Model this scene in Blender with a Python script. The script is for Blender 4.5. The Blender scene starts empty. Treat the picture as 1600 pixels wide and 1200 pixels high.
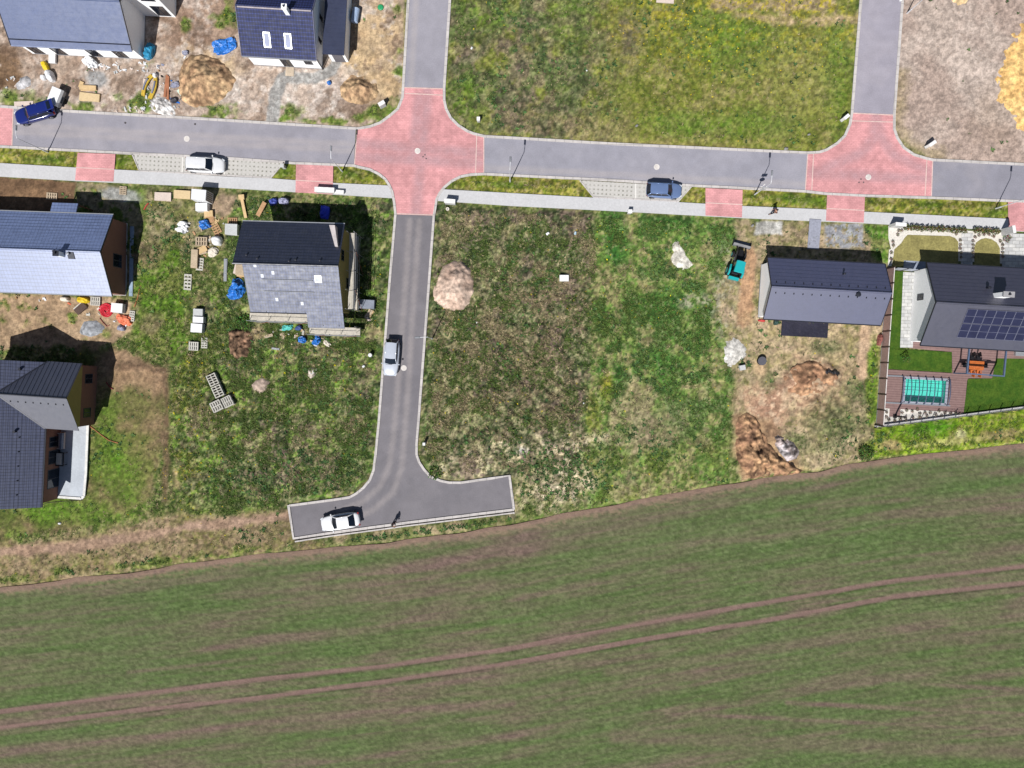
import bpy, math, random
import numpy as np
from mathutils import Vector, Matrix
from mathutils.geometry import delaunay_2d_cdt
random.seed(7)
SC = bpy.context.scene
COL = SC.collection
# ------------------------------------------------------------------ camera, sky, sun, exposure
FPX, H, TILT = 1109.0, 82.8, -math.radians(1.81)
cam = bpy.data.cameras.new('camera'); camo = bpy.data.objects.new('camera', cam); COL.objects.link(camo)
cam.sensor_width = 36.0; cam.lens = 36.0*FPX/1600.0; cam.clip_end = 3000.0; cam.clip_start = 1.0
camo.location = (0, 0, H); camo.rotation_euler = (TILT, 0, 0); SC.camera = camo
SUN_EL = math.radians(54); SDX, SDY = 0.43, 0.90
W = bpy.data.worlds.new('World'); SC.world = W; W.use_nodes = True
nt = W.node_tree; sky = nt.nodes.new('ShaderNodeTexSky'); sky.sky_type = 'NISHITA'; sky.sun_disc = False
sky.sun_elevation = SUN_EL; sky.sun_rotation = math.atan2(-SDX, -SDY) % (2*math.pi)
nt.links.new(sky.outputs[0], nt.nodes['Background'].inputs[0]); nt.nodes['Background'].inputs[1].default_value = 0.05
sl = bpy.data.lights.new('sun', 'SUN'); sl.energy = 4.75; sl.angle = math.radians(0.5); sl.color = (1.0, 0.98, 0.945)
so = bpy.data.objects.new('sun', sl); COL.objects.link(so)
n_ = math.hypot(SDX, SDY)
so.rotation_euler = Vector((SDX/n_*math.cos(SUN_EL), SDY/n_*math.cos(SUN_EL), -math.sin(SUN_EL))).to_track_quat('-Z', 'Y').to_euler()
so.location = (-30, -60, 90)
SC.view_settings.view_transform = 'Standard'; SC.view_settings.look = 'None'
SC.view_settings.exposure = 0.42; SC.view_settings.gamma = 1.0

# ------------------------------------------------------------------ survey: pixels of the photo <-> metres
CT, ST = math.cos(TILT), math.sin(TILT)
def P(px, py, z=0.0):
    dx, dy, dz = (px-800)/FPX, -(py-600)/FPX, -1.0
    wy, wz = CT*dy-ST*dz, ST*dy+CT*dz
    t = (H-z)/-wz
    return Vector((dx*t, wy*t, z))
def PIX(x, y, z=0.0):
    dz = z-H
    cy = CT*y+ST*dz; cz = -ST*y+CT*dz
    return 800+FPX*x/-cz, 600-FPX*cy/-cz

# ------------------------------------------------------------------ materials
KEXP = 1.55
def lin(c):
    out = []
    for v in c:
        v = v/255.0
        out.append(v/12.92 if v <= 0.04045 else ((v+0.055)/1.055)**2.4)
    return out
def A(*c): return [min(0.86, v/KEXP) for v in lin(c)]
def linnp(c):
    c = np.asarray(c, float)/255.0
    return np.where(c <= 0.04045, c/12.92, ((c+0.055)/1.055)**2.4)
class N:
    def __init__(s, name):
        s.m = bpy.data.materials.new(name); s.m.use_nodes = True; s.t = s.m.node_tree
        s.b = s.t.nodes['Principled BSDF']; s.pos = None
    def n(s, typ, **kw):
        nd = s.t.nodes.new(typ)
        for k, v in kw.items(): setattr(nd, k, v)
        return nd
    def l(s, a, b): s.t.links.new(a, b)
    def wpos(s):
        if not s.pos: s.pos = s.n('ShaderNodeNewGeometry').outputs['Position']
        return s.pos
    def noise(s, scale, vec=None, detail=3.0, rough=0.55):
        nd = s.n('ShaderNodeTexNoise'); nd.inputs['Scale'].default_value = scale
        nd.inputs['Detail'].default_value = detail; nd.inputs['Roughness'].default_value = rough
        s.l(vec if vec is not None else s.wpos(), nd.inputs['Vector']); return nd.outputs['Fac']
    def math(s, op, a, b=0.0, c=None):
        nd = s.n('ShaderNodeMath', operation=op)
        for i, v in enumerate((a, b, c)):
            if v is None: continue
            if hasattr(v, 'links'): s.l(v, nd.inputs[i])
            else: nd.inputs[i].default_value = v
        return nd.outputs[0]
    def mix(s, f, a, b, mode='MIX'):
        nd = s.n('ShaderNodeMix', data_type='RGBA', blend_type=mode)
        for i, v in ((0, f), (6, a), (7, b)):
            if hasattr(v, 'links'): s.l(v, nd.inputs[i])
            else: nd.inputs[i].default_value = v if i == 0 else tuple(v)+(1,) if len(v) == 3 else v
        return nd.outputs[2]
    def rng(s, v, a, b, c, d):
        nd = s.n('ShaderNodeMapRange'); s.l(v, nd.inputs[0])
        for i, q in enumerate((a, b, c, d)): nd.inputs[i+1].default_value = q
        return nd.outputs[0]
    def scale_col(s, col, fac):
        nd = s.n('ShaderNodeVectorMath', operation='SCALE')
        if hasattr(col, 'links'): s.l(col, nd.inputs[0])
        else: nd.inputs[0].default_value = col
        if hasattr(fac, 'links'): s.l(fac, nd.inputs['Scale'])
        else: nd.inputs['Scale'].default_value = fac
        return nd.outputs[0]
    def bump(s, h, dist, strength=1.0):
        nd = s.n('ShaderNodeBump'); nd.inputs['Distance'].default_value = dist; nd.inputs['Strength'].default_value = strength
        s.l(h, nd.inputs['Height']); s.l(nd.outputs[0], s.b.inputs['Normal'])
    def attr(s, name):
        nd = s.n('ShaderNodeAttribute'); nd.attribute_name = name; return nd
    def done(s, col=None, rough=0.8, metal=0.0, spec=0.3):
        if col is not None:
            if hasattr(col, 'links'): s.l(col, s.b.inputs['Base Color'])
            else: s.b.inputs['Base Color'].default_value = tuple(col)+(1,)
        if hasattr(rough, 'links'): s.l(rough, s.b.inputs['Roughness'])
        else: s.b.inputs['Roughness'].default_value = rough
        s.b.inputs['Metallic'].default_value = metal; s.b.inputs['Specular IOR Level'].default_value = spec
        return s.m
_mc = {}
def M(name, c, rough=0.8, var=0.18, scale=1.2, fine=0.15, fscale=7.0, bump=0.0, metal=0.0, spec=0.3):
    if name in _mc: return _mc[name]
    s = N(name); a = A(*c)
    f1 = s.rng(s.noise(scale), 0.25, 0.75, 1-var, 1+var)
    nf = s.noise(fscale, detail=4)
    f2 = s.rng(nf, 0.25, 0.75, 1-fine, 1+fine)
    col = s.scale_col(a, s.math('MULTIPLY', f1, f2))
    if bump: s.bump(nf, bump)
    _mc[name] = s.done(col, rough, metal, spec); return _mc[name]
def glass(name='dark_glass', c=(28, 36, 48), rough=0.06):
    if name in _mc: return _mc[name]
    s = N(name); nz = s.noise(0.8)
    s.done(s.scale_col(A(*c), s.rng(nz, .3, .7, .7, 1.3)), rough, 0.0, 0.6); _mc[name] = s.m; return s.m
def paint(name, c, rough=0.3, metal=0.0, dirt=0.06):
    if name in _mc: return _mc[name]
    s = N(name); nz = s.noise(3.0, detail=5)
    s.done(s.scale_col(A(*c), s.rng(nz, .3, .7, 1-dirt, 1+dirt*.5)), rough, metal, 0.5)
    s.b.inputs['Coat Weight'].default_value = 0.5; s.b.inputs['Coat Roughness'].default_value = 0.08
    _mc[name] = s.m; return s.m
def vcol(name, rough=0.9, fine=0.3, fscale=6.0, bump=0.0, spec=0.15):
    if name in _mc: return _mc[name]
    s = N(name); nf = s.noise(fscale, detail=5, rough=.65)
    col = s.scale_col(s.attr('tint').outputs['Color'], s.rng(nf, .28, .72, 1-fine, 1+fine))
    if bump: s.bump(nf, bump)
    _mc[name] = s.done(col, rough, 0, spec); return _mc[name]

# ------------------------------------------------------------------ objects, tags, mesh builder
def tag(o, label=None, cat=None, group=None, kind=None):
    if label: o['label'] = label
    if cat: o['category'] = cat
    if group: o['group'] = group
    if kind: o['kind'] = kind
    return o
def empty(name, loc, rz=0.0, label=None, cat=None, group=None):
    o = bpy.data.objects.new(name, None); COL.objects.link(o); o.location = loc; o.rotation_euler = (0, 0, rz)
    o.empty_display_size = 0.3
    return tag(o, label, cat, group)
def link_mesh(name, me, mat, parent=None):
    if mat: me.materials.append(mat)
    o = bpy.data.objects.new(name, me); COL.objects.link(o)
    if parent: o.parent = parent
    return o
def copy_tree(o, parent=None):
    c = o.copy(); COL.objects.link(c)
    if parent: c.parent = parent
    for ch in list(o.children): copy_tree(ch, c)
    return c
def rot2(x, y, a): return x*math.cos(a)-y*math.sin(a), x*math.sin(a)+y*math.cos(a)
class MB:
    def __init__(s): s.v = []; s.f = []
    def add(s, vs, fs):
        k = len(s.v); s.v += [tuple(q) for q in vs]; s.f += [tuple(i+k for i in q) for q in fs]; return s
    def box(s, cx, cy, z0, sx, sy, sz, rz=0.0, tx=1.0, ty=1.0):
        vs = []
        for z, kx, ky in ((z0, 1, 1), (z0+sz, tx, ty)):
            for ax, ay in ((-1, -1), (1, -1), (1, 1), (-1, 1)):
                x, y = rot2(ax*sx/2*kx, ay*sy/2*ky, rz); vs.append((cx+x, cy+y, z))
        return s.add(vs, [(3, 2, 1, 0), (4, 5, 6, 7), (0, 1, 5, 4), (1, 2, 6, 5), (2, 3, 7, 6), (3, 0, 4, 7)])
    def prism(s, pts, z0, z1):
        n = len(pts); ar = sum(pts[i][0]*pts[(i+1) % n][1]-pts[(i+1) % n][0]*pts[i][1] for i in range(n))
        if ar < 0: pts = pts[::-1]
        vs = [(p[0], p[1], z0) for p in pts]+[(p[0], p[1], z1) for p in pts]
        return s.add(vs, [tuple(range(n-1, -1, -1)), tuple(range(n, 2*n))]+[(i, (i+1) % n, n+(i+1) % n, n+i) for i in range(n)])
    def bar(s, a, b, w, h=None):
        a, b = Vector(a), Vector(b); d = (b-a).normalized(); h = h or w
        up = Vector((0, 0, 1)) if abs(d.z) < .95 else Vector((1, 0, 0))
        u = d.cross(up).normalized()*w/2; v = u.cross(d).normalized()*h/2
        vs = [q+i*u+j*v for q in (a, b) for i, j in ((-1, -1), (1, -1), (1, 1), (-1, 1))]
        return s.add(vs, [(3, 2, 1, 0), (4, 5, 6, 7), (0, 1, 5, 4), (1, 2, 6, 5), (2, 3, 7, 6), (3, 0, 4, 7)])
    def tube(s, path, r, n=8, cap=True):
        path = [Vector(p) for p in path]; m = len(path); rs = r if isinstance(r, (list, tuple)) else [r]*m
        vs = []; u = None
        for i, p in enumerate(path):
            d = (path[min(i+1, m-1)]-path[max(i-1, 0)]).normalized()
            if u is None: u = d.cross(Vector((0, 0, 1)) if abs(d.z) < .9 else Vector((1, 0, 0))).normalized()
            u = (u-d*u.dot(d)).normalized(); v = d.cross(u)
            vs += [p+rs[i]*(math.cos(6.2832*k/n)*u+math.sin(6.2832*k/n)*v) for k in range(n)]
        fs = [(i*n+k, i*n+(k+1) % n, (i+1)*n+(k+1) % n, (i+1)*n+k) for i in range(m-1) for k in range(n)]
        if cap: fs += [tuple(range(n-1, -1, -1)), tuple(range((m-1)*n, m*n))]
        return s.add(vs, fs)
    def lathe(s, prof, cx=0, cy=0, n=20, cz=0.0):
        vs = []; m = len(prof)
        for r, z in prof: vs += [(cx+r*math.cos(6.2832*k/n), cy+r*math.sin(6.2832*k/n), cz+z) for k in range(n)]
        fs = [(i*n+k, i*n+(k+1) % n, (i+1)*n+(k+1) % n, (i+1)*n+k) for i in range(m-1) for k in range(n)]
        return s.add(vs, fs+[tuple(range(n-1, -1, -1)), tuple(range((m-1)*n, m*n))])
    def wheel(s, c, r, w, axis='y', n=18):
        prof = [(r*.0+.001, -w/2), (r*.9, -w/2), (r, -w/2+.03), (r, w/2-.03), (r*.9, w/2), (.001, w/2)]
        k = len(s.v); vs = []
        for pr, pz in prof:
            for q in range(n):
                a = 6.2832*q/n; x, y, z = (pr*math.cos(a), pz, pr*math.sin(a))
                if axis == 'x': x, y = y, x
                vs.append((c[0]+x, c[1]+y, c[2]+z))
        m = len(prof)
        return s.add(vs, [(i*n+q, (i+1)*n+q, (i+1)*n+(q+1) % n, i*n+(q+1) % n) for i in range(m-1) for q in range(n)])
    def rings(s, rings, cap=True):
        n = len(rings[0]); vs = [p for r in rings for p in r]; m = len(rings)
        fs = [(i*n+k, i*n+(k+1) % n, (i+1)*n+(k+1) % n, (i+1)*n+k) for i in range(m-1) for k in range(n)]
        if cap: fs += [tuple(range(n-1, -1, -1)), tuple(range((m-1)*n, m*n))]
        return s.add(vs, fs)
    def build(s, name, mat, parent=None, smooth=False):
        me = bpy.data.meshes.new(name); me.from_pydata(s.v, [], s.f); me.validate(); me.update()
        if smooth: me.polygons.foreach_set('use_smooth', [True]*len(me.polygons))
        return link_mesh(name, me, mat, parent)

# ------------------------------------------------------------------ numpy noise and region masks
def vnoise(x, y, scale, seed):
    r = np.random.RandomState(seed); T = 256; g = r.rand(T, T)
    u, v = x/scale+1000, y/scale+1000
    i, j = np.floor(u).astype(int), np.floor(v).astype(int); fu, fv = u-i, v-j
    fu = fu*fu*(3-2*fu); fv = fv*fv*(3-2*fv)
    i0, i1, j0, j1 = i % T, (i+1) % T, j % T, (j+1) % T
    return (g[i0, j0]*(1-fu)+g[i1, j0]*fu)*(1-fv)+(g[i0, j1]*(1-fu)+g[i1, j1]*fu)*fv
def fbm(x, y, scale, seed, octs=4, gain=0.55):
    t = 0; a = 1.0; s = 0
    for o in range(octs):
        t = t+a*vnoise(x*math.cos(o)-y*math.sin(o), x*math.sin(o)+y*math.cos(o), scale/(2.03**o), seed+o*13); s += a; a *= gain
    return np.clip((t/s-0.5)*1.9+0.5, 0, 1)
def sstep(x, a, b):
    t = np.clip((x-a)/(b-a), 0, 1); return t*t*(3-2*t)
def inpoly(x, y, pts):
    ins = np.zeros(x.shape, bool); n = len(pts)
    for i in range(n):
        x0, y0 = pts[i][0], pts[i][1]; x1, y1 = pts[(i+1) % n][0], pts[(i+1) % n][1]
        if y0 == y1: continue
        c = ((y0 > y) != (y1 > y)) & (x < (x1-x0)*(y-y0)/(y1-y0)+x0); ins ^= c
    return ins
def segdist(x, y, pts, closed=False):
    d = np.full(x.shape, 1e9); n = len(pts)
    for i in range(n if closed else n-1):
        x0, y0 = pts[i][0], pts[i][1]; x1, y1 = pts[(i+1) % n][0], pts[(i+1) % n][1]
        ex, ey = x1-x0, y1-y0; L2 = ex*ex+ey*ey+1e-12
        t = np.clip(((x-x0)*ex+(y-y0)*ey)/L2, 0, 1)
        d = np.minimum(d, (x-x0-t*ex)**2+(y-y0-t*ey)**2)
    return np.sqrt(d)
def sdf(x, y, pts):
    return np.where(inpoly(x, y, pts), 1, -1)*segdist(x, y, pts, True)

# ------------------------------------------------------------------ outlines surveyed from the photo (pixels)
XC_NW = [(630, 136), (629, 152), (622, 170), (608, 182), (594, 192), (578, 198), (558, 201)]
XC_NE = [(694, 138), (694, 156), (697, 170), (704, 184), (716, 196), (730, 205), (740, 209), (756, 213)]
XC_SW = [(553, 259), (560, 261), (578, 265), (592, 272), (602, 280), (608, 289), (613, 300), (616, 316), (618, 335)]
XC_SE = [(756, 272), (736, 273), (720, 276), (706, 283), (694, 293), (687, 302), (682, 312), (681, 320), (678, 337)]
CROSS_MID = XC_NW[::-1]+XC_NE+XC_SE+XC_SW[::-1]
EC_NW = [(1331, 176), (1330, 182), (1328, 194), (1320, 212), (1308, 224), (1292, 234), (1280, 238), (1262, 239)]
EC_NE = [(1397, 179), (1397, 202), (1402, 216), (1412, 231), (1428, 242), (1448, 248), (1458, 250)]
CROSS_EAST = EC_NW[::-1]+EC_NE+[(1455, 310), (1351, 306), (1292, 303), (1258, 300)]
CROSS_WEST = [(-140, 154), (21, 168), (19, 230), (-140, 222)]
ROAD_W = [(21, 168), (108, 174), (320, 186), (556, 201), (553, 259), (460, 255), (352, 247), (208, 240), (19, 230)]
ROAD_M = [(756, 213), (960, 225), (1262, 239), (1258, 299), (1080, 290), (960, 283), (756, 272)]
ROAD_E = [(1457, 250), (1600, 257), (1760, 265), (1760, 323), (1600, 315), (1456, 309)]
ROAD_N = [(640, 0), (645, -90), (708, -90), (702, 0), (694, 138), (631, 136)]
ROAD_NE = [(1345, 0), (1351, -90), (1416, -90), (1409, 0), (1396, 179), (1332, 176)]
R_SL = [(618, 335), (609, 440), (592, 660), (587, 710), (584, 734), (578, 750), (568, 762), (557, 771), (546, 777), (520, 781), (452, 790)]
R_SR = [(678, 337), (669, 460), (653, 670), (651, 694), (651, 710), (655, 722), (663, 734), (673, 745), (688, 751), (702, 754), (720, 754), (770, 747), (796, 743)]
ROAD_S = R_SL+[(459, 840), (520, 832), (640, 816), (803, 796)]+R_SR[::-1]
WALK_W = [(-140, 248), (0, 255), (118, 262), (218, 267), (352, 276), (424, 279), (520, 286), (606, 290), (612, 300), (616, 310), (520, 304), (320, 292), (118, 283), (0, 276), (-140, 270)]
WALK_E = [(684, 314), (687, 302), (693, 296), (800, 302), (927, 309), (1060, 316), (1160, 322), (1280, 327), (1350, 331), (1572, 342), (1760, 350), (1760, 371), (1560, 360), (1350, 349), (1160, 341), (960, 330), (800, 322)]
DRIVES = [[(122, 239), (181, 241), (178, 284), (118, 282)], [(463, 256), (521, 259), (520, 304), (462, 301)],
          [(1102, 294), (1160, 297), (1159, 340), (1102, 337)], [(1292, 304), (1351, 307), (1349, 348), (1290, 345)],
          [(1574, 315), (1634, 318), (1634, 364), (1575, 360)]]
BAYS = [[(207, 241), (444, 254), (424, 278), (218, 267)], [(906, 282), (1080, 292), (1060, 315), (927, 308)]]
FIELD_EDGE = [(-900, 1045), (-140, 942), (0, 918), (180, 897), (320, 878), (420, 866), (520, 857), (640, 843), (740, 829), (840, 811), (960, 789), (1080, 768), (1160, 752), (1280, 737), (1360, 720), (1440, 711), (1600, 694), (1760, 674), (2600, 560)]
GARDEN = [(1382, 352), (1574, 362), (1760, 372), (1760, 620), (1600, 636), (1368, 664), (1384, 560)]
POOL = [(1413, 591), (1480, 595), (1478, 631), (1412, 627)]
PAVED = [GARDEN, CROSS_MID, CROSS_EAST, CROSS_WEST, ROAD_W, ROAD_M, ROAD_E, ROAD_N, ROAD_NE, ROAD_S, WALK_W, WALK_E]+DRIVES+BAYS

# ------------------------------------------------------------------ ground: one sheet, fine where the photo looks, coarse out to the horizon
def axis(a, b, step, far, k=1.35):
    core = np.arange(a, b+step/2, step); left = []; right = []; d = step*2; x = a
    while x > -far: x -= d; d *= k; left.append(x)
    x = core[-1]; d = step*2
    while x < far: x += d; d *= k; right.append(x)
    return np.array(left[::-1]+list(core)+right)
GX = axis(-64, 64, 0.14, 900); GY = axis(-31, 46, 0.14, 900)
X, Y = np.meshgrid(GX, GY); X = X.ravel(); Y = Y.ravel()
U, V = PIX(X, Y)
near = (np.abs(X) < 80) & (np.abs(Y) < 60)
col = np.zeros((len(X), 3)); gr = np.ones(len(X)); relief = np.zeros(len(X))
n_big = fbm(X, Y, 9, 1); n_mid = fbm(X, Y, 2.6, 21); n_sm = fbm(X, Y, 0.62, 41, 3, .8)
n_b2 = fbm(X, Y, 6, 81); n_m2 = fbm(X, Y, 1.7, 101); n_s2 = fbm(X, Y, 0.48, 131, 3, .8)
wob = (fbm(X, Y, 2.2, 151)-.5)*2; wob2 = (fbm(X, Y, .8, 171)-.5)*2
def lay(w, c, g=None, keep=0.0):
    """lay a ground cover of its own colour over the sheet"""
    global col, gr
    c = np.asarray(c, float)
    col[:] = col*(1-w[:, None])+c*w[:, None]
    if g is not None: gr[:] = gr*(1-w)+g*w
def ell(cx, cy, rx, ry, ang=0.0, soft=0.5, wb=0.35):
    a = math.radians(ang); dx, dy = U-cx, V-cy
    ex = (dx*math.cos(a)+dy*math.sin(a))/rx; ey = (-dx*math.sin(a)+dy*math.cos(a))/ry
    return sstep(-(np.sqrt(ex*ex+ey*ey)+wb*wob+wb*.6*wob2), -1-soft, -1+soft)
def reg(pts, soft=8, wb=8):
    return sstep(sdf(U, V, pts)+wb*wob+wb*.5*wob2, -soft, soft)
def line(pts, w, soft=3, wb=3): return sstep(-(segdist(U, V, pts)+wb*wob*.7+wb*.5*wob2), -w-soft, -w+soft)
def mix3(a, b, c, n1, n2):
    a, b, c = (np.asarray(q, float) for q in (a, b, c))
    t = a[None]*(1-n1[:, None])+b[None]*n1[:, None]
    return t*(1-n2[:, None])+c[None]*n2[:, None]
def rel(n, lo, hi): return sstep(n, lo, hi)
# base: rough mixed grass everywhere
G_MIX = mix3((78, 96, 46), (104, 112, 62), (150, 138, 98), rel(n_sm, .3, .7), rel(n_s2*.6+n_mid*.4, .48, .78)*.8)
lay(np.ones(len(X)), G_MIX, 1)
# north lot: olive meadow with dandelions, drier to the west
NLOT = [(694, -200), (1345, -200), (1333, 178), (1318, 220), (1262, 238), (756, 212), (700, 178)]
w = reg(NLOT, 4, 2)
t = mix3((104, 114, 46), (124, 126, 62), (156, 142, 98), rel(n_s2, .3, .7), rel(n_sm*.5+n_mid*.5, .5, .8)*.6)
lay(w, t, .45)
lay(w*sstep(U, 1010, 880)*.85*rel(n_mid*.6+n_m2*.4, .30, .52), mix3((120, 112, 80), (142, 128, 102), (108, 98, 82), n_sm, n_s2), .6)
lay(w*rel(n_m2, .52, .7)*sstep(U, 1000, 850)*.7, mix3((84, 104, 52), (100, 114, 62), (70, 92, 48), n_sm, n_s2))
for e in [(893, 25, 30, 45, 20), (725, 150, 34, 40, 0), (1310, 120, 22, 90, 0), (1080, 195, 70, 18, 4), (1195, 195, 55, 22, 4), (760, 20, 40, 30, 0), (1150, 60, 60, 40, 0)]:
    lay(ell(*e, soft=.7)*.65, mix3((72, 112, 30), (90, 124, 40), (110, 128, 56), n_sm, n_s2))
lay(ell(1245, 130, 60, 70, 0, .8)*.55, mix3((150, 142, 90), (168, 154, 110), (128, 130, 66), n_sm, n_s2))
for e in [(812, 105, 12, 10), (735, 90, 16, 12), (985, 60, 16, 40)]: lay(ell(*e, soft=.8)*.6, (118, 102, 96))
lay(w*rel(fbm(X, Y, .5, 211, 2), .66, .74)*(sstep(V, 140, 20)*.42+.06)*sstep(U, 900, 1020), (186, 172, 52))
lay(line([(1150, 22), (1200, 28), (1240, 34), (1335, 30)], 8, 5, 8), mix3((196, 172, 140), (176, 150, 124), (150, 138, 84), n_sm, n_s2), .3)
lay(line([(1120, 6), (1200, 10), (1300, 8)], 10, 6, 8)*.8, mix3((186, 160, 132), (150, 128, 104), (190, 170, 60), n_sm, rel(n_s2, .6, .8)), .3)
lay(line([(760, 218), (1000, 227), (1255, 240)], 6, 4, 5)*.75, mix3((176, 158, 112), (150, 132, 92), (120, 116, 60), n_sm, n_s2), .5)
lay(ell(880, 195, 90, 18, 4, .6)*.7, mix3((170, 152, 112), (150, 130, 96), (112, 112, 62), n_sm, n_s2))
# north east building plot: raked grey tan earth
NELOT = [(1411, -200), (2200, -200), (2200, 290), (1600, 257), (1458, 249), (1404, 214), (1398, 180)]
lay(reg(NELOT, 3, 2), mix3((184, 167, 155), (194, 177, 165), (174, 154, 142), rel(n_mid, .25, .75), rel(n_b2, .4, .8)), 0)
lay(line([(1405, 120), (1402, 200), (1430, 235), (1470, 245)], 12, 10, 10)*.7, mix3((150, 132, 104), (130, 118, 80), (178, 158, 130), n_sm, n_s2), .25)
lay(ell(1560, 180, 40, 40, 0, .8)*.35, (160, 138, 120), 0)
# west building plots: trampled tan earth, chalk dust, weeds
WLOT = [(-400, -200), (636, -200), (628, 150), (604, 184), (556, 200), (320, 185), (-400, 148)]
w = reg(WLOT, 3, 2)
lay(w, mix3((174, 154, 138), (190, 171, 156), (148, 126, 110), rel(n_mid, .25, .75), rel(n_m2, .45, .8)*.8), 0)
lay(reg([(-200, 70), (24, 74), (30, 140), (-200, 150)], 8, 8)*.9, mix3((112, 88, 66), (140, 112, 86), (96, 74, 54), n_sm, n_m2), 0)
lay(reg([(228, -100), (400, -100), (372, 60), (300, 90), (235, 60)], 10, 10)*.75, mix3((150, 122, 102), (166, 140, 120), (130, 104, 88), n_sm, n_m2), 0)
for e in [(480, 145, 60, 28), (405, 150, 45, 35), (390, 140, 50, 22), (190, 110, 40, 14), (160, 165, 60, 14), (250, 168, 40, 16), (255, 45, 12, 12), (195, 170, 30, 12), (40, 130, 20, 14)]:
    lay(ell(*e, soft=.8, wb=.6)*.8*rel(n_m2, .3, .6), mix3((214, 202, 190), (230, 222, 212), (190, 172, 160), n_sm, n_s2), 0)
for e in [(590, 50, 45, 70, 0), (600, 120, 34, 40, 0), (545, 100, 30, 20), (320, 100, 44, 26)]:
    lay(ell(*e, soft=.7, wb=.4)*.85, mix3((198, 170, 130), (184, 154, 116), (212, 186, 148), n_sm, n_m2), 0)
lay(w*rel(fbm(X, Y, 3.0, 951, 5, .7), .56, .74)*.7, mix3((206, 194, 184), (222, 214, 206), (186, 168, 156), n_sm, n_s2), 0)
lay(w*rel(fbm(X, Y, 2.0, 961, 5, .7), .62, .76)*.55, mix3((128, 106, 90), (140, 118, 100), (112, 92, 78), n_sm, n_s2), 0)
WEED = mix3((84, 112, 40), (110, 128, 54), (130, 122, 78), n_sm, rel(n_s2, .5, .8)*.5)
for e in [(15, 155, 26, 12), (348, 30, 18, 14), (346, 14, 16, 12), (624, 78, 10, 12), (620, 125, 10, 20), (450, 178, 30, 8), (530, 190, 26, 6), (345, 175, 24, 10), (500, 188, 40, 5), (215, 160, 22, 14), (222, 100, 14, 10), (620, 15, 8, 10), (180, 172, 50, 6), (290, 35, 8, 8), (565, 185, 18, 8), (600, 178, 18, 10), (105, 168, 30, 6)]:
    lay(ell(*e, soft=.6, wb=.7)*.9*rel(n_m2, .3, .5), WEED, .9)
lay(line([(452, 116), (440, 124), (430, 150), (424, 188)], 10, 2, 2), mix3((166, 164, 160), (180, 178, 174), (150, 146, 142), n_sm, n_s2), 0)
lay(line([(440, 122), (490, 122), (520, 110), (526, 98)], 8, 2, 2), mix3((166, 164, 160), (180, 178, 174), (150, 146, 142), n_sm, n_s2), 0)
lay(ell(151, 124, 15, 12, 0, .3, .2), (158, 156, 154), 0)
# verges between carriageway and footpath
VERGE = mix3((106, 116, 40), (130, 130, 56), (158, 144, 86), rel(n_sm, .3, .7), rel(n_s2, .5, .75)*.8)
lay(reg([(-300, 216), (19, 231), (208, 241), (555, 259), (602, 282), (612, 300), (-300, 250)], 1.5, 0), VERGE, 1)
lay(reg([(694, 292), (720, 276), (756, 272), (1258, 299), (1600, 315), (2200, 345), (2200, 380), (1572, 343), (800, 303)], 1.5, 0), VERGE, 1)
for e in [(700, 288, 20, 6), (790, 289, 30, 5), (545, 272, 20, 8), (195, 250, 16, 12), (70, 250, 30, 6), (440, 268, 18, 9), (1300, 316, 60, 6), (1230, 309, 30, 6), (1450, 318, 20, 7), (1560, 332, 20, 8)]:
    lay(ell(*e, soft=.7)*.7, mix3((78, 104, 30), (104, 124, 44), (64, 92, 30), n_sm, n_s2), 1)
# plot of the brown gabled house
lay(reg([(-300, 262), (0, 277), (120, 284), (118, 330), (-300, 340)], 2, 2), mix3((128, 102, 78), (146, 116, 88), (112, 88, 68), n_sm, n_m2), 0)
lay(reg([(118, 284), (230, 290), (232, 340), (225, 400), (205, 460), (118, 340)], 4, 4), mix3((160, 146, 118), (140, 128, 96), (98, 116, 52), n_sm, rel(n_m2, .45, .65)), .4)
lay(ell(185, 305, 34, 10, 8, .4, .3)*.9, mix3((164, 166, 164), (178, 178, 176), (150, 150, 148), n_sm, n_s2), 0)
lay(reg([(228, 288), (345, 296), (375, 330), (355, 400), (285, 400), (228, 370)], 8, 8)*.7, mix3((136, 124, 92), (108, 116, 56), (160, 144, 118), n_sm, rel(n_m2, .4, .7)), .6)
lay(ell(350, 318, 34, 18, 0, .5), mix3((170, 148, 124), (154, 132, 110), (120, 118, 66), n_sm, rel(n_m2, .5, .8)), .2)
lay(reg([(218, 400), (290, 350), (292, 560), (205, 545), (205, 470)], 10, 12)*.85, mix3((78, 112, 34), (98, 128, 40), (124, 120, 72), n_sm, rel(n_m2, .5, .75)*.7), 1)
lay(ell(235, 400, 22, 26, 0, .5)*.7, (126, 106, 88), .6); lay(ell(235, 505, 22, 18, 0, .6)*.7, (124, 106, 86), .6)
lay(reg([(-300, 455), (180, 464), (212, 470), (205, 520), (165, 540), (0, 545), (-300, 550)], 5, 6), mix3((172, 146, 118), (188, 162, 132), (146, 122, 96), rel(n_mid, .3, .7), n_m2*.7), .1)
for e in [(30, 478, 30, 8), (70, 480, 30, 8), (140, 520, 24, 14), (15, 475, 16, 12), (110, 500, 20, 10), (55, 500, 24, 8)]:
    lay(ell(*e, soft=.6, wb=.8)*.8*rel(n_m2, .4, .6), WEED, .9)
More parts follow.
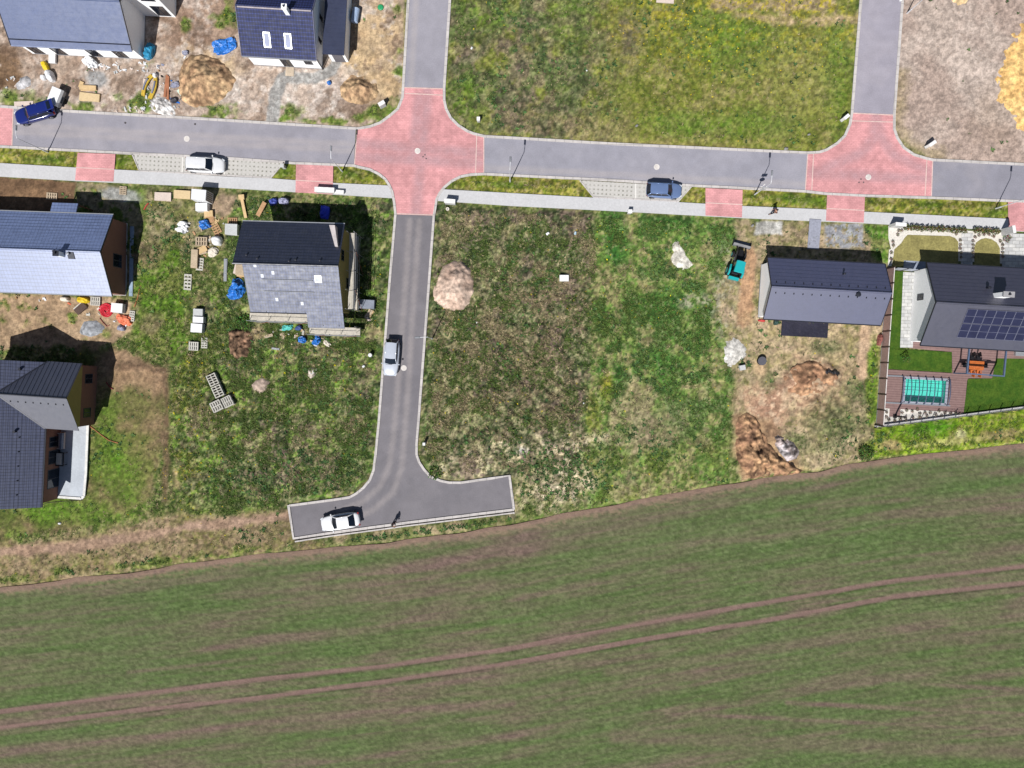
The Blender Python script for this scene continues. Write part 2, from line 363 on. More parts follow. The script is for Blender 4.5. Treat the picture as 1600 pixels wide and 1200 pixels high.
# corner house garden: new lawn on brown earth
lay(reg([(130, 540), (200, 545), (262, 575), (264, 690), (225, 790), (90, 830), (-300, 850), (-300, 780), (70, 780)], 5, 6), mix3((92, 100, 52), (116, 106, 72), (134, 112, 88), rel(n_mid, .3, .7), rel(n_b2*.6+n_mid*.4, .35, .65)*.85), .3)
lay(reg([(150, 545), (200, 550), (262, 575), (262, 610), (180, 612), (140, 640)], 8, 8)*.85, mix3((150, 122, 96), (132, 106, 82), (166, 138, 112), n_mid, n_m2), .05)
lay(ell(212, 660, 34, 60, 0, .9)*.35, (148, 124, 94), .2)
for e in [(130, 800, 60, 24), (165, 690, 20, 70), (60, 800, 40, 14), (20, 835, 20, 12), (200, 740, 30, 50)]:
    lay(ell(*e, soft=.9, wb=.3)*.75, mix3((74, 120, 26), (88, 128, 34), (100, 128, 46), n_sm, n_s2), .5)
lay(line([(182, 574), (225, 572), (258, 580), (262, 640), (262, 700), (258, 780)], 4, 5, 4)*.8, (112, 90, 72), .3)
lay(ell(285, 742, 14, 20, 0, .5, .3), (196, 172, 128), .2)
# field margin on the left, path beaten through it
lay(reg([(-400, 850), (60, 845), (240, 805), (450, 800), (462, 845), (520, 850), (400, 868), (180, 898), (-400, 990)], 8, 8), mix3((134, 116, 88), (116, 112, 66), (150, 130, 104), rel(n_sm, .3, .7), n_m2), .6)
lay(line([(-200, 872), (0, 862), (100, 856), (200, 842), (300, 822), (380, 815), (450, 806)], 8, 5, 4), mix3((166, 138, 118), (178, 150, 130), (150, 124, 104), n_sm, n_m2), .05)
lay(line([(0, 905), (60, 900), (130, 880), (200, 885), (320, 870), (400, 858), (500, 848)], 5, 6, 9)*.8*rel(n_m2, .35, .55), WEED, 1)
lay(line([(530, 842), (600, 836), (640, 832), (720, 822)], 9, 6, 5)*.8, mix3((190, 166, 138), (168, 146, 118), (112, 114, 70), n_sm, rel(n_m2, .5, .7)), .4)
# lot of the scaffolded house
DLOT = [(360, 320), (612, 312), (606, 440), (590, 660), (582, 738), (545, 776), (450, 788), (300, 800), (268, 700), (275, 560), (350, 420)]
w = reg(DLOT, 6, 6)
lay(w, mix3((86, 114, 44), (106, 130, 56), (144, 136, 96), rel(n_sm, .3, .7), rel(n_s2*.5+n_mid*.5, .52, .75)*.8), 1)
lay(w*rel(n_m2, .5, .68)*.75, mix3((60, 84, 36), (74, 96, 40), (52, 76, 38), n_sm, n_s2))
lay(w*sstep(U, 380, 300)*rel(n_m2, .45, .7)*.6, mix3((150, 130, 40), (128, 122, 44), (104, 112, 44), n_sm, n_s2))
for e in [(470, 690, 60, 26, 0), (490, 745, 70, 22, -6), (430, 715, 40, 30, 0), (560, 640, 24, 30), (430, 670, 40, 14), (540, 620, 22, 14)]:
    lay(ell(*e, soft=.9, wb=.6)*.65*rel(n_s2, .3, .6), mix3((132, 116, 98), (150, 136, 114), (108, 92, 80), n_sm, n_s2))
for e in [(348, 760, 26, 24), (505, 745, 14, 16), (545, 715, 24, 30), (375, 540, 20, 10), (385, 500, 20, 12), (470, 515, 40, 8)]:
    lay(ell(*e, soft=.8, wb=.4)*.8, mix3((48, 80, 36), (62, 94, 36), (76, 102, 44), n_sm, n_s2), 1)
lay(ell(402, 520, 10, 16, 0, .6)*.8, (164, 140, 112), .3); lay(ell(583, 520, 12, 10)*.7, (160, 138, 112), .3)
# middle lot, west half: unmown tussocks, bramble brown
MW = [(676, 322), (930, 330), (915, 700), (905, 760), (800, 742), (700, 754), (655, 715), (668, 470)]
w = reg(MW, 9, 12)
st = fbm(X*.6+Y*.8, (X*.8-Y*.6)*2.6, 1.4, 311, 4, .6)
lay(w, mix3((80, 94, 50), (102, 106, 62), (140, 130, 98), rel(n_s2, .3, .7), rel(n_mid*.5+n_m2*.3+n_sm*.2, .48, .72)*.75), 1)
lay(w*(.25+.3*sstep(U, 740, 880)), mix3((124, 110, 90), (140, 124, 102), (108, 96, 78), n_m2, n_s2))
lay(w*rel(n_m2, .48, .64)*.7, mix3((62, 86, 48), (72, 94, 46), (90, 104, 60), n_sm, n_s2))
lay(w*rel(st, .55, .75)*.65, mix3((164, 150, 122), (146, 130, 102), (122, 112, 82), n_sm, n_s2))
lay(w*rel(1-st, .62, .8)*.6, mix3((62, 70, 46), (78, 78, 56), (54, 70, 40), n_sm, n_s2))
an = fbm(X*.8-Y*.6, (X*.6+Y*.8)*3.2, 1.8, 331)
for e in [(850, 600, 62, 120, 5), (870, 500, 46, 60), (790, 560, 40, 50), (720, 690, 30, 22)]:
    lay(ell(*e, soft=.9, wb=.5)*.85*rel(an, .28, .6), mix3((112, 93, 80), (134, 112, 98), (86, 76, 62), n_sm, n_s2), 1)
    lay(ell(*e, soft=.9, wb=.5)*.6*rel(an, .7, .84), mix3((164, 148, 116), (146, 128, 98), (120, 110, 74), n_sm, n_s2), 1)
    lay(ell(*e, soft=.9, wb=.5)*.6*rel(1-an, .66, .8), mix3((56, 54, 42), (70, 72, 48), (48, 62, 38), n_sm, n_s2), 1)
for e in [(735, 370, 22, 12), (740, 395, 26, 14), (805, 490, 24, 18), (765, 420, 18, 12), (670, 585, 8, 40), (760, 645, 40, 14), (680, 730, 12, 14), (850, 390, 30, 12), (668, 665, 10, 14), (830, 430, 34, 14)]:
    lay(ell(*e, soft=.9, wb=.5)*.7, mix3((52, 80, 42), (66, 94, 44), (80, 100, 52), n_sm, n_s2), 1)
for e in [(740, 355, 24, 14), (890, 400, 30, 14), (875, 540, 22, 10), (768, 520, 10, 24), (690, 640, 26, 8), (725, 610, 30, 7)]:
    lay(ell(*e, soft=.9, wb=.6)*.6*rel(n_s2, .4, .6), (172, 154, 124), .8)
# middle lot, east half: mown green
ME = [(928, 330), (1170, 342), (1178, 400), (1150, 560), (1140, 740), (1140, 755), (960, 786), (910, 798), (912, 640)]
w = reg(ME, 10, 13)
lay(w, mix3((92, 122, 56), (116, 134, 68), (154, 142, 102), rel(n_sm, .3, .7), rel(n_s2*.5+n_mid*.5, .50, .75)*.8), .8)
lay(w*rel(n_m2, .52, .7)*.7, mix3((68, 108, 48), (82, 118, 54), (62, 98, 48), n_sm, n_s2))
lay(w*rel(fbm(X, Y, 3.1, 351), .5, .75)*sstep(V, 480, 620)*.7, mix3((150, 136, 104), (132, 124, 86), (164, 148, 118), n_sm, n_s2))
for e in [(960, 368, 16, 36), (962, 400, 12, 14), (1035, 565, 22, 22), (965, 592, 12, 24), (940, 575, 8, 20), (1092, 530, 5, 44, 4), (1105, 520, 5, 44, 4), (965, 540, 12, 9), (1030, 480, 40, 20), (1050, 350, 30, 9), (940, 500, 8, 30)]:
    lay(ell(*e, soft=.7, wb=.45)*.85, mix3((42, 86, 38), (54, 98, 40), (70, 108, 44), n_sm, n_s2), 1)
lay(ell(948, 600, 10, 20, 0, .7)*.6, (150, 146, 34)); lay(ell(925, 655, 12, 30, 0, .7)*.5, (124, 124, 44))
lay(w*sstep(V, 660, 720)*rel(n_m2, .4, .65)*.6, mix3((108, 118, 44), (128, 128, 60), (88, 106, 44), n_sm, n_s2))
for e in [(985, 715, 12, 12), (985, 745, 10, 20), (1000, 690, 30, 10), (1030, 660, 40, 30)]:
    lay(ell(*e, soft=.9, wb=.5)*.5, (156, 138, 116), .6)
# straw by the turning head
for e, q in [((865, 765, 58, 32, -8), 1), ((868, 697, 66, 24, 0), .95), ((800, 700, 34, 18), .75), ((745, 725, 44, 24), .75), ((740, 738, 50, 10), .6)]:
    lay(ell(*e, soft=.7, wb=.5)*q*rel(n_s2, .05, .4), mix3((190, 172, 136), (166, 150, 112), (204, 190, 164), n_sm, n_s2), .6)
lay(ell(818, 703, 9, 6, 0, .8)*.8, (206, 198, 190), .5)
# east building plot
EL = [(1150, 342), (1395, 352), (1386, 560), (1368, 668), (1366, 720), (1280, 736), (1160, 750), (1142, 700), (1150, 560), (1118, 470), (1150, 400)]
w = reg(EL, 7, 7)
lay(w, mix3((158, 142, 112), (122, 120, 74), (182, 158, 132), rel(n_sm, .3, .7), n_m2*.8), .5)
lay(line([(1172, 396), (1168, 450), (1162, 500)], 12, 4, 4), mix3((178, 140, 108), (166, 130, 100), (188, 152, 120), n_sm, n_m2), 0)
lay(reg([(1160, 498), (1375, 510), (1360, 600), (1190, 560)], 12, 12)*.8, mix3((180, 156, 124), (140, 132, 84), (196, 172, 142), n_sm, n_m2), .4)
for e in [(1260, 600, 60, 34, -25), (1200, 625, 46, 30), (1290, 640, 40, 16, -30), (1190, 660, 30, 22)]:
    lay(ell(*e, soft=.6, wb=.4)*.9, mix3((196, 160, 130), (164, 128, 106), (208, 178, 150), n_m2, rel(n_sm, .4, .7)), .05)
lay(reg([(1144, 650), (1200, 650), (1240, 690), (1265, 735), (1160, 750), (1145, 700)], 6, 6)*.9, mix3((176, 144, 110), (198, 166, 126), (150, 120, 94), n_sm, n_m2), 0)
for e in [(1305, 660, 40, 36, -10), (1250, 690, 16, 12), (1335, 615, 14, 18), (1290, 545, 20, 10), (1200, 590, 12, 16), (1350, 620, 8, 30)]:
    lay(ell(*e, soft=.8, wb=.5)*.75, mix3((96, 104, 64), (120, 116, 84), (74, 90, 52), n_sm, n_s2), 1)
for e in [(1340, 640, 22, 10), (1330, 690, 20, 10), (1275, 720, 20, 8), (1300, 560, 14, 8), (1232, 530, 20, 6)]:
    lay(ell(*e, soft=.8, wb=.6)*.6, mix3((190, 170, 134), (170, 152, 114), (204, 186, 152), n_sm, n_s2), .5)
lay(line([(1352, 515), (1346, 585)], 9, 3, 2), mix3((190, 160, 132), (178, 148, 118), (200, 174, 146), n_sm, n_m2), 0)
for e in [(1364, 560, 8, 34), (1363, 620, 9, 44), (1358, 700, 16, 12)]:
    lay(ell(*e, soft=.5, wb=.4)*.9, mix3((96, 128, 36), (140, 150, 62), (78, 112, 34), n_sm, n_s2), 1)
for e in [(1125, 460, 20, 30, 10), (1090, 465, 18, 9, -20), (1135, 430, 8, 30), (1130, 510, 16, 20)]:
    lay(ell(*e, soft=.9, wb=.8)*.85*rel(n_s2, .35, .6), mix3((206, 198, 186), (184, 174, 158), (150, 146, 124), n_sm, n_s2), .2)
lay(ell(1188, 578, 12, 14, 0, .6), (196, 168, 132), 0)
lay(reg([(1350, 350), (1396, 354), (1394, 420), (1362, 400)], 4, 5)*.9, mix3((76, 120, 36), (98, 132, 48), (160, 146, 100), n_sm, rel(n_m2, .5, .7)*.6), 1)
lay(reg([(1286, 348), (1348, 350), (1352, 388), (1290, 388)], 3, 4)*.9*rel(n_s2, .15, .45), mix3((164, 166, 176), (178, 180, 188), (150, 152, 160), n_sm, n_s2), 0)
lay(reg([(1178, 345), (1222, 347), (1222, 367), (1178, 367)], 2, 2)*.9, mix3((196, 194, 190), (170, 168, 166), (224, 222, 218), n_sm, rel(n_mid, .5, .7)), 0)
# grass bank along the garden fence
lay(reg([(1366, 668), (1600, 640), (2200, 560), (2200, 640), (1600, 692), (1362, 718)], 3, 3), mix3((104, 134, 30), (126, 146, 46), (164, 156, 84), n_sm, rel(n_s2, .55, .8)*.6), .8)
for e, c in [((1560, 680, 40, 9, -6), (142, 122, 90)), ((1480, 690, 60, 5, -6), (176, 170, 110)), ((1500, 676, 8, 6), (196, 188, 150)), ((1392, 695, 14, 6), (170, 146, 110)), ((1450, 670, 40, 10, -6), (70, 120, 26))]:
    lay(ell(*e, soft=.6, wb=.5)*.8, c, .7)
# bare stony lips along the kerbs
for pl in (R_SL[2:], R_SR[2:]):
    lay(sstep(segdist(U, V, pl), 9, 3)*.45*rel(n_s2, .3, .6), (150, 132, 104), .5)
# far surroundings
lay((~near)*1.0, (112, 118, 68), .5)
rg = np.clip(reg(MW, 6, 5)+reg(DLOT, 6, 6)*.8+reg(NLOT, 4, 2)*sstep(U, 1000, 880)*.6, 0, 1)
q1 = fbm(X, Y, 1.7, 901, 5, .72); q2 = fbm(X, Y, 1.5, 921, 5, .72)
lay(rg*rel(q1, .60, .74)*.65, mix3((122, 100, 96), (140, 116, 108), (104, 86, 84), n_sm, n_s2)); lay(rg*rel(q2, .60, .74)*.7, mix3((50, 62, 40), (62, 78, 44), (44, 58, 38), n_sm, n_s2))
lay(rg*rel(1-q1, .62, .76)*.6, mix3((172, 162, 134), (156, 146, 116), (140, 136, 96), n_sm, n_s2))
# fine speckle of blades, litter and flowers
sp = fbm(X, Y, .36, 401, 2, .9); sp2 = fbm(X, Y, .33, 421, 2, .9)
col *= (1+(sp-.5)[:, None]*(.28+.26*gr[:, None]+.22*rg[:, None]))
lay(rel(sp2, .80, .92)*gr*.5, (182, 170, 134)); lay(rel(1-sp2, .82, .93)*gr*.55, (48, 66, 34))
col = np.clip(col, 3, 250)
# relief: tussocks where grass grows, flat under paving
pav = np.full(len(X), -1e9)
for pg in PAVED: pav[near] = np.maximum(pav[near], sdf(U[near], V[near], pg))
pav = sstep(pav, -14, -3)
fe = np.interp(U, [p[0] for p in FIELD_EDGE], [p[1] for p in FIELD_EDGE])
fld = sstep(V-fe, -8, 2)
Z = (gr*(0.10*n_sm+0.07*n_s2+0.14*n_m2-0.06)+(1-gr)*(0.05*n_sm+.06*n_m2))*near
Z += near*ell(840, 600, 90, 150, 5, .8)*.22*rel(an, .3, .8)+near*rg*(.16*q1*rel(q1, .45, .7)-.10*rel(q2, .6, .8))
def mound(cx, cy, rx, ry, h, ang=0):
    global Z
    Z = Z+near*ell(cx, cy, rx, ry, ang, .95, .3)*h*(.65+.35*n_m2+.25*(n_sm-.5))
mound(1265, 598, 46, 26, 1.1, -25); mound(1300, 655, 40, 30, .7); mound(1180, 690, 26, 24, .45); mound(1215, 735, 40, 10, .5)
mound(1170, 730, 20, 14, .5); mound(220, 574, 40, 8, .35); mound(235, 400, 26, 30, .4); mound(590, 120, 30, 40, .35)
Z = Z*(1-pav)-0.04*pav
Z = np.where(~near, -0.08, Z); Z = Z*(1-fld)-0.14*fld
Z = np.where(near & (sdf(U, V, POOL) > -4), -1.9, Z)
ground_relief = (X, Y, Z, U, V, gr)
def grid_mesh(name, nx, ny, x, y, z, mat, tint):
    me = bpy.data.meshes.new(name); nv = nx*ny
    me.vertices.add(nv); me.vertices.foreach_set('co', np.stack([x, y, z], 1).astype(np.float32).ravel())
    i, j = np.meshgrid(np.arange(nx-1), np.arange(ny-1)); a = (j*nx+i).ravel()
    q = np.stack([a, a+1, a+1+nx, a+nx], 1).astype(np.int32); nf = len(q)
    me.loops.add(nf*4); me.loops.foreach_set('vertex_index', q.ravel())
    me.polygons.add(nf); me.polygons.foreach_set('loop_start', np.arange(0, nf*4, 4, dtype=np.int32))
    me.polygons.foreach_set('use_smooth', np.ones(nf, bool))
    me.update(calc_edges=True)
    at = me.color_attributes.new('tint', 'FLOAT_COLOR', 'POINT')
    at.data.foreach_set('color', np.concatenate([tint, np.ones((nv, 1))], 1).astype(np.float32).ravel())
    return link_mesh(name, me, mat)
KG = 1.50
tag(grid_mesh('ground', len(GX), len(GY), X, Y, Z, vcol('ground_cover', .95, .30, 5.5, .03, .1), np.clip(linnp(col)/KG, 0, .85)), kind='structure')
def gz(px, py):
    p = P(px, py); i = int(np.clip(np.searchsorted(GX, p.x), 0, len(GX)-1)); j = int(np.clip(np.searchsorted(GY, p.y), 0, len(GY)-1))
    return float(Z.reshape(len(GY), len(GX))[j, i])

# ------------------------------------------------------------------ field
TL1 = [(-140, 1130), (0, 1112), (200, 1087), (400, 1062), (600, 1041), (800, 1013), (1000, 975), (1200, 941), (1400, 907), (1600, 885), (1760, 868)]
TL2 = [(-140, 1155), (0, 1137), (200, 1111), (400, 1091), (600, 1065), (800, 1036), (1000, 1000), (1200, 969), (1400, 932), (1600, 911), (1760, 894)]
FX = axis(-66, 66, 0.2, 900); 
tv = np.concatenate([np.arange(0, 46, .2), 46+np.cumsum(np.geomspace(.3, 250, 30))])
FXm, Tm = np.meshgrid(FX, tv); fx = FXm.ravel()
ew = [P(*p) for p in FIELD_EDGE]
def extrap(x):
    y = np.interp(x, [p.x for p in ew], [p.y for p in ew])
    return y
wig = (vnoise(fx, fx*0, 3.0, 501)-.5)*.35
fy = extrap(fx)-Tm.ravel()+wig*np.exp(-Tm.ravel()/1.5)
fu, fv = PIX(fx, fy)
tl = np.interp(fu, [p[0] for p in TL1], [p[1] for p in TL1])
rowv = (fv-tl)/13.4
fnear = (np.abs(fx) < 80) & (np.abs(fy) < 70)
s1 = fbm(fx*.045, rowv*.8, .9, 511, 4, .65); s2 = fbm(fx*.15, rowv*1.6, .8, 541, 3, .75); s3 = fbm(fx, fy, 7, 571); s4 = fbm(fx*.9, rowv*2.2, .42, 591, 2, .9)
soil = .36+.62*(s1-.5)+.24*(s3-.5)+.26*(s2-.5)
def ln(pts, w, soft): return sstep(-segdist(fu, fv, pts), -w-soft, -w+soft)
soil = .4*sstep(soil, .12, .88)+.6*np.clip(soil+.03, 0, 1); soil = np.maximum(soil, .95*ln(TL1, 4.0, 1.8)); soil = np.maximum(soil, .95*ln(TL2, 4.0, 1.8))
for pts, w, so_, k in [([(-140, 1190), (0, 1176), (200, 1157), (400, 1130), (600, 1112), (800, 1098)], 10, 9, .8), ([(950, 1050), (1100, 1030), (1250, 1004), (1420, 975), (1600, 955), (1760, 935)], 8, 10, .65),
                     ([(1230, 1098), (1400, 1106), (1600, 1116), (1760, 1122)], 4, 3, .8), ([(1040, 1114), (1200, 1122), (1400, 1132), (1600, 1140), (1760, 1147)], 4, 4, .8),
                     ([(960, 1150), (1200, 1160), (1600, 1176)], 12, 8, .6), ([(1440, 1068), (1600, 1078), (1760, 1086)], 4, 4, .7), ([(0, 1196), (300, 1196), (600, 1185)], 5, 6, .5), ([(200, 1050), (300, 1040), (400, 1028)], 3, 4, .7), ([(250, 990), (420, 960), (600, 925), (760, 900)], 4, 8, .5),
                     ([(1280, 795), (1340, 787), (1420, 780)], 4, 4, .6), ([(1270, 890), (1400, 872), (1480, 862)], 3, 3, .6), ([(560, 1110), (700, 1085), (830, 1080), (900, 1066)], 7, 8, .6)]:
    soil = np.maximum(soil, k*ln(pts, w, so_)*(.6+.6*s2))
soil = np.maximum(soil, .9*sstep(Tm.ravel(), 1.0, .35)); soil = np.clip(soil, 0, 1)
grn = (np.array([84, 100, 58])[None]*(1-s4[:, None])+np.array([102, 113, 75])[None]*s4[:, None])
grn = grn*np.array([.97, 1.01, .97])[None]; grn = grn*(1-.35*s3[:, None])+np.array([70, 94, 46])[None]*.35*s3[:, None]
sol = np.array([134, 108, 103])[None]*(1-s2[:, None])+np.array([118, 97, 91])[None]*s2[:, None]
fc = grn*(1-soil[:, None])+sol*soil[:, None]
fc *= (1+(fbm(fx, rowv*1.8, .36, 601, 2, .9)-.5)[:, None]*.26); fc *= (1+.045*np.sin(rowv*6.2832/.62+2.0*s3)[:, None]*(1-soil)[:, None])
dl = sstep(np.abs(segdist(fu, fv, TL2)-4.6), 1.0, .2)*.16+sstep(np.abs(segdist(fu, fv, TL1)-4.6), 1.0, .2)*.10
tk = (.35+.3*s2)[:, None]*np.maximum(ln(TL1, 3.3, 1.3), ln(TL2, 3.3, 1.3))[:, None]; fc = fc*(1-tk)+np.array([138, 112, 104])[None]*tk; eg = (.7*sstep(Tm.ravel()+(s4-.5)*1.2, 1.3, .1))[:, None]; fc = fc*(1-eg)+np.array([156, 130, 112])[None]*eg; fc *= (1-dl[:, None])
fz = np.where(fnear, .01+.02*s4*(1-soil)+.02*s2-.03*np.maximum(ln(TL1, 4.0, 1.8), ln(TL2, 4.0, 1.8)), 0.0)
fz = np.where(Tm.ravel() < .15, -.03, fz)
tag(grid_mesh('field', len(FX), len(tv), fx, fy, fz, vcol('field_soil_and_seedlings', .95, .20, 7.0, .03, .1), np.clip(linnp(np.clip(fc, 3, 250))/KG, 0, .8)), kind='structure')

# ------------------------------------------------------------------ sheets and heaps
def densify(pts, step):
    out = []
    for i in range(len(pts)):
        a, b = Vector(pts[i][:2]), Vector(pts[(i+1) % len(pts)][:2]); n = max(1, int((b-a).length/step))
        out += [a.lerp(b, k/n) for k in range(n)]
    return out
def tri_sheet(name, wpts, z, mat, res=0.6, tint=None, parent=None, zf=None):
    ring = densify(wpts, res); xs = [p.x for p in ring]; ys = [p.y for p in ring]
    gx, gy = np.meshgrid(np.arange(min(xs), max(xs), res), np.arange(min(ys), max(ys), res*.87))
    gx = (gx+(np.arange(gx.shape[0]) % 2)[:, None]*res*.5).ravel(); gy = gy.ravel()
    rp = [(p.x, p.y) for p in ring]; d = sdf(gx, gy, rp); k = d > res*.45
    pts = ring+[Vector((a, b)) for a, b in zip(gx[k], gy[k])]
    v, e, f, *_ = delaunay_2d_cdt(pts, [], [list(range(len(ring)))], 1, 1e-5)
    vx = np.array([p.x for p in v]); vy = np.array([p.y for p in v])
    vz = np.full(len(vx), z) if zf is None else zf(vx, vy, np.maximum(sdf(vx, vy, rp), 0))
    me = bpy.data.meshes.new(name); me.from_pydata(list(zip(vx, vy, vz)), [], [tuple(q) for q in f]); me.update()
    if zf is not None: me.polygons.foreach_set('use_smooth', [True]*len(me.polygons))
    if tint is not None:
        at = me.color_attributes.new('tint', 'FLOAT_COLOR', 'POINT'); c = np.clip(linnp(np.clip(tint(vx, vy), 2, 252))/KG, 0, .86)
        at.data.foreach_set('color', np.concatenate([c, np.ones((len(vx), 1))], 1).astype(np.float32).ravel())
    o = link_mesh(name, me, mat, parent)
    if me.polygons and me.polygons[0].normal.z < 0: me.flip_normals()
    return o
def W2(pts, z=0): return [P(p[0], p[1], z) for p in pts]
TRK = [[(640, 345), (634, 440), (622, 600), (615, 680), (608, 730), (592, 762), (566, 784), (530, 800)], [(655, 345), (648, 440), (638, 600), (632, 680), (628, 730), (614, 770), (584, 796), (548, 812)]]
def asphalt_tint(base, tracks=(), dusty=0.0):
    def f(x, y):
        u, v = PIX(x, y); n1 = fbm(x, y, 3, 701); n2 = fbm(x, y, .7, 711, 3)
        c = np.array(base)[None]*(1+.05*(n1-.5)+.06*(n2-.5))[:, None]
        du = np.zeros(len(x))
        for t in tracks: du = np.maximum(du, sstep(segdist(u, v, t), 7, 2)*(.6+.25*n2))
        du = np.maximum(du, dusty*rel(n1, .4, .8)*.6)
        c = c*(1-du[:, None]*.45)+np.array([192, 180, 174])[None]*du[:, None]*.45
        return c
    return f
ASP = vcol('asphalt', .85, .12, 9.0, .01, .25)
def h_tracks(y0s, x0, x1, slope=.056):
    return [[(x0, y0), (x1, y0+(x1-x0)*slope)] for y0 in y0s]
RZ = 0.02
for nm, pg, base, tr, du in [('road', ROAD_W, (157, 154, 163), h_tracks((196, 206), 20, 560), .35), ('road', ROAD_M, (158, 156, 166), h_tracks((262,), 756, 1260, .052), .2), ('road', ROAD_E, (150, 148, 158), [], .5), ('road', ROAD_N, (158, 155, 164), [[(650, 0), (642, 136)]], .1),
                             ('road', ROAD_NE, (164, 159, 170), [], .3), ('road', ROAD_S, (124, 120, 125), TRK, .15)]:
    o = tri_sheet(nm, W2(pg), RZ, ASP, .35, asphalt_tint(base, tr, du)); tag(o, kind='structure')
def red_tint(tracks=()):
    def f(x, y):
        u, v = PIX(x, y); n1 = fbm(x, y, 2.5, 721); n2 = fbm(x, y, .5, 731, 3)
        c = np.array([218, 157, 158])[None]*(1+.10*(n1-.5)+.14*(n2-.5))[:, None]
        d = np.zeros(len(x))
        for t in tracks: d = np.maximum(d, sstep(segdist(u, v, t), 14, 2)*(.4+.6*n2))
        c = c*(1-.6*d[:, None])+np.array([168, 142, 148])[None]*.6*d[:, None]
        return c
    return f
def brick_mat():
    s = N('red_block_paving'); nf = s.noise(9.0, detail=4)
    br = s.n('ShaderNodeTexBrick'); s.l(s.wpos(), br.inputs['Vector']); br.inputs['Scale'].default_value = 1.0
    br.inputs['Brick Width'].default_value = .4; br.inputs['Row Height'].default_value = .2; br.inputs['Mortar Size'].default_value = .012
    br.inputs['Color1'].default_value = (1, 1, 1, 1); br.inputs['Color2'].default_value = (.86, .86, .86, 1); br.inputs['Mortar'].default_value = (.72, .70, .70, 1)
    c = s.mix(1.0, s.attr('tint').outputs['Color'], br.outputs['Color'], 'MULTIPLY')
    return s.done(s.scale_col(c, s.rng(nf, .3, .7, 1.0, 1.2)), .85, 0, .2)
RED = brick_mat()
ET = [[(1368, 180), (1366, 215), (1345, 240), (1290, 262)], [(1368, 180), (1376, 215), (1400, 245), (1450, 268)], [(1270, 270), (1450, 280)]]
MT = [[(560, 225), (650, 232), (750, 240)], [(668, 140), (660, 230), (650, 330)], [(655, 150), (645, 250)], [(560, 245), (750, 255)]]
for nm, pg, tr, z in [('crossing', CROSS_MID, MT, .034), ('crossing', CROSS_EAST, ET, .034), ('crossing', CROSS_WEST, [], .034)]:
    tag(tri_sheet(nm, W2(pg), z, RED, .35, red_tint(tr)), kind='structure')
for pg in DRIVES: tag(tri_sheet('driveway', W2(pg), .088, RED, .5, red_tint()), kind='structure')
WALKM = M('concrete_paving', (208, 207, 208), .9, .05, .5, .10, 5.0)
for pg in (WALK_W, WALK_E):
    b = MB(); b.prism([(p.x, p.y) for p in W2(pg)], -.1, .08); tag(b.build('pavement', WALKM), kind='structure')
def grid_paver():
    s = N('grass_grid_paving'); sep = s.n('ShaderNodeSeparateXYZ'); vr = s.n('ShaderNodeVectorRotate'); vr.inputs['Angle'].default_value = .054
    vr.rotation_type = 'Z_AXIS'; s.l(s.wpos(), vr.inputs['Vector']); s.l(vr.outputs[0], sep.inputs[0])
    def cell(o): return s.math('GREATER_THAN', s.math('PINGPONG', s.math('MULTIPLY', o, 1/.24), 1.0), .62)
    m = s.math('MULTIPLY', cell(sep.outputs[0]), cell(sep.outputs[1])); m = s.math('MULTIPLY', m, s.rng(s.noise(.7), .3, .6, .15, 1.0))
    c = s.mix(m, A(206, 202, 196), A(146, 144, 134)); return s.done(s.scale_col(c, s.rng(s.noise(5.0), .3, .7, .9, 1.08)), .9, 0, .2)
GP = grid_paver()
for pg in BAYS: tag(tri_sheet('parking_bay', W2(pg), .05, GP, 1.0), kind='structure')
def kerb_mat():
    s = N('kerb_concrete'); sp = s.n('ShaderNodeSeparateXYZ'); s.l(s.wpos(), sp.inputs[0]); j = [s.math('LESS_THAN', s.math('FRACT', sp.outputs[k]), .07) for k in (0, 1)]
    d = s.math('MULTIPLY', s.math('MAXIMUM', j[0], j[1]), .3); v = s.rng(s.noise(1.1, detail=5), .3, .7, .80, 1.06)
    return s.done(s.scale_col(A(216, 209, 205), s.math('MULTIPLY', v, s.math('SUBTRACT', 1.0, d))), .9, 0, .2)
KERB = kerb_mat()
def ribbon(name, pts, w, z0, z1, mat, off=0.0, world=False):
    p = [Vector(q) for q in pts] if world else [P(*q) for q in pts]; n = len(p); L = []; R = []
    for i in range(n):
        d = (p[min(i+1, n-1)]-p[max(i-1, 0)]); d.z = 0; d.normalize(); nn = Vector((-d.y, d.x, 0))
        L.append(p[i]+nn*(w/2+off)); R.append(p[i]+nn*(-w/2+off))
    b = MB(); b.rings([[(l.x, l.y, z0), (r.x, r.y, z0), (r.x, r.y, z1), (l.x, l.y, z1)] for l, r in zip(L, R)])
    return b.build(name, mat)
for pts, w, top in [([(640, -90), (638, 0)]+XC_NW+[(320, 186), (108, 174), (21, 168), (-140, 156)], .30, .07), ([(709, -90), (703, 0)]+XC_NE+[(960, 225), (1262, 239)], .30, .07),
                   ([(1351, -90), (1345, 0)]+EC_NW, .30, .07), ([(1416, -90), (1410, 0)]+EC_NE+[(1600, 257), (1760, 265)], .30, .07), ([(-140, 222), (19, 230), (208, 240), (352, 247), (460, 255)]+XC_SW+R_SL[1:], .28, .10),
                   ([(1760, 323), (1600, 315), (1456, 309), (1351, 306), (1292, 303), (1258, 299), (1080, 290), (960, 282)]+XC_SE+R_SR[1:]+[(803, 796)], .28, .10), ([(803, 796), (640, 816), (520, 832), (459, 841), (451, 789)], .30, .12)]:
    tag(ribbon('kerb', pts, w, -.15, top, KERB), kind='structure')
for pts in [[(207, 241), (218, 267), (424, 278), (444, 254)], [(906, 282), (927, 308), (1060, 315), (1080, 292)]]:
    tag(ribbon('kerb', pts, .14, -.1, .10, KERB), kind='structure')
tag(ribbon('drain_channel', [(804, 801), (640, 821), (520, 837), (461, 846)], .16, -.2, .10, KERB), kind='structure')
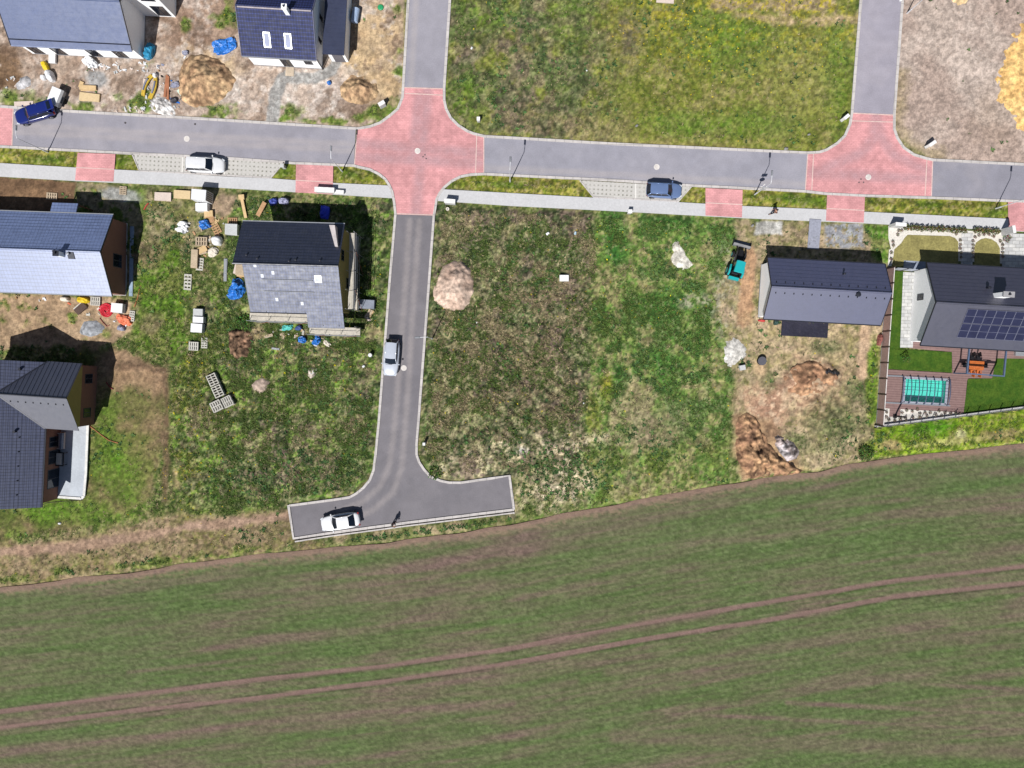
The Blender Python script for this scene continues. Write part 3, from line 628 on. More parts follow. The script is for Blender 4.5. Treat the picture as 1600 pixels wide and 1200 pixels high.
tag(ribbon('drain_gap', [(804, 798.6), (640, 818.6), (520, 834.6), (461, 843.6)], .14, -.2, .0, M('dark_gap', (52, 46, 44))), kind='structure')  # plain dark strip in the gap between kerb and channel
LINE = M('road_marking', (236, 232, 226), .8, .06, 2, .12, 6)
def mark(pts, w, z): tag(ribbon('road_marking', pts, w, z-.003, z+.004, LINE), kind='structure')
mark([(286, 246), (285, 270.5)], .16, .055); mark([(352, 249), (351, 274)], .16, .055); mark([(993, 287), (993, 311)], .16, .055); mark([(985, 311), (960, 308)], .12, .055)
for pts in [[(558, 202), (554, 258)], [(632, 137), (693, 139)], [(756, 214), (756, 271)], [(620, 334), (677, 336)], [(1262, 240), (1258, 299)], [(1332, 177), (1396, 180)], [(1457, 250), (1455, 309)], [(21, 169), (19, 229)],
            [(745, 211), (743, 272)], [(1271, 240), (1268, 300)], [(1330, 189), (1397, 191)], [(1448, 249), (1445, 309)], [(633, 146), (693, 149)]]:
    tag(ribbon('paving_band', pts, .11, .03, .044, M('pale_setts', (226, 196, 188))), kind='structure')
for a, b_ in [((119, 262), (179, 265)), ((462, 282), (520, 285)), ((1102, 317), (1160, 320)), ((1291, 326), (1350, 329))]:
    tag(ribbon('paving_band', [a, b_], .1, .08, .094, M('pale_setts', (226, 196, 188))), kind='structure')

def heap(name, label, cat, pts, h, mat, c, rough=.12, res=.16, group=None, pw=.7, rscale=.8, dark=.2):
    """a loose heap: outline on the ground, height from the distance to its foot"""
    wp = W2(pts); ring = densify(wp, res*2)
    ring = [p+Vector((random.uniform(-1, 1), random.uniform(-1, 1)))*res*.6 for p in ring]
    rp = [(p.x, p.y) for p in ring]; gx, gy = np.meshgrid(np.linspace(min(a for a, _ in rp), max(a for a, _ in rp), 40), np.linspace(min(b for _, b in rp), max(b for _, b in rp), 40))
    dm = float(sdf(gx.ravel(), gy.ravel(), rp).max()); base = max(-.03, float(np.mean([gz(*p) for p in pts]))-.03); sd = random.randint(0, 9999)
    def zf(x, y, d):
        t = np.clip(d/dm, 0, 1); return base-.02+h*t**pw*(.75+.5*(fbm(x, y, dm*.9, sd)-.5))+rough*(fbm(x, y, rscale, sd+3, 3, .7)-.35)*np.clip(d/.3, 0, 1)
    c1, c2 = np.array(c[0], float), np.array(c[1], float)
    def tint(x, y):
        n = fbm(x, y, 1.1, sd+9, 4, .7)[:, None]; q = fbm(x, y, .35, sd+19, 2, .8)[:, None]
        return (c1*(1-n)+c2*n)*(1+(q-.5)*dark*2)
    o = tri_sheet(name, [Vector((a, b)) for a, b in rp], 0, mat, res, tint, None, zf); return tag(o, label, cat, group)
LOOSE = vcol('loose_material', .95, .28, 7.0, .04, .1)
# ------------------------------------------------------------------ houses
WHITE = M('white_render', (300, 297, 302), .9, .04, .4, .05, 5)
BROWNW = M('brown_render', (150, 108, 92), .9, .08, .6, .10, 6)
SALMON = M('pale_render', (226, 205, 200), .9, .06, .6, .08, 6)
OCHRE = M('ochre_board', (176, 160, 96), .9, .10, .6, .10, 6)
PLINTH = M('plinth_grey', (168, 166, 168), .9, .08, .8, .10, 6)
ALU = M('pale_metal', (206, 208, 212), .35, .05, 2, .05, 8, 0, .6, .5)
DARKM = M('dark_metal', (52, 54, 64), .45, .08, 2, .08, 8, 0, .3, .4)
FRAMEM = M('window_frame_dark', (70, 72, 82), .5)
FRAMEW = M('window_frame_white', (228, 228, 230), .5)
GL = glass()
def roofmat(name, c, rough=.5, tile=.3, line=.72, lw=.12, var=.10, spec=.5, row=None, dots=0.0, coat=0.0):
    s = N(name); tc = s.n('ShaderNodeTexCoord').outputs['Object']; sep = s.n('ShaderNodeSeparateXYZ'); s.l(tc, sep.inputs[0])
    base = s.scale_col(A(*c), s.rng(s.noise(.5, tc), .3, .7, 1-var, 1+var)); base = s.scale_col(base, s.rng(s.noise(6.0, tc, 4), .3, .7, .9, 1.1))
    wn = s.n('ShaderNodeTexWhiteNoise', noise_dimensions='2D'); cb = s.n('ShaderNodeCombineXYZ')
    if tile:
        s.l(s.math('FLOOR', s.math('MULTIPLY', sep.outputs[0], 1/tile)), cb.inputs[0]); s.l(s.math('FLOOR', s.math('MULTIPLY', sep.outputs[1], 1/.34)), cb.inputs[1])
        s.l(cb.outputs[0], wn.inputs['Vector']); base = s.scale_col(base, s.rng(wn.outputs['Value'], 0, 1, .93, 1.07))
        g = s.math('LESS_THAN', s.math('FRACT', s.math('MULTIPLY', sep.outputs[0], 1/tile)), lw)
        base = s.mix(s.math('MULTIPLY', g, 1.0), base, s.scale_col(base, line))
        if row: base = s.mix(s.math('LESS_THAN', s.math('FRACT', s.math('MULTIPLY', sep.outputs[1], 1/row)), .22), base, s.scale_col(base, line))
        if dots: base = s.mix(s.math('GREATER_THAN', wn.outputs['Value'], 1-dots), base, A(206, 212, 222))
    s.b.inputs['Coat Weight'].default_value = coat; s.b.inputs['Coat Roughness'].default_value = .52
    return s.done(base, s.rng(s.noise(2.0, tc, 4), .3, .7, rough-.05, rough+.07), 0, spec)
class House:
    def __init__(s, label, SW, SE, third, how, ze, rise, oe=.45, og=.35, label_cat='house'):
        sw, se, t = P(*SW, ze), P(*SE, ze), P(*third, ze+(rise if how == 'ridge' else 0))
        u = (se-sw); u.z = 0; L = u.length; u.normalize(); v = Vector((-u.y, u.x, 0)); hd = (t-sw).dot(v)*(1 if how == 'ridge' else .5)
        c = sw+u*L/2+v*hd; s.rot = math.atan2(u.y, u.x); s.c = c; s.hx = L/2; s.hy = hd; s.ze = ze; s.rise = rise; s.oe = oe; s.og = og
        s.a = L/2-og; s.b = hd-oe; s.root = empty('house', (c.x, c.y, 0), s.rot, label, label_cat); s.k = rise/hd
    def loc(s, px, py, z=0):
        p = P(px, py, z)-s.c; return rot2(p.x, p.y, -s.rot)
    def zr(s, y): return s.ze+s.rise-abs(y)*s.k
    def walls(s, mat, x0=None, x1=None, name='wall'):
        x0 = -s.a if x0 is None else x0; x1 = s.a if x1 is None else x1; zt = s.zr(s.b)-.16; zr = s.ze+s.rise-.16
        pr = [(-s.b, -.3), (s.b, -.3), (s.b, zt), (0, zr), (-s.b, zt)]
        m = MB(); m.rings([[(x, y, z) for y, z in pr] for x in (x1, x0)]); return m.build(name, mat, s.root)
    def slope(s, sg, mat, x0=None, x1=None, course=.34, ye=None, step=.03, name='roof'):
        x0 = -s.hx if x0 is None else x0; x1 = s.hx if x1 is None else x1; ye = s.hy if ye is None else ye
        n = max(2, int(round(ye/course))); m = MB(); ys = [sg*ye*(1-i/n) for i in range(n+1)]
        prof = []
        for i in range(n): prof += [(ys[i], s.zr(ys[i])+step), (ys[i+1], s.zr(ys[i+1])+.002)]
        prof += [(0, s.zr(0)-.13), (ys[0], s.zr(ys[0])-.13)]
        A_ = [(x0, y, z) for y, z in prof]; B_ = [(x1, y, z) for y, z in prof]; k = len(prof)
        m.add(A_+B_, [(i, (i+1) % k, k+(i+1) % k, k+i) for i in range(k)]+[tuple(range(k-1, -1, -1)), tuple(range(k, 2*k))])
        o = m.build(name, mat, s.root); me = o.data
        import bmesh
        bm = bmesh.new(); bm.from_mesh(me); bmesh.ops.recalc_face_normals(bm, faces=bm.faces); bm.to_mesh(me); bm.free()
        return o
    def cap(s, mat, x0=None, x1=None, r=.12, beads=0):
        x0 = -s.hx if x0 is None else x0; x1 = s.hx if x1 is None else x1; z = s.ze+s.rise+.02
        m = MB(); m.tube([(x0-.02, 0, z), (x1+.02, 0, z)], r, 8); return m.build('ridge_cap', mat, s.root)
    def gutter(s, sg, mat, x0=None, x1=None, ye=None):
        ye = s.hy if ye is None else ye; m = MB(); x0 = -s.hx if x0 is None else x0; x1 = s.hx if x1 is None else x1
        m.bar((x0, sg*(ye+.06), s.zr(ye)-.06), (x1, sg*(ye+.06), s.zr(ye)-.06), .12, .10); return m.build('gutter', mat, s.root)
    def verge(s, mat):
        for x in (-s.hx-.03, s.hx+.03):
            m = MB(); z = s.ze+s.rise
            m.bar((x, -s.hy-.02, s.ze-.02), (x, 0, z-.02), .05, .18); m.bar((x, 0, z-.02), (x, s.hy+.02, s.ze-.02), .05, .18); m.build('bargeboard', mat, s.root)
    def on_roof(s, x, y, z=0): return (x, y, s.zr(y)+z)
    def win(s, side, pos, zc, w, h, fm=None, gl=None, name='window', a=None, b=None):
        a = s.a if a is None else a; b = s.b if b is None else b; return window(s.root, side, pos, zc, w, h, a, b, fm or FRAMEM, gl or GL, name)
def window(root, side, pos, zc, w, h, a, b, fm, gl, name='window'):
    def T(u, d, z): return {'E': (a+d, pos+u, z), 'W': (-a-d, pos-u, z), 'N': (pos-u, b+d, z), 'S': (pos+u, -b-d, z)}[side]
    m = MB(); t = .08
    for u0, u1, z0, z1 in ((-w/2, w/2, zc+h/2-t, zc+h/2), (-w/2, w/2, zc-h/2, zc-h/2+t), (-w/2, -w/2+t, zc-h/2+t, zc+h/2-t), (w/2-t, w/2, zc-h/2+t, zc+h/2-t), (-t/2, t/2, zc-h/2+t, zc+h/2-t)):
        if u1-u0 < t*1.5 and w < .8 and u0 == -t/2: continue
        vs = [T(u, d, z) for z in (z0, z1) for u, d in ((u0, -.05), (u1, -.05), (u1, .04), (u0, .04))]
        m.add(vs, [(3, 2, 1, 0), (4, 5, 6, 7), (0, 1, 5, 4), (1, 2, 6, 5), (2, 3, 7, 6), (3, 0, 4, 7)])
    f = m.build(name, fm, root); m = MB()
    vs = [T(u, d, z) for z in (zc-h/2+t*.9, zc+h/2-t*.9) for u, d in ((-w/2+t*.9, -.04), (w/2-t*.9, -.04), (w/2-t*.9, .012), (-w/2+t*.9, .012))]
    m.add(vs, [(3, 2, 1, 0), (4, 5, 6, 7), (0, 1, 5, 4), (1, 2, 6, 5), (2, 3, 7, 6), (3, 0, 4, 7)]); m.build('pane', gl, f)
    return f
def skylight(h, x, y, w=.8, l=1.2, blind=None):
    sg = 1 if y > 0 else -1; k = h.k; m = MB(); ya, yb = y-l/2, y+l/2
    def q(x0, x1, y0, y1, d0, d1): 
        vs = [(xx, yy, h.zr(yy)+dd) for dd in (d0, d1) for xx, yy in ((x0, y0), (x1, y0), (x1, y1), (x0, y1))]
        return vs, [(3, 2, 1, 0), (4, 5, 6, 7), (0, 1, 5, 4), (1, 2, 6, 5), (2, 3, 7, 6), (3, 0, 4, 7)]
    for r in ((x-w/2, x-w/2+.09, ya, yb), (x+w/2-.09, x+w/2, ya, yb), (x-w/2+.09, x+w/2-.09, ya, ya+.09), (x-w/2+.09, x+w/2-.09, yb-.09, yb)): m.add(*q(*r, -.02, .12))
    f = m.build('skylight', ALU, h.root); m = MB(); m.add(*q(x-w/2+.08, x+w/2-.08, ya+.08, yb-.08, -.02, .08)); m.build('pane', blind or glass('sky_glass', (112, 122, 160), .5), f)
def vent(h, x, y, r=.09, hh=.4, mat=None, name='vent_pipe'):
    m = MB(); m.lathe([(r, 0), (r, hh*.8), (r*1.5, hh*.82), (r*1.5, hh), (.02, hh*1.05)], x, y, 10, h.zr(y)-.05); m.build(name, mat or DARKM, h.root)
def chimney(h, x, y, sx, sy, top, mat, capm):
    m = MB(); m.box(x, y, h.zr(y)-.5, sx, sy, top-(h.zr(y)-.5)); c = m.build('chimney', mat, h.root); m = MB(); m.box(x, y, top+.003, sx+.12, sy+.12, .08); m.build('chimney_cap', capm, c)
    m = MB(); m.lathe([(.1, 0), (.1, .25), (.08, .25)], x, y, 10, top+.08); m.build('flue', DARKM, c)
def snow_stops(h, sg, y, n, mat, x0, x1):
    for i in range(n):
        x = x0+(x1-x0)*i/(n-1); m = MB(); z = h.zr(y)+.02
        m.box(x, sg*y, z, .12, .20, .10, 0, .5, .5); m.build('roof_tile_vent', mat, h.root)

# --- long grey roofed house of the east plot
RF = roofmat('slate_blue_roof', (66, 70, 104), .56, .0, var=.05, spec=1.0, coat=1.0)
h = House('single storey house with plain dark grey roof beside the teal tractor', (1193, 498), (1376, 508), (1199, 403), 'N', 2.8, 1.9, .4, .3)
h.walls(WHITE); h.slope(1, RF, course=.42); h.slope(-1, RF, course=.42, step=.02); h.cap(RF); h.verge(DARKM); h.gutter(1, DARKM); h.gutter(-1, DARKM)
for sg in (1, -1): snow_stops(h, sg, .55 if sg > 0 else .6, 13, DARKM, -h.hx+.6, h.hx-.6)
for px, py, r_ in ((1338, 461, .16), (1322, 427, .08)):
    x, y = h.loc(px, py, 4.4); vent(h, x, y, r_, .6)
h.win('S', -3, 1.3, 1.6, 1.3); h.win('S', 1.5, 1.15, 2.4, 2.1, name='patio_door'); h.win('N', -2, 1.4, 1.2, 1.2); h.win('N', 3, 1.1, 1.0, 2.1, name='door'); h.win('E', 0, 1.4, 1.0, 1.2); h.win('S', 4.6, 1.3, 1.0, 1.2)
m = MB(); m.box(0, 0, -.3, 2*h.a+.12, 2*h.b+.12, .55); m.build('plinth', PLINTH, h.root)
hF = h
# --- house with solar panels
RG = roofmat('anthracite_roof', (60, 60, 80), .55, 0, var=.06, spec=.8, coat=.6)
h = House('white house with anthracite roof carrying the solar panel array', (1438, 539), (1676, 553), (1448, 411), 'N', 2.9, 2.4, .5, .3)
h.walls(WHITE); h.slope(1, RG, course=.40); h.slope(-1, RG, course=.40, step=.02); h.cap(RG); h.verge(DARKM); h.gutter(1, DARKM); h.gutter(-1, DARKM)
h.win('W', .9, 1.7, .7, 1.2); h.win('S', -3.2, 1.1, 2.6, 2.1, name='patio_door'); h.win('S', 1.5, 1.2, 1.8, 1.4); h.win('N', -2, 1.4, 1.6, 1.2); h.win('N', 1.2, 1.1, 1.1, 2.1, name='door')
x, y = h.loc(1569, 461, 5.6); chimney(h, x, y, 1.1, .5, 6.3, WHITE, PLINTH)
x, y = h.loc(1549, 449, 5.0); vent(h, x, y, .12, .6)
PV = N('solar_cells'); tc = PV.n('ShaderNodeTexCoord').outputs['Object']
PV.done(PV.scale_col(A(48, 50, 76), PV.rng(PV.noise(1.2, tc), .3, .7, .85, 1.15)), .22, 0, .5); PV = PV.m
x0, y0 = h.loc(1511, 483, 4.9); x1, y1 = h.loc(1494, 527, 3.6)
px0 = x1+.1; yt = y0; yb = y1; rowh = (yt-yb-.06)/2
for r in range(2):
    for c_ in range(9):
        xa = px0+c_*1.06; xb = xa+1.03; ya = yt-r*(rowh+.06); yb_ = ya-rowh; m = MB()
        def q(x0, x1, y0, y1, d0, d1): m.add([(xx, yy, h.zr(yy)+dd) for dd in (d0, d1) for xx, yy in ((x0, y0), (x1, y0), (x1, y1), (x0, y1))], [(3, 2, 1, 0), (4, 5, 6, 7), (0, 1, 5, 4), (1, 2, 6, 5), (2, 3, 7, 6), (3, 0, 4, 7)])
        if xb > h.hx-.3: continue
        mid = (ya+yb_)/2; e = .022
        for r4 in ((xa, xa+e, yb_, ya), (xb-e, xb, yb_, ya), (xa+e, xb-e, yb_, yb_+e), (xa+e, xb-e, ya-e, ya), (xa+e, xb-e, mid-.012, mid+.012)): q(*r4, .06, .125)
        fr = m.build('solar_panel', M('panel_frame', (128, 130, 152), .5), h.root)
        m = MB(); q(xa+.03, xb-.03, yb_+.03, ya-.03, .065, .11); m.build('solar_cells', PV, fr)
m = MB(); m.box(-h.a+.1, 0, -.3, .04, .04, .05)
hG = h
# --- tiled house at the top with garage wing
RB = roofmat('navy_tiles', (30, 37, 74), .65, .30, 2.3, .13, .06, .35, row=.34)
h = House('white house with navy tiled roof and two skylights at the top', (378, 87), (494, 94), (370, 8), 'ridge', 3.3, 2.3, .35, .2)
h.walls(WHITE); h.slope(1, RB); h.slope(-1, RB); h.gutter(-1, ALU); h.gutter(1, ALU); h.verge(M('verge_tile', (120, 122, 150), .6))
CAPL = M('pale_mortar', (196, 186, 188)); h.cap(RB); m = MB()
m.box(0, -.14, h.ze+h.rise-.03, 2*h.hx-.3, .14, .09)
m.build('ridge_flashing', CAPL, h.root)
for px, py in ((416, 61), (449, 63)):
    x, y = h.loc(px, py, 4.4); skylight(h, x, y, .75, 1.35)
x, y = h.loc(449, 17, 5.6); chimney(h, x, y-.1, .45, .45, 6.7, WHITE, WHITE)
x, y = h.loc(510, 118, 0)
m = MB(); m.box(0, 0, -.3, 2*h.a+.1, 2*h.b+.1, .5); m.build('plinth', PLINTH, h.root)
h.win('S', .15, 1.15, 1.1, 2.1, name='door'); h.win('S', 2.75, 1.6, .9, .9); h.win('E', -1.5, 1.6, .5, 1.2); h.win('E', 1.0, 1.6, .5, 1.2); h.win('W', 0, 1.6, 1.2, 1.2)
m = MB(); m.box(.2, -h.b-.55, -.2, .95, 1.0, .36); m.build('doorstep', M('doorstep_stone', (206, 188, 166)), h.root)
m = MB(); m.bar((h.a+.09, -h.b-.05, 0), (h.a+.09, -h.b-.05, 3.0), .09); m.build('downpipe', DARKM, h.root)
gx0, gy0 = h.loc(519, 96, 0); gx1, gy1 = h.loc(545, 97, 0); gw = gx1-gx0; gc = (gx0+gx1)/2; gl_ = 11.0; gyc = gy0+gl_/2
m = MB(); m.box(gc, gyc, -.3, gw, gl_, 2.95); g = m.build('garage', WHITE, h.root)
m = MB(); m.box(gc-.12, gyc-.1, 2.66, gw+.5, gl_+.5, .14); n_ = 26
for i in range(n_): m.box(gc-.12, gyc-.1-gl_/2-.2+i*(gl_+.4)/(n_-1), 2.80, gw+.5, .05, .018)
m.build('garage_roof', roofmat('garage_roof_felt', (50, 57, 84), .6, 0), g)
m = MB(); m.box(gc+.05, gy0-.02, .05, gw*.62, .06, 2.0); m.build('garage_door', M('grey_door', (120, 118, 126), .6), g)
hB = h
# --- house in the top left corner
RA = roofmat('grey_blue_sheet_roof', (88, 101, 138), .5, 0, var=.04, spec=.4)
h = House('white house with smooth blue grey roof in the top left corner', (17, 70), (206, 79), (189, 2), 'ridge', 3.2, 2.7, .4, .3)
h.walls(WHITE); h.slope(1, RA, course=.38, step=.012); h.slope(-1, RA, course=.38, step=.012); h.cap(RA); h.verge(DARKM); h.gutter(-1, M('zinc', (150, 160, 190), .45)); h.gutter(1, M('zinc', (150, 160, 190), .45))
m = MB(); m.bar((-h.hx, -h.hy+.45, h.zr(h.hy-.45)+.10), (h.hx, -h.hy+.45, h.zr(h.hy-.45)+.10), .05, .14); m.build('snow_guard', DARKM, h.root)
for x in (-5.4, -2.8, 1.2, 4.2): h.win('S', x, 1.2, 1.2, 2.0)
h.win('E', 2.6, 1.3, 2.6, 1.3)
m = MB(); m.box(0, 0, -.3, 2*h.a+.1, 2*h.b+.1, .42); m.build('plinth', PLINTH, h.root)
wx, wy = h.loc(248, 26, 0); wx2, wy2 = h.loc(275, 31, 0); ww = 3.6
m = MB(); pr = [(h.a-.5, -.3), (wx2, -.3), (wx2, 5.3), (h.a-.5, 5.3)]
m.box((h.a-.5+wx2)/2, wy+4.2, -.3, wx2-h.a+.5, 8.4, 5.6); wg = m.build('wing', WHITE, h.root)
window(wg, 'S', (wx+wx2)/2-.1, 1.4, 1.5, 2.2, 0, -wy, FRAMEM, GL, 'door'); window(wg, 'S', (wx+wx2)/2-.3, 4.1, 1.6, 1.0, 0, -wy, FRAMEM, GL)
m = MB(); m.box((h.a-.5+wx2)/2, wy+4.2, 5.303, wx2-h.a+.9, 8.9, .2); m.build('wing_roof', DARKM, wg)
hA = h
# --- house with brown gable on the left
RC = roofmat('pale_blue_tiles', (118, 134, 176), .45, .38, .70, .16, .06, 1.0, row=.38, coat=.4)
h = House('house with brown gable and shiny blue tiled roof by the pallets', (-110, 452), (175, 462), (183, 336), 'N', 3.4, 2.4, .35, .25)
h.walls(BROWNW); h.slope(1, RC); h.slope(-1, RC); h.cap(RC); h.verge(DARKM); h.gutter(1, ALU); h.gutter(-1, ALU)
h.win('E', -.4, 2.0, 1.5, 1.7); h.win('S', 2.5, 1.2, 2.2, 2.1, name='patio_door'); h.win('N', 4, 1.4, 1.2, 1.2); h.win('S', 6, 1.3, 1.2, 1.3)
m = MB(); m.box(0, 0, -.3, 2*h.a+.1, 2*h.b+.1, .5); m.build('plinth', M('white_plinth', (216, 214, 212)), h.root)
m = MB(); m.box(h.a+.62, -.2, -.2, .42, 2*h.b-.2, .42); m.build('foundation_ledge', M('blue_grey_concrete', (158, 178, 198)), h.root)
x, y = h.loc(96, 396, 5.9); chimney(h, x-.1, y-.1, .5, .5, 6.7, WHITE, DARKM); vent(h, x+.75, y, .1, .5, ALU); vent(h, x-.8, y+.2, .07, .4)
m = MB(); m.add(*(lambda v: (v, [(3, 2, 1, 0), (4, 5, 6, 7), (0, 1, 5, 4), (1, 2, 6, 5), (2, 3, 7, 6), (3, 0, 4, 7)]))([(xx, yy, h.zr(yy)+d) for d in (.05, .12) for xx, yy in ((x+.5, y-.5), (x+1.2, y-.5), (x+1.2, y+.2), (x+.5, y+.2))])); m.build('roof_hatch', DARKM, h.root)
x0, y0 = h.loc(79, 331, 3.3); x1, y1 = h.loc(119, 331, 3.3); m = MB(); n_ = 4
for i in range(n_):
    ya = h.hy-.1+i*.32; za = h.zr(h.hy)+.02-i*.10
    m.add([(x0, ya, za), (x1, ya, za), (x1, ya+.34, za-.09), (x0, ya+.34, za-.09), (x0, ya, za-.14), (x1, ya, za-.14), (x1, ya+.34, za-.23), (x0, ya+.34, za-.23)], [(0, 1, 2, 3), (7, 6, 5, 4), (0, 4, 5, 1), (1, 5, 6, 2), (2, 6, 7, 3), (3, 7, 4, 0)])
cn = m.build('porch_roof', RC, h.root); m = MB()
for x in (x0+.1, x1-.1): m.bar((x, h.hy+1.05, -.1), (x, h.hy+1.05, 2.75), .12)
m.build('porch_post', M('brown_timber', (120, 84, 66)), cn)
hC = h
# --- scaffolded shell
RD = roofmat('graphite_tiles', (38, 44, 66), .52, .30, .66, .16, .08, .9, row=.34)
h = House('half finished house under graphite tiles wrapped in scaffolding', (391, 487), (536, 491), (534, 350), 'N', 4.7, 2.6, .4, .3)
h.walls(OCHRE); h.slope(1, RD, -h.hx-1.0, h.hx); RDS = roofmat('graphite_tiles_sunlit', (62, 74, 112), .50, .30, .50, .24, .08, .55, row=.34, dots=.016, coat=.12)  # south slope: lighter, bluer copy of the tiles, sunlight put into its colour
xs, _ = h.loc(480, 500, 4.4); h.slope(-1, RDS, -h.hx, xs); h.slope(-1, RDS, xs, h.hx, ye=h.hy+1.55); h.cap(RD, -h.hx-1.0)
h.gutter(1, ALU, -h.hx-1.0); h.gutter(-1, DARKM, -h.hx, xs)
x, y = h.loc(497, 436, 6.7); skylight(h, x, y, .75, .75, glass('bright_glass', (214, 220, 224), .2))
for yy in (.55, 1.75):
    x0, y0 = h.loc(408, 429+yy*0, 6.9); m = MB(); y = -yy-1.0; m.bar((x0, y, h.zr(y)+.10), (x0+5.4, y, h.zr(y)+.10), .07, .07); m.build('snow_rail', ALU, h.root)
for px, py in ((402, 404), (462, 406), (500, 407), (384, 398), (452, 408)):
    x, y = h.loc(px, py, 7.1); vent(h, x, max(y, .35), .07, .3)
x0, y0 = h.loc(523, 355, 5.0); x1, y1 = h.loc(527, 386, 6.1); m = MB()
m.add([(x0-.3, y0, h.zr(y0)-.1), (x0+.3, y0, h.zr(y0)-.1), (x1+.15, y1, h.zr(y1)-.1), (x1-.15, y1, h.zr(y1)-.1), (x0-.3, y0, h.zr(y0)+1.3), (x0+.3, y0, h.zr(y0)+1.3), (x1+.15, y1, h.zr(y1)+.35), (x1-.15, y1, h.zr(y1)+.35)],
      [(3, 2, 1, 0), (4, 5, 6, 7), (0, 1, 5, 4), (1, 2, 6, 5), (2, 3, 7, 6), (3, 0, 4, 7)]); m.build('parapet', M('parapet_plaster', (216, 206, 204)), h.root)
h.win('E', -1.2, 1.5, 1.2, 1.4); h.win('E', 1.6, 4.2, 1.2, 1.2); h.win('S', -2, 1.2, 2.0, 2.1, name='patio_door'); h.win('N', -1, 1.5, 1.2, 1.4); h.win('N', 2.5, 1.1, 1.1, 2.1, name='door'); h.win('W', 0, 1.5, 1.2, 1.4)
hD = h
STEEL = M('scaffold_steel', (172, 172, 176), .5, .1, 2, .1, 8, 0, .4); BOARD = M('scaffold_boards', (206, 198, 184), .9, .12, 1.5, .18, 5); RUST = M('rusty_brace', (146, 88, 70), .8)
def scaffold(label, ax, ay, bx, by, width, z, nb):
    """a run of scaffold from local (ax,ay) to (bx,by); inner edge on that line, width to its right"""
    c, s_ = math.cos(hD.rot), math.sin(hD.rot); d = math.atan2(by-ay, bx-ax); L = math.hypot(bx-ax, by-ay)
    wx, wy = rot2(ax, ay, hD.rot); r = empty('scaffold', (hD.c.x+wx, hD.c.y+wy, 0), hD.rot+d, label, 'scaffold', 'scaffolding round the half finished house')
    for i in range(nb+1):
        for y in (-.05, -width):
            m = MB(); m.tube([(L*i/nb, y, -.05), (L*i/nb, y, z+1.0)], .03, 6); m.build('standard', STEEL, r)
    for zz in (z-.05, z-2.05, z+.9):
        m = MB(); m.tube([(0, -width-.04, zz), (L, -width-.04, zz)], .025, 6); m.build('ledger', STEEL, r)
    for lv in ((0, 1) if z > 3 else (0,)):
        for i in range(nb):
            m = MB()
            for k in range(3): m.box(L*(i+.5)/nb, -.12-k*(width-.2)/3-(width-.2)/6, z-lv*2, L/nb-.06, (width-.2)/3-.02, .045)
            m.build('deck', BOARD, r)
    for i in range(0, nb, 2):
        m = MB(); m.tube([(L*i/nb, -width-.09, .1), (L*(i+1)/nb, -width-.09, z)], .025, 6); m.build('brace', RUST, r)
x0, _ = hD.loc(383, 490, 4); 
scaffold('scaffold run with pale decks under the step of the south eaves', -hD.hx-.35, -hD.b-.35, xs-.15, -hD.b-.35, 1.0, 3.9, 3)
scaffold('scaffold run along the lower projecting corner of the half finished house', xs-.1, -hD.hy-1.25, hD.hx+1.2, -hD.hy-1.25, 1.0, 3.2, 3)
scaffold('tall scaffold run against the ochre east gable facing the lane', hD.hx+.25, -hD.b+.2, hD.hx+.25, hD.b-.4, .8, 4.0, 4)
# --- corner house with cross wing, lower left
RE_ = roofmat('slate_tiles_dark_joints', (76, 82, 108), .5, .30, .55, .16, .06, .45, row=.34)
RW = roofmat('seamed_sheet_roof', (58, 60, 78), .50, 0, var=.04, spec=1.0, coat=1.0)
ze, rise = 3.8, 2.5
c0 = P(-8, 612, ze+rise); e0, e1 = P(76, 566, ze), P(65, 793, ze); rt = math.atan2(e0.y-e1.y, e0.x-e1.x)-math.pi/2
root = empty('house', (c0.x, c0.y, 0), rt, 'slate roofed corner house with cross wing and concrete terrace on the left', 'house')
def le(px, py, z):
    p = P(px, py, z)-c0; return rot2(p.x, p.y, -rt)
hx = le(70, 680, ze)[0]; yN = le(76, 566, ze)[1]; yS = le(65, 793, ze)[1]; kk = rise/hx
def zE(x): return ze+rise-abs(x)*kk
m = MB(); m.rings([[(x, y, z) for x, z in ((-hx+.4, -.3), (hx-.4, -.3), (hx-.4, zE(hx-.4)-.16), (0, ze+rise-.16), (-hx+.4, zE(hx-.4)-.16))] for y in (yN-.3, yS+.3)]); m.build('wall', BROWNW, root)
def eslope(sg):
    n = int(hx/.34); m = MB(); xs_ = [sg*hx*(1-i/n) for i in range(n+1)]; pr = []
    for i in range(n): pr += [(xs_[i], zE(xs_[i])+.025), (xs_[i+1], zE(xs_[i+1]))]
    pr += [(0, ze+rise-.13), (xs_[0], ze-.13)]; k = len(pr)
    m.add([(x, yS, z) for x, z in pr]+[(x, yN, z) for x, z in pr], [(i, (i+1) % k, k+(i+1) % k, k+i) for i in range(k)]+[tuple(range(k-1, -1, -1)), tuple(range(k, 2*k))])
    o = m.build('roof', RE_, root)
    import bmesh
    bm = bmesh.new(); bm.from_mesh(o.data); bmesh.ops.recalc_face_normals(bm, faces=bm.faces); bm.to_mesh(o.data); bm.free()
eslope(1); eslope(-1)
m = MB(); m.tube([(0, yS-.02, ze+rise+.02), (0, yN+.02, ze+rise+.02)], .1, 8); m.build('ridge_cap', DARKM, root)
m = MB(); m.bar((hx+.05, yS, ze-.06), (hx+.05, le(73, 670, ze)[1], ze-.06), .11, .1); m.build('gutter', DARKM, root)
wyN = le(128, 568, ze)[1]; wyS = le(121, 673, ze)[1]; wyr = (wyN+wyS)/2; wxe = le(126, 620, ze)[0]; hw = (wyN-wyS)/2; zr = ze+rise
v0 = (0.15, wyr, zr-.02); v1 = (wxe, wyr, zr); 
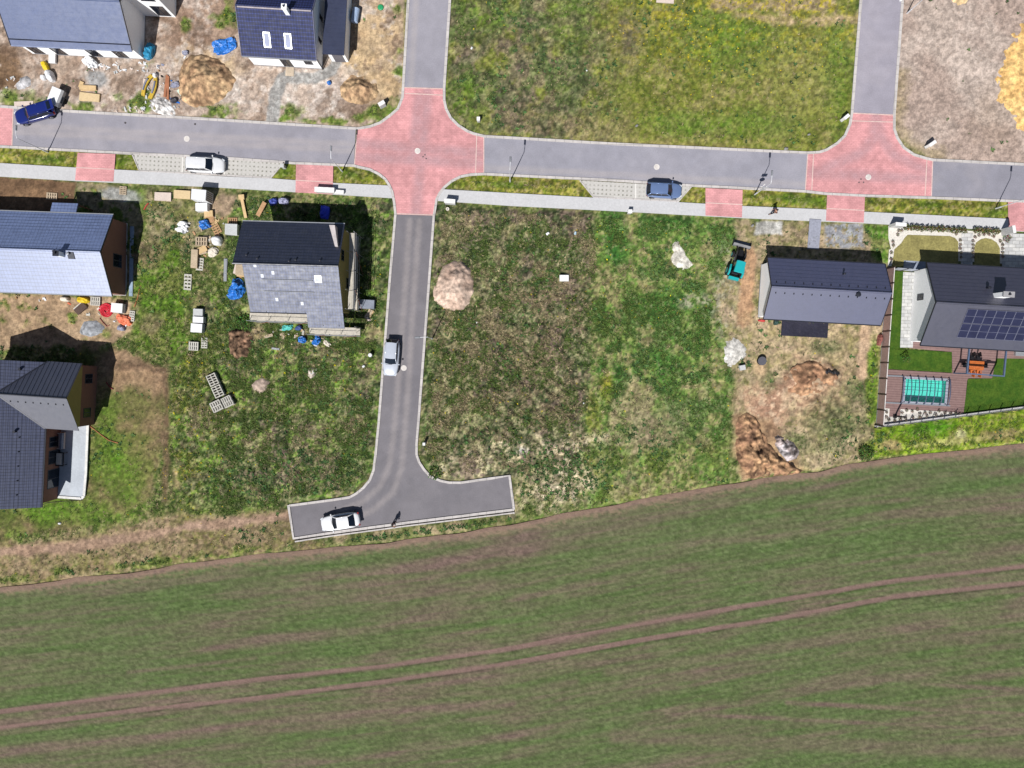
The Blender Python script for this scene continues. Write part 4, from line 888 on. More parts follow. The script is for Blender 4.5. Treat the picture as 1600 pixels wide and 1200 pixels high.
def slab(pts, t=.1):
    n = len(pts); m = MB(); m.add([tuple(p) for p in pts]+[(p[0], p[1], p[2]-t) for p in pts], [tuple(range(n)), tuple(range(2*n-1, n-1, -1))]+[(i, n+i, n+(i+1) % n, (i+1) % n) for i in range(n)]); return m
sN = slab([(0.15, wyr, zr+.03), (hx-.0, wyN, ze+.03), (wxe, wyN, ze+.03), (wxe, wyr, zr+.03)]); 
for i in range(15):
    x = .8+i*(wxe-.9)/14; t0 = max(0, (hx-x)/hx); yb_ = wyN if x > hx else wyr+(wyN-wyr)*x/hx
    sN.bar((x, wyr, zr+.055), (x, yb_, zr+.055-(yb_-wyr)/hw*rise), .04, .05)
sN.build('wing_roof', RW, root)
sS = slab([(0.15, wyr, zr+.03), (wxe, wyr, zr+.03), (wxe, wyS, ze+.03), (hx, wyS, ze+.03)])
sS.build('wing_roof', RW, root)
m = MB(); m.tube([(.1, wyr, zr+.05), (wxe+.03, wyr, zr+.05)], .08, 8); m.build('ridge_cap', DARKM, root)
for a_, b_ in (((.1, wyr, zr+.05), (hx, wyN, ze+.05)), ((.1, wyr, zr+.05), (hx, wyS, ze+.05))):
    m = MB(); m.bar(a_, b_, .14, .05); m.build('valley_flashing', DARKM, root)
for i in range(8):
    x = 1.4+i*(wxe-2.0)/7; m = MB(); y = wyr-.75; m.box(x, y, zr-.75*rise/hw+.02, .12, .2, .1, 0, .5, .5); m.build('roof_tile_vent', DARKM, root)
for i in range(5):
    for x in (2.0,):
        m = MB(); y = wyS-1.0-i*1.6; m.box(x, y, zE(x)+.02, .2, .12, .1, 0, .5, .5); m.build('roof_tile_vent', DARKM, root)
for px, py in ((34, 577), (27, 674)):
    x, y = le(px, py, 5); m = MB(); m.lathe([(.1, 0), (.1, .3), (.15, .32), (.15, .4)], x, y, 10, zE(x)-.05); m.build('vent_pipe', DARKM, root)
xw = wxe-.45; m = MB(); yy = hw-.35
m.rings([[(x, wyr+y, z) for y, z in ((-yy, -.3), (yy, -.3), (yy, ze+.35*rise/hw-.2), (0, zr-.2), (-yy, ze+.35*rise/hw-.2))] for x in (xw, 1.0)]); wg = m.build('wing', BROWNW, root)
m = MB(); m.rings([[(x, wyr+y, z) for y, z in ((-yy+.02, 3.0), (yy-.02, 3.0), (yy-.02, ze+.35*rise/hw-.2), (0, zr-.22), (-yy+.02, ze+.35*rise/hw-.2))] for x in (xw+.02, xw-.1)]); m.build('gable_boarding', OCHRE, wg)
for y in (2.0, -1.9): window(wg, 'E', wyr+y, 1.7, 1.1, 1.4, xw, 0, FRAMEM, GL)
for py, w_, nm in ((690, 1.2, 'window'), (714, 1.6, 'patio_door'), (748, 2.2, 'patio_door')):
    y = le(84, py, 1.5)[1]; window(root, 'E', y, 1.3, w_, 2.1, hx-.4, 0, FRAMEM, GL, nm)
TER = M('terrace_screed', (196, 202, 210), .85, .10, .8, .10, 5)
m = MB(); tp = [le(*p, .35) for p in ((84, 666), (137, 664), (134, 740), (131, 776), (128, 780), (83, 777))]; m.prism(tp, -.2, .33); t_ = m.build('terrace', TER, root)
m = MB(); q = [le(*p, .4) for p in ((137, 664), (134, 740), (131, 775), (127, 779), (83, 776))]
for a_, b_ in zip(q[:-1], q[1:]): m.bar((a_[0], a_[1], .36), (b_[0], b_[1], .36), .28, .12)
m.build('terrace_edging', M('white_edging', (236, 234, 230)), t_)
for i in range(2):
    m = MB(); p = le(*((84, 672), (80, 740))[i], .5); m.bar((p[0], p[1], .3), (p[0], p[1], ze-.2), .14)
    m.build('awning_post', DARKM, root)
# ------------------------------------------------------------------ garden of the house with solar panels
def strip_lawn(c, alt):
    s = N('mown_lawn'); v = s.noise(1.2); f = s.noise(6, detail=4)
    return s.done(s.scale_col(s.mix(s.rng(v, .35, .65, 0, 1), A(*c), A(*alt)), s.rng(f, .3, .7, .75, 1.25)), .95, 0, .1)
LAWN = strip_lawn((60, 92, 30), (80, 106, 36)); DRYLAWN = M('dry_lawn', (152, 143, 88), .95, .30, .8, .30, 5, .03)
DECKM = N('brown_decking'); sp_ = DECKM.n('ShaderNodeSeparateXYZ'); DECKM.l(DECKM.wpos(), sp_.inputs[0])
g_ = DECKM.math('LESS_THAN', DECKM.math('FRACT', DECKM.math('MULTIPLY', DECKM.math('ADD', sp_.outputs[1], DECKM.math('MULTIPLY', sp_.outputs[0], .054)), 1/.28)), .2)
DECKM.done(DECKM.scale_col(DECKM.mix(g_, A(146, 118, 114), A(120, 94, 91)), DECKM.rng(DECKM.noise(2.5), .3, .7, .9, 1.1)), .7, 0, .2); DECKM = DECKM.m
PEBB = M('white_pebbles', (232, 226, 216), .9, .05, 1.0, .22, 6, .03)
SLABS = N('pale_paving_slabs'); br = SLABS.n('ShaderNodeTexBrick'); SLABS.l(SLABS.wpos(), br.inputs['Vector'])
for k_, v_ in (('Scale', 1), ('Brick Width', .8), ('Row Height', .4), ('Mortar Size', .02)): br.inputs[k_].default_value = v_
br.inputs['Color1'].default_value = tuple(A(226, 224, 220))+(1,); br.inputs['Color2'].default_value = tuple(A(192, 192, 192))+(1,); br.inputs['Mortar'].default_value = tuple(A(150, 148, 144))+(1,)
SLABS.done(SLABS.scale_col(br.outputs['Color'], SLABS.rng(SLABS.noise(2.0), .3, .7, .85, 1.12)), .85, 0, .2); SLABS = SLABS.m
def setting(name, pts, z, mat): return tag(tri_sheet(name, W2(pts), z, mat, 1.2), kind='structure')
setting('gravel_bed', [(1388, 353), (1503, 360), (1574, 364), (1568, 412), (1495, 408), (1395, 402), (1388, 372)], .02, PEBB)
setting('gravel_bed', [(1389, 390), (1397, 388), (1393, 416), (1387, 416)], .03, PEBB)
setting('lawn', [(1408, 380), (1413, 372), (1418, 367), (1484, 369), (1492, 372), (1497, 378), (1497, 416), (1394, 416), (1397, 390)], .045, DRYLAWN)
setting('path', [(1502, 363), (1520, 364), (1519, 416), (1501, 415)], .045, SLABS)
setting('lawn', [(1522, 416), (1522, 386), (1525, 379), (1532, 374), (1540, 372), (1549, 374), (1557, 379), (1562, 388), (1562, 418)], .045, DRYLAWN)
setting('driveway', [(1567, 364), (1760, 373), (1760, 425), (1565, 418)], .055, SLABS)
setting('terrace', [(1412, 407), (1446, 409), (1446, 424), (1411, 422)], .05, M('blue_grey_tiles', (150, 158, 176), .8))
setting('lawn', [(1392, 424), (1412, 424), (1409, 545), (1384, 545)], .03, LAWN)
setting('gravel_bed', [(1411, 425), (1430, 426), (1426, 543), (1406, 543)], .045, SLABS)
setting('patio', [(1420, 530), (1440, 534), (1760, 552), (1760, 562), (1556, 560), (1550, 591), (1513, 591), (1506, 648), (1382, 640), (1385, 577), (1486, 583), (1487, 550), (1420, 544)], -.012, M('joint_bed', (110, 88, 82))) if 0 else None
for pts in [[(1421, 528), (1760, 545), (1760, 562), (1556, 560), (1550, 591), (1513, 591), (1488, 590), (1487, 550), (1420, 544)], [(1384, 577), (1488, 583), (1488, 590), (1513, 591), (1511, 594), (1384, 588)],
            [(1384, 588), (1413, 589.6), (1411, 629), (1382, 628)], [(1480, 593), (1511, 594), (1506, 646), (1476, 643)], [(1382, 628), (1477, 632.5), (1476, 643), (1382, 638)], [(1390, 638), (1407, 639), (1406, 652), (1389, 651)]]:
    setting('patio', pts, .03+.004*(pts[0][0] % 3), DECKM)
setting('lawn', [(1390, 545), (1487, 550), (1486, 582), (1384, 576)], .05, LAWN)
setting('lawn', [(1556, 560), (1760, 562), (1760, 618), (1600, 634), (1505, 647), (1512, 592), (1550, 591)], .05, LAWN)
setting('gravel_bed', [(1381, 637), (1476, 642), (1505, 646), (1504, 650), (1376, 663)], .02, PEBB)
# pool
WATER = N('pool_water'); tr = WATER.n('ShaderNodeBsdfTransparent'); tr.inputs[0].default_value = (.84, .99, .97, 1); gls = WATER.n('ShaderNodeBsdfGlossy'); gls.inputs['Roughness'].default_value = .08
mx = WATER.n('ShaderNodeMixShader'); mx.inputs[0].default_value = .05; WATER.l(tr.outputs[0], mx.inputs[1]); WATER.l(gls.outputs[0], mx.inputs[2]); WATER.l(mx.outputs[0], WATER.t.nodes['Material Output'].inputs[0]); WATER = WATER.m
LINER = M('turquoise_liner', (128, 252, 232), .6, .05, .6, .08, 3)
pool = empty('swimming_pool', P(1446, 611), 0, 'small turquoise swimming pool let into the brown deck', 'pool')
cn_ = [P(*q)-P(1446, 611) for q in ((1413, 590), (1480, 593.5), (1477, 632), (1411, 628.5))]
m = MB(); lo = [(p.x, p.y, -1.0) for p in cn_]; hi = [(p.x, p.y, .025) for p in cn_]; m.add(lo+hi, [(3, 2, 1, 0)]+[(i, i+4, (i+1) % 4+4, (i+1) % 4) for i in range(4)]); o = m.build('basin', LINER, pool); o.data.flip_normals()
m = MB(); m.add([(p.x, p.y, -.12) for p in cn_], [(3, 2, 1, 0)]); o = m.build('water', WATER, pool); o.data.flip_normals()
ribpts = cn_
m = MB()
for i in range(4):
    a_, b_ = cn_[i], cn_[(i+1) % 4]; m.bar((a_.x, a_.y, .06), (b_.x, b_.y, .06), .28, .06)
m.build('coping', M('pool_coping', (190, 186, 196), .7), pool)
PANE = N('polycarbonate'); tr = PANE.n('ShaderNodeBsdfTransparent'); tr.inputs[0].default_value = (.93, .96, .98, 1); gls = PANE.n('ShaderNodeBsdfGlossy'); gls.inputs['Roughness'].default_value = .25
mx = PANE.n('ShaderNodeMixShader'); mx.inputs[0].default_value = .10; PANE.l(tr.outputs[0], mx.inputs[1]); PANE.l(gls.outputs[0], mx.inputs[2]); PANE.l(mx.outputs[0], PANE.t.nodes['Material Output'].inputs[0]); PANE = PANE.m
c0_, c1_, c2_, c3_ = P(1408.5, 586.5), P(1481, 590.5), P(1479, 633.5), P(1406.5, 629.5); o_ = (c0_+c1_+c2_+c3_)/4; u_ = (c1_-c0_); Lp = u_.length; u_.normalize(); Wp = (c0_-c3_).length
enc = empty('pool_enclosure', o_, math.atan2(u_.y, u_.x), 'low arched glazed enclosure with dark ribs over the pool', 'pool cover')
def arch(t): a = math.pi*t; return (-math.cos(a)*Wp/2, .08+.55*math.sin(a)**.7)
for i in range(7):
    x = -Lp/2+Lp*i/6; m = MB(); m.tube([(x,)+arch(t/12) for t in range(13)], .05, 6); m.build('rib', M('enclosure_frame', (76, 88, 116), .5), enc)
for i in range(6):
    x0, x1 = -Lp/2+Lp*i/6+.05, -Lp/2+Lp*(i+1)/6-.05; m = MB()
    v = [(x,)+arch(t/12) for t in range(13) for x in (x0, x1)]; m.add(v, [(2*t, 2*t+1, 2*t+3, 2*t+2) for t in range(12)]); m.build('glazing', PANE, enc)
for t in (.35, .5, .68):
    m = MB(); y, z = arch(t); m.tube([(-Lp/2, y, z+.01), (Lp/2, y, z+.01)], .025, 6); m.build('rail', M('enclosure_frame', (76, 88, 116), .5), enc)
for pts in (((1384, 587), (1410, 588)), ((1383, 629), (1484, 634))):
    a_, b_ = P(*pts[0]), P(*pts[1]); m = MB(); m.bar((a_.x-o_.x, a_.y-o_.y, .07), (b_.x-o_.x, b_.y-o_.y, .07), .16, .05); r_ = m.build('floor_rail', ALU, enc); r_.rotation_euler = (0, 0, -enc.rotation_euler.z)
# pergola, table and chairs
BLUEM = M('blue_grey_aluminium', (96, 112, 140), .5, .05)
q = [P(*p) for p in ((1490, 583), (1546, 587), (1550, 546), (1494, 543))]; pc = sum(q, Vector())/4
perg = empty('pergola', pc, 0, 'open blue grey pergola frame over the dining table', 'pergola')
q = [p-pc for p in q]
for p in q: m = MB(); m.box(p.x, p.y, 0, .14, .14, 2.3); m.build('post', BLUEM, perg)
for i in range(4):
    a_, b_ = q[i], q[(i+1) % 4]; d = (b_-a_).normalized()*.08; m = MB(); m.bar((a_.x-d.x*(1 if i % 2 else -1), a_.y-d.y*(1 if i % 2 else -1), 2.40), (b_.x+d.x*(1 if i % 2 else -1), b_.y+d.y*(1 if i % 2 else -1), 2.40), .14, .2); m.build('beam', BLUEM, perg)
ORW = M('orange_timber', (206, 112, 52), .55, .12, 2, .15, 8); BLK = M('black_plastic', (34, 32, 36), .5)
tc_ = P(1526, 571, .75); tb = empty('dining_table', (tc_.x, tc_.y, .035), -.06, 'orange wooden dining table under the pergola', 'table')
m = MB()
for i in range(6): m.box(0, -.42+i*.168, .70, 1.7, .15, .04)
m.build('tabletop', ORW, tb)
for sx in (-.75, .75):
    for sy in (-.38, .38): m = MB(); m.box(sx, sy, 0, .07, .07, .70); m.build('leg', BLK, tb)
def chair(dx, dy, rz, label, mat, back=True):
    r = empty('garden_chair', (tc_.x+dx, tc_.y+dy, .035), rz, label, 'chair', 'chairs round the dining table')
    m = MB(); m.box(0, 0, .42, .5, .48, .05); m.build('seat', mat, r)
    m = MB(); m.bar((0, .26, .45), (0, .42, .98), .5, .04); m.build('backrest', mat, r)
    for sx in (-.2, .2):
        for sy in (-.2, .2): m = MB(); m.box(sx, sy, 0, .04, .04, .42); m.build('leg', BLK, r)
        m = MB(); m.box(sx*1.3, 0, .62, .05, .5, .03); m.build('armrest', mat, r)
chair(-.35, .95, 0, 'black garden chair on the house side of the orange table, nearer the pool', BLK)
chair(.35, .92, 0, 'black garden chair on the house side of the orange table, farther from the pool', BLK)
chair(-1.2, .05, math.pi/2, 'black garden chair at the west end of the orange table', BLK); chair(1.2, 0, -math.pi/2, 'black garden chair at the east end of the orange table', BLK)
chair(-.35, -.75, math.pi, 'orange wooden chair on the lawn side of the table, nearer the pool', ORW); chair(.38, -.78, math.pi, 'orange wooden chair on the lawn side of the table, farther from the pool', ORW)
p = P(1597, 553, .4); r = empty('garden_bench', (p.x, p.y, .04), -.05, 'white bench by the house wall at the right edge', 'bench')
m = MB(); m.box(0, 0, .38, 1.6, .5, .06); m.build('seat', ALU, r); m = MB(); m.box(0, .24, .46, 1.6, .05, .4); m.build('backrest', ALU, r)
for sx in (-.7, .7): m = MB(); m.box(sx, 0, 0, .06, .45, .38); m.build('leg', ALU, r)
# solar shower
p = P(1398, 650); r = empty('garden_shower', (p.x, p.y, .05), 0, 'tall black garden shower column on the deck beside the pool', 'shower')
m = MB(); m.tube([(0, 0, 0), (0, .02, 1.2), (.02, .04, 2.15)], .10, 10); m.build('column', BLK, r); m = MB(); m.tube([(.02, .04, 2.1), (.1, .25, 2.22), (.12, .38, 2.15)], .04, 8); m.build('shower_head', BLK, r)
m = MB(); m.box(0, 0, 0, .45, .45, .03); m.build('base_plate', BLK, r)
# fences
FENP = M('pinkish_fence_boards', (186, 154, 146), .8, .08, 1.0, .12, 5); FENC = M('fence_cap', (228, 220, 214), .7)
a_, b_ = P(1386, 420), P(1369, 664); fd = (b_-a_); FL = fd.length; fr = empty('panel_fence', (a_.x, a_.y, 0), math.atan2(fd.y, fd.x), 'pinkish brown panel fence with dark posts between the two roofed plots', 'fence')
nb = 10
for i in range(nb):
    x = FL*(i+.5)/nb; m = MB()
    for k in range(6): m.box(x, -.0, .12+k*.25, FL/nb-.14, .05, .235)
    pn = m.build('panel', FENP, fr); m = MB(); m.box(x, 0, 1.623, FL/nb-.14, .09, .04); m.build('capping', FENC, pn)
    m = MB(); m.box(x, 0, -.2, FL/nb-.12, .07, .31); m.build('base_board', PLINTH, fr)
for i in range(nb+1): m = MB(); m.box(FL*i/nb, 0, -.2, .12, .12, 1.95); m.build('post', M('fence_post_brown', (74, 56, 58), .6), fr)
a_, b_ = P(1366, 666), P(1700, 623); fd = b_-a_; FL = fd.length; fr = empty('garden_fence', (a_.x, a_.y, 0), math.atan2(fd.y, fd.x), 'long wire fence on a pale concrete base along the grass bank', 'fence')
nb = 19; WIRE = M('fence_wire', (150, 152, 156), .5)
for i in range(nb):
    m = MB(); m.box(FL*(i+.5)/nb, 0, -.2, FL/nb-.02, .22, .55); m.build('base_panel', M('fence_concrete', (216, 212, 210), .9), fr)
    m = MB()
    for k in range(5): m.tube([(FL*i/nb, .0, .5+k*.25), (FL*(i+1)/nb, .0, .5+k*.25)], .008, 4)
    for k in range(18): m.tube([(FL*(i+(k+.5)/18)/nb, .0, .37), (FL*(i+(k+.5)/18)/nb, .0, 1.52)], .005, 4)
    m.build('mesh_panel', WIRE, fr)
for i in range(nb+1): m = MB(); m.box(FL*i/nb, -.14, -.2, .07, .07, 1.8); m.build('post', DARKM, fr)
a_, b_ = P(1390, 421), P(1424, 424); fd = b_-a_; r = empty('side_gate', (a_.x, a_.y, 0), math.atan2(fd.y, fd.x), 'grey slatted gate between the panel fence and the white gable', 'gate')
for i in range(2):
    x = fd.length*(i+.5)/2; m = MB()
    for k in range(6): m.box(x, 0, .15+k*.24, fd.length/2-.12, .04, .17)
    m.build('leaf', M('gate_grey', (176, 180, 192), .6), r)
for i in range(3): m = MB(); m.box(fd.length*i/2, 0, -.1, .1, .1, 1.75); m.build('post', DARKM, r)
# shrubs and bedding plants
LEAFM = vcol('shrub_leaves', .8, .2, 9, 0, .2)
def shrub_mesh(name, rad, h, n, cols, sd, leaf=.12):
    r = random.Random(sd); v = []; f = []; cl = []
    for i in range(n):
        a, e, q = r.uniform(0, 6.283), math.asin(r.uniform(-.2, 1)), r.uniform(.35, 1)**.6
        lum = .8+.4*math.sin(a*3+sd)*r.random(); c = Vector((math.cos(a)*math.cos(e)*rad*q*(1+.25*math.sin(3*a+sd)), math.sin(a)*math.cos(e)*rad*q, h*(.45+.55*math.sin(e)*q)))
        d = Vector((r.uniform(-1, 1), r.uniform(-1, 1), r.uniform(0, 1))).normalized(); s_ = d.cross(Vector((r.uniform(-1, 1), r.uniform(-1, 1), r.uniform(-1, 1)))).normalized(); L = leaf*r.uniform(.7, 1.4)
        k = len(v); v += [c-d*L*.5, c+s_*L*.35, c+d*L*.6, c-s_*L*.35]; f.append((k, k+1, k+2, k+3)); cc = r.choice(cols); cl += [[x*r.uniform(.75, 1.2) for x in cc]]*4
    me = bpy.data.meshes.new(name); me.from_pydata([tuple(q) for q in v], [], f); me.update()
    at = me.color_attributes.new('tint', 'FLOAT_COLOR', 'POINT'); c = np.clip(linnp(np.array(cl))/KG, 0, .8); at.data.foreach_set('color', np.concatenate([c, np.ones((len(v), 1))], 1).astype(np.float32).ravel())
    me.materials.append(LEAFM); return me
STEMM = M('woody_stem', (96, 76, 58), .9)
def plant(name, label, cat, px, py, rad, h, n, cols, sd, group=None, leaf=.12, z=.03, me=None):
    p = P(px, py); r = empty(name, (p.x, p.y, z), random.uniform(0, 6), label, cat, group)
    o = bpy.data.objects.new('foliage', me or shrub_mesh('foliage', rad, h, n, cols, sd, leaf)); COL.objects.link(o); o.parent = r
    m = MB(); 
    for k in range(3): m.tube([(0, 0, -.05), (rad*.4*math.cos(k*2.1), rad*.4*math.sin(k*2.1), h*.7)], [.02, .008], 5)
    m.build('stem', STEMM, r); return r
OLIVE = [(112, 108, 66), (88, 96, 50), (132, 124, 86)]; GREENS = [(84, 116, 52), (102, 130, 60), (72, 102, 50)]; PURP = [(160, 130, 130), (146, 124, 110), (130, 136, 96)]
hedge_a = [shrub_mesh('foliage', .38, .8, 130, OLIVE, k, .14) for k in range(3)]
for i in range(12): plant('garden_shrub', 'small olive shrub in the row along the footpath, by the long dry lawn', 'shrub', 1414+i*8.0+random.uniform(-1, 1), 356.5+i*.42, .38, .8, 0, OLIVE, i, 'shrubs along the long dry lawn', me=hedge_a[i % 3])
for i in range(5): plant('garden_shrub', 'small olive shrub in the short row before the round lawn', 'shrub', 1522+i*8+random.uniform(-1, 1), 361+i*.4, .38, .8, 0, OLIVE, i, 'shrubs by the round lawn', me=hedge_a[(i+1) % 3])
bed = [shrub_mesh('foliage', .2, .3, 60, PURP, 30+k, .09) for k in range(3)]
for pts, lab, grp in (([(1403, 361), (1408, 361), (1402, 367), (1394, 378), (1395, 384), (1392, 395), (1391, 405), (1493, 366)], 'tiny plant in the white gravel round the long dry lawn', 'plants round the long dry lawn'),
                 ([(1499, 376), (1499, 383), (1499, 389), (1500, 396), (1519, 377), (1519, 383), (1519, 389), (1519, 395), (1519, 402), (1500, 402)], 'tiny plant in the gravel edging the slab path', 'plants edging the slab path'),
                 ([(1522, 371), (1528, 368), (1536, 367), (1544, 367), (1551, 370), (1562, 377), (1565, 383), (1565, 389), (1565, 395), (1565, 401)], 'tiny plant in the gravel curving round the round lawn', 'plants round the round lawn'),
                 ([(1384, 644), (1408, 645), (1416, 641), (1424, 643), (1432, 640), (1436, 646), (1444, 645), (1452, 645), (1461, 648), (1466, 642), (1475, 645), (1484, 646), (1492, 645), (1498, 647), (1388, 656), (1397, 657), (1406, 655), (1414, 653), (1425, 652), (1436, 652), (1447, 650), (1470, 650), (1415, 658), (1384, 652)], 'small plant in the white gravel bed below the pool', 'plants in the gravel bed below the pool')):
    for i, (x, y) in enumerate(pts): plant('bedding_plant', lab, 'plant', x, y, .2, .3, 0, PURP, i, grp, me=bed[i % 3])
plant('garden_shrub', 'dark round shrub beside the slab driveway at the right', 'shrub', 1571, 373, .5, .6, 220, PURP, 51)
plant('young_tree', 'young tree in a mulch ring on the lawn by the pool', 'tree', 1410, 561, .5, 1.5, 150, GREENS, 52, leaf=.12, z=.05)
plant('wild_bush', 'dark green wild bush at the field edge below the east plot', 'bush', 1350, 708, .95, .8, 520, GREENS, 53, leaf=.16)
plant('wild_bush', 'dark bush growing by the inner bend of the turning head', 'bush', 680, 738, .9, .35, 260, GREENS, 54, leaf=.16)
plant('wild_bush', 'dark green bush beside the left edge of the scaffold', 'bush', 381, 503, 1.0, .5, 500, GREENS, 55, leaf=.16)
# ------------------------------------------------------------------ heaps
heap('rubble_heap', 'large pale pink rubble heap beside the lane', 'rubble heap', [(684, 430), (692, 416), (706, 408), (722, 409), (737, 419), (741, 436), (739, 458), (733, 474), (724, 484), (708, 487), (690, 482), (678, 470), (677, 452)], 1.7, LOOSE, ((218, 194, 176), (190, 162, 144)), .26, .13, rscale=.7, dark=.16)
heap('gravel_heap', 'round white gravel heap south of the teal tractor', 'gravel heap', [(1128, 545), (1134, 534), (1146, 528), (1158, 531), (1168, 542), (1171, 555), (1166, 568), (1152, 573), (1138, 573), (1130, 562)], .4, LOOSE, ((218, 214, 208), (190, 186, 178)), .06, .12, pw=.9)
heap('sand_heap', 'white wedge of sand on the grass west of the tractor', 'sand heap', [(1052, 378), (1060, 377), (1067, 388), (1072, 398), (1080, 408), (1087, 413), (1078, 419), (1068, 425), (1058, 421), (1049, 414), (1046, 404), (1050, 392)], .35, LOOSE, ((226, 220, 208), (190, 182, 170)), .08, .13)
heap('sand_heap', 'bright orange yellow sand spread at the right edge', 'sand heap', [(1590, 36), (1586, 48), (1571, 50), (1582, 62), (1570, 74), (1562, 84), (1566, 100), (1558, 110), (1552, 124), (1562, 136), (1556, 158), (1566, 168), (1578, 176), (1584, 190), (1586, 204), (1610, 208), (1700, 200), (1720, 120), (1700, 30), (1620, 26)], .4, LOOSE, ((236, 196, 132), (222, 176, 112)), .12, .16)
heap('sand_heap', 'small patch of pale sand at the top edge by the raked plot', 'sand heap', [(1482, -6), (1516, -6), (1512, 4), (1500, 9), (1488, 6)], .3, LOOSE, ((232, 206, 160), (214, 184, 140)), .1, .15)
heap('soil_heap', 'big tan soil heap between the two white houses', 'soil heap', [(286, 96), (300, 86), (320, 84), (340, 92), (358, 106), (370, 124), (362, 142), (350, 156), (330, 166), (304, 168), (284, 158), (278, 138), (280, 114)], 2.2, LOOSE, ((200, 170, 132), (150, 118, 92)), .40, .15, rscale=.9, pw=.95, dark=.28)
heap('soil_heap', 'tan soil heap on the corner by the red crossing', 'soil heap', [(548, 118), (562, 116), (578, 122), (592, 132), (596, 146), (588, 158), (570, 164), (548, 162), (534, 152), (532, 136)], 1.5, LOOSE, ((200, 170, 132), (152, 122, 96)), .40, .15, rscale=.9, pw=1.0, dark=.28)
heap('gravel_heap', 'grey gravel heap below the red hose coil', 'gravel heap', [(125, 512), (132, 503), (146, 500), (160, 504), (168, 512), (162, 521), (148, 526), (132, 525), (124, 519)], .5, LOOSE, ((176, 180, 186), (146, 148, 152)), .10, .15)
heap('gravel_heap', 'pale grey gravel heap behind the dark blue car', 'gravel heap', [(24, 134), (32, 122), (42, 118), (50, 124), (50, 134), (40, 141), (28, 141)], .5, LOOSE, ((206, 204, 206), (178, 176, 178)), .12, .15)
heap('brush_pile', 'brown brush pile below the scaffolded house', 'brush pile', [(358, 518), (370, 513), (390, 516), (397, 526), (395, 544), (388, 558), (372, 562), (360, 552), (357, 534)], .9, LOOSE, ((142, 112, 92), (92, 74, 58)), .5, .12, rscale=.5, dark=.4)
heap('rubble_heap', 'small round pink grey rubble mound on the green plot', 'rubble heap', [(393, 602), (399, 594), (409, 590), (420, 593), (425, 603), (419, 612), (406, 615), (396, 611)], .6, LOOSE, ((206, 182, 166), (150, 134, 122)), .15, .14)
heap('rubble_heap', 'pile of broken white plaster by the road beside yellow bundles', 'rubble heap', [(232, 156), (244, 150), (258, 152), (268, 160), (274, 172), (274, 182), (258, 181), (244, 176), (232, 168)], .35, LOOSE, ((240, 236, 232), (176, 172, 170)), .4, .1, rscale=.4, dark=.35)
heap('rubble_heap', 'white rubble scatter in the middle of the green plot', 'rubble heap', [(478, 578), (484, 573), (492, 576), (496, 574), (500, 580), (494, 588), (486, 592), (480, 586)], .25, LOOSE, ((224, 208, 198), (160, 150, 134)), .25, .1, rscale=.4, dark=.3)
heap('soil_heap', 'dug orange soil bank in the east plot', 'soil heap', [(1222, 590), (1240, 572), (1262, 564), (1284, 566), (1306, 578), (1310, 592), (1296, 606), (1270, 618), (1246, 622), (1226, 612)], 1.3, LOOSE, ((200, 160, 124), (146, 110, 86)), .42, .15, rscale=.9, pw=1.0, dark=.28)
heap('soil_heap', 'long dug soil bank at the field edge of the east plot', 'soil heap', [(1148, 668), (1152, 652), (1166, 644), (1180, 652), (1190, 668), (1202, 690), (1216, 712), (1240, 728), (1262, 734), (1240, 741), (1200, 744), (1166, 748), (1152, 730), (1148, 700)], 1.3, LOOSE, ((194, 156, 118), (122, 92, 74)), .75, .15, rscale=1.0, dark=.35)
heap('rubble_heap', 'grey broken concrete heap beside the dug soil at the field edge', 'rubble heap', [(1206, 680), (1216, 676), (1228, 682), (1240, 692), (1248, 706), (1244, 716), (1230, 721), (1218, 708), (1208, 694)], .5, LOOSE, ((186, 184, 188), (128, 112, 106)), .5, .12, rscale=.45, dark=.45)
# ------------------------------------------------------------------ street lamps
POLE = M('lamp_grey', (232, 232, 236), .5); LENS = M('lamp_lens', (232, 232, 228), .3)
def lamp(px, py, ang, label, hgt=5.2, sign=False, mat=None):
    p = P(px, py); r = empty('street_lamp', (p.x, p.y, gz(px, py)), 0, label, 'street lamp', 'street lamps')
    mat = mat or POLE
    m = MB(); m.lathe([(.085, -.1), (.085, .9), (.055, 1.0), (.035, hgt)], 0, 0, 10); m.build('pole', mat, r)
    dx, dy = math.cos(ang), math.sin(ang); m = MB(); m.tube([(0, 0, hgt-.05), (dx*.25, dy*.25, hgt+.12), (dx*.8, dy*.8, hgt+.18)], .035, 8); m.build('arm', mat, r)
    m = MB(); m.box(dx*1.05, dy*1.05, hgt+.14, .62, .22, .10, ang, .8, .7); hd_ = m.build('lamp_head', M('lamp_head_grey', (140, 142, 148), .5), r); m = MB(); m.box(dx*1.07, dy*1.07, hgt+.115, .4, .16, .02, ang); m.build('lens', LENS, hd_)
    if sign:
        m = MB(); m.box(.02, -.08, 3.3, .62, .03, .45); m.build('sign_plate', M('sign_back', (190, 190, 192), .5), r)
        m = MB(); m.wheel((.0, -.08, 2.75), .3, .03, 'y', 20); m.build('round_sign', M('sign_back', (190, 190, 192), .5), r)
NUP = math.radians(87)
lamp(75, 238, NUP, 'street lamp on the verge across from the dark blue car'); lamp(535, 268, NUP, 'street lamp on the verge just left of the middle red crossing')
lamp(797, 284, NUP, 'street lamp on the verge just right of the middle red crossing'); lamp(1179, 304, NUP, 'street lamp carrying two road signs near the red driveways', sign=True)
lamp(1555, 326, NUP, 'street lamp on the verge at the right edge of the photo'); lamp(676, 529, math.radians(183), 'street lamp in the grass by the lane, below the rubble heap')
lamp(1417, 21, math.radians(180), 'street lamp at the edge of the raked tan plot at the top')
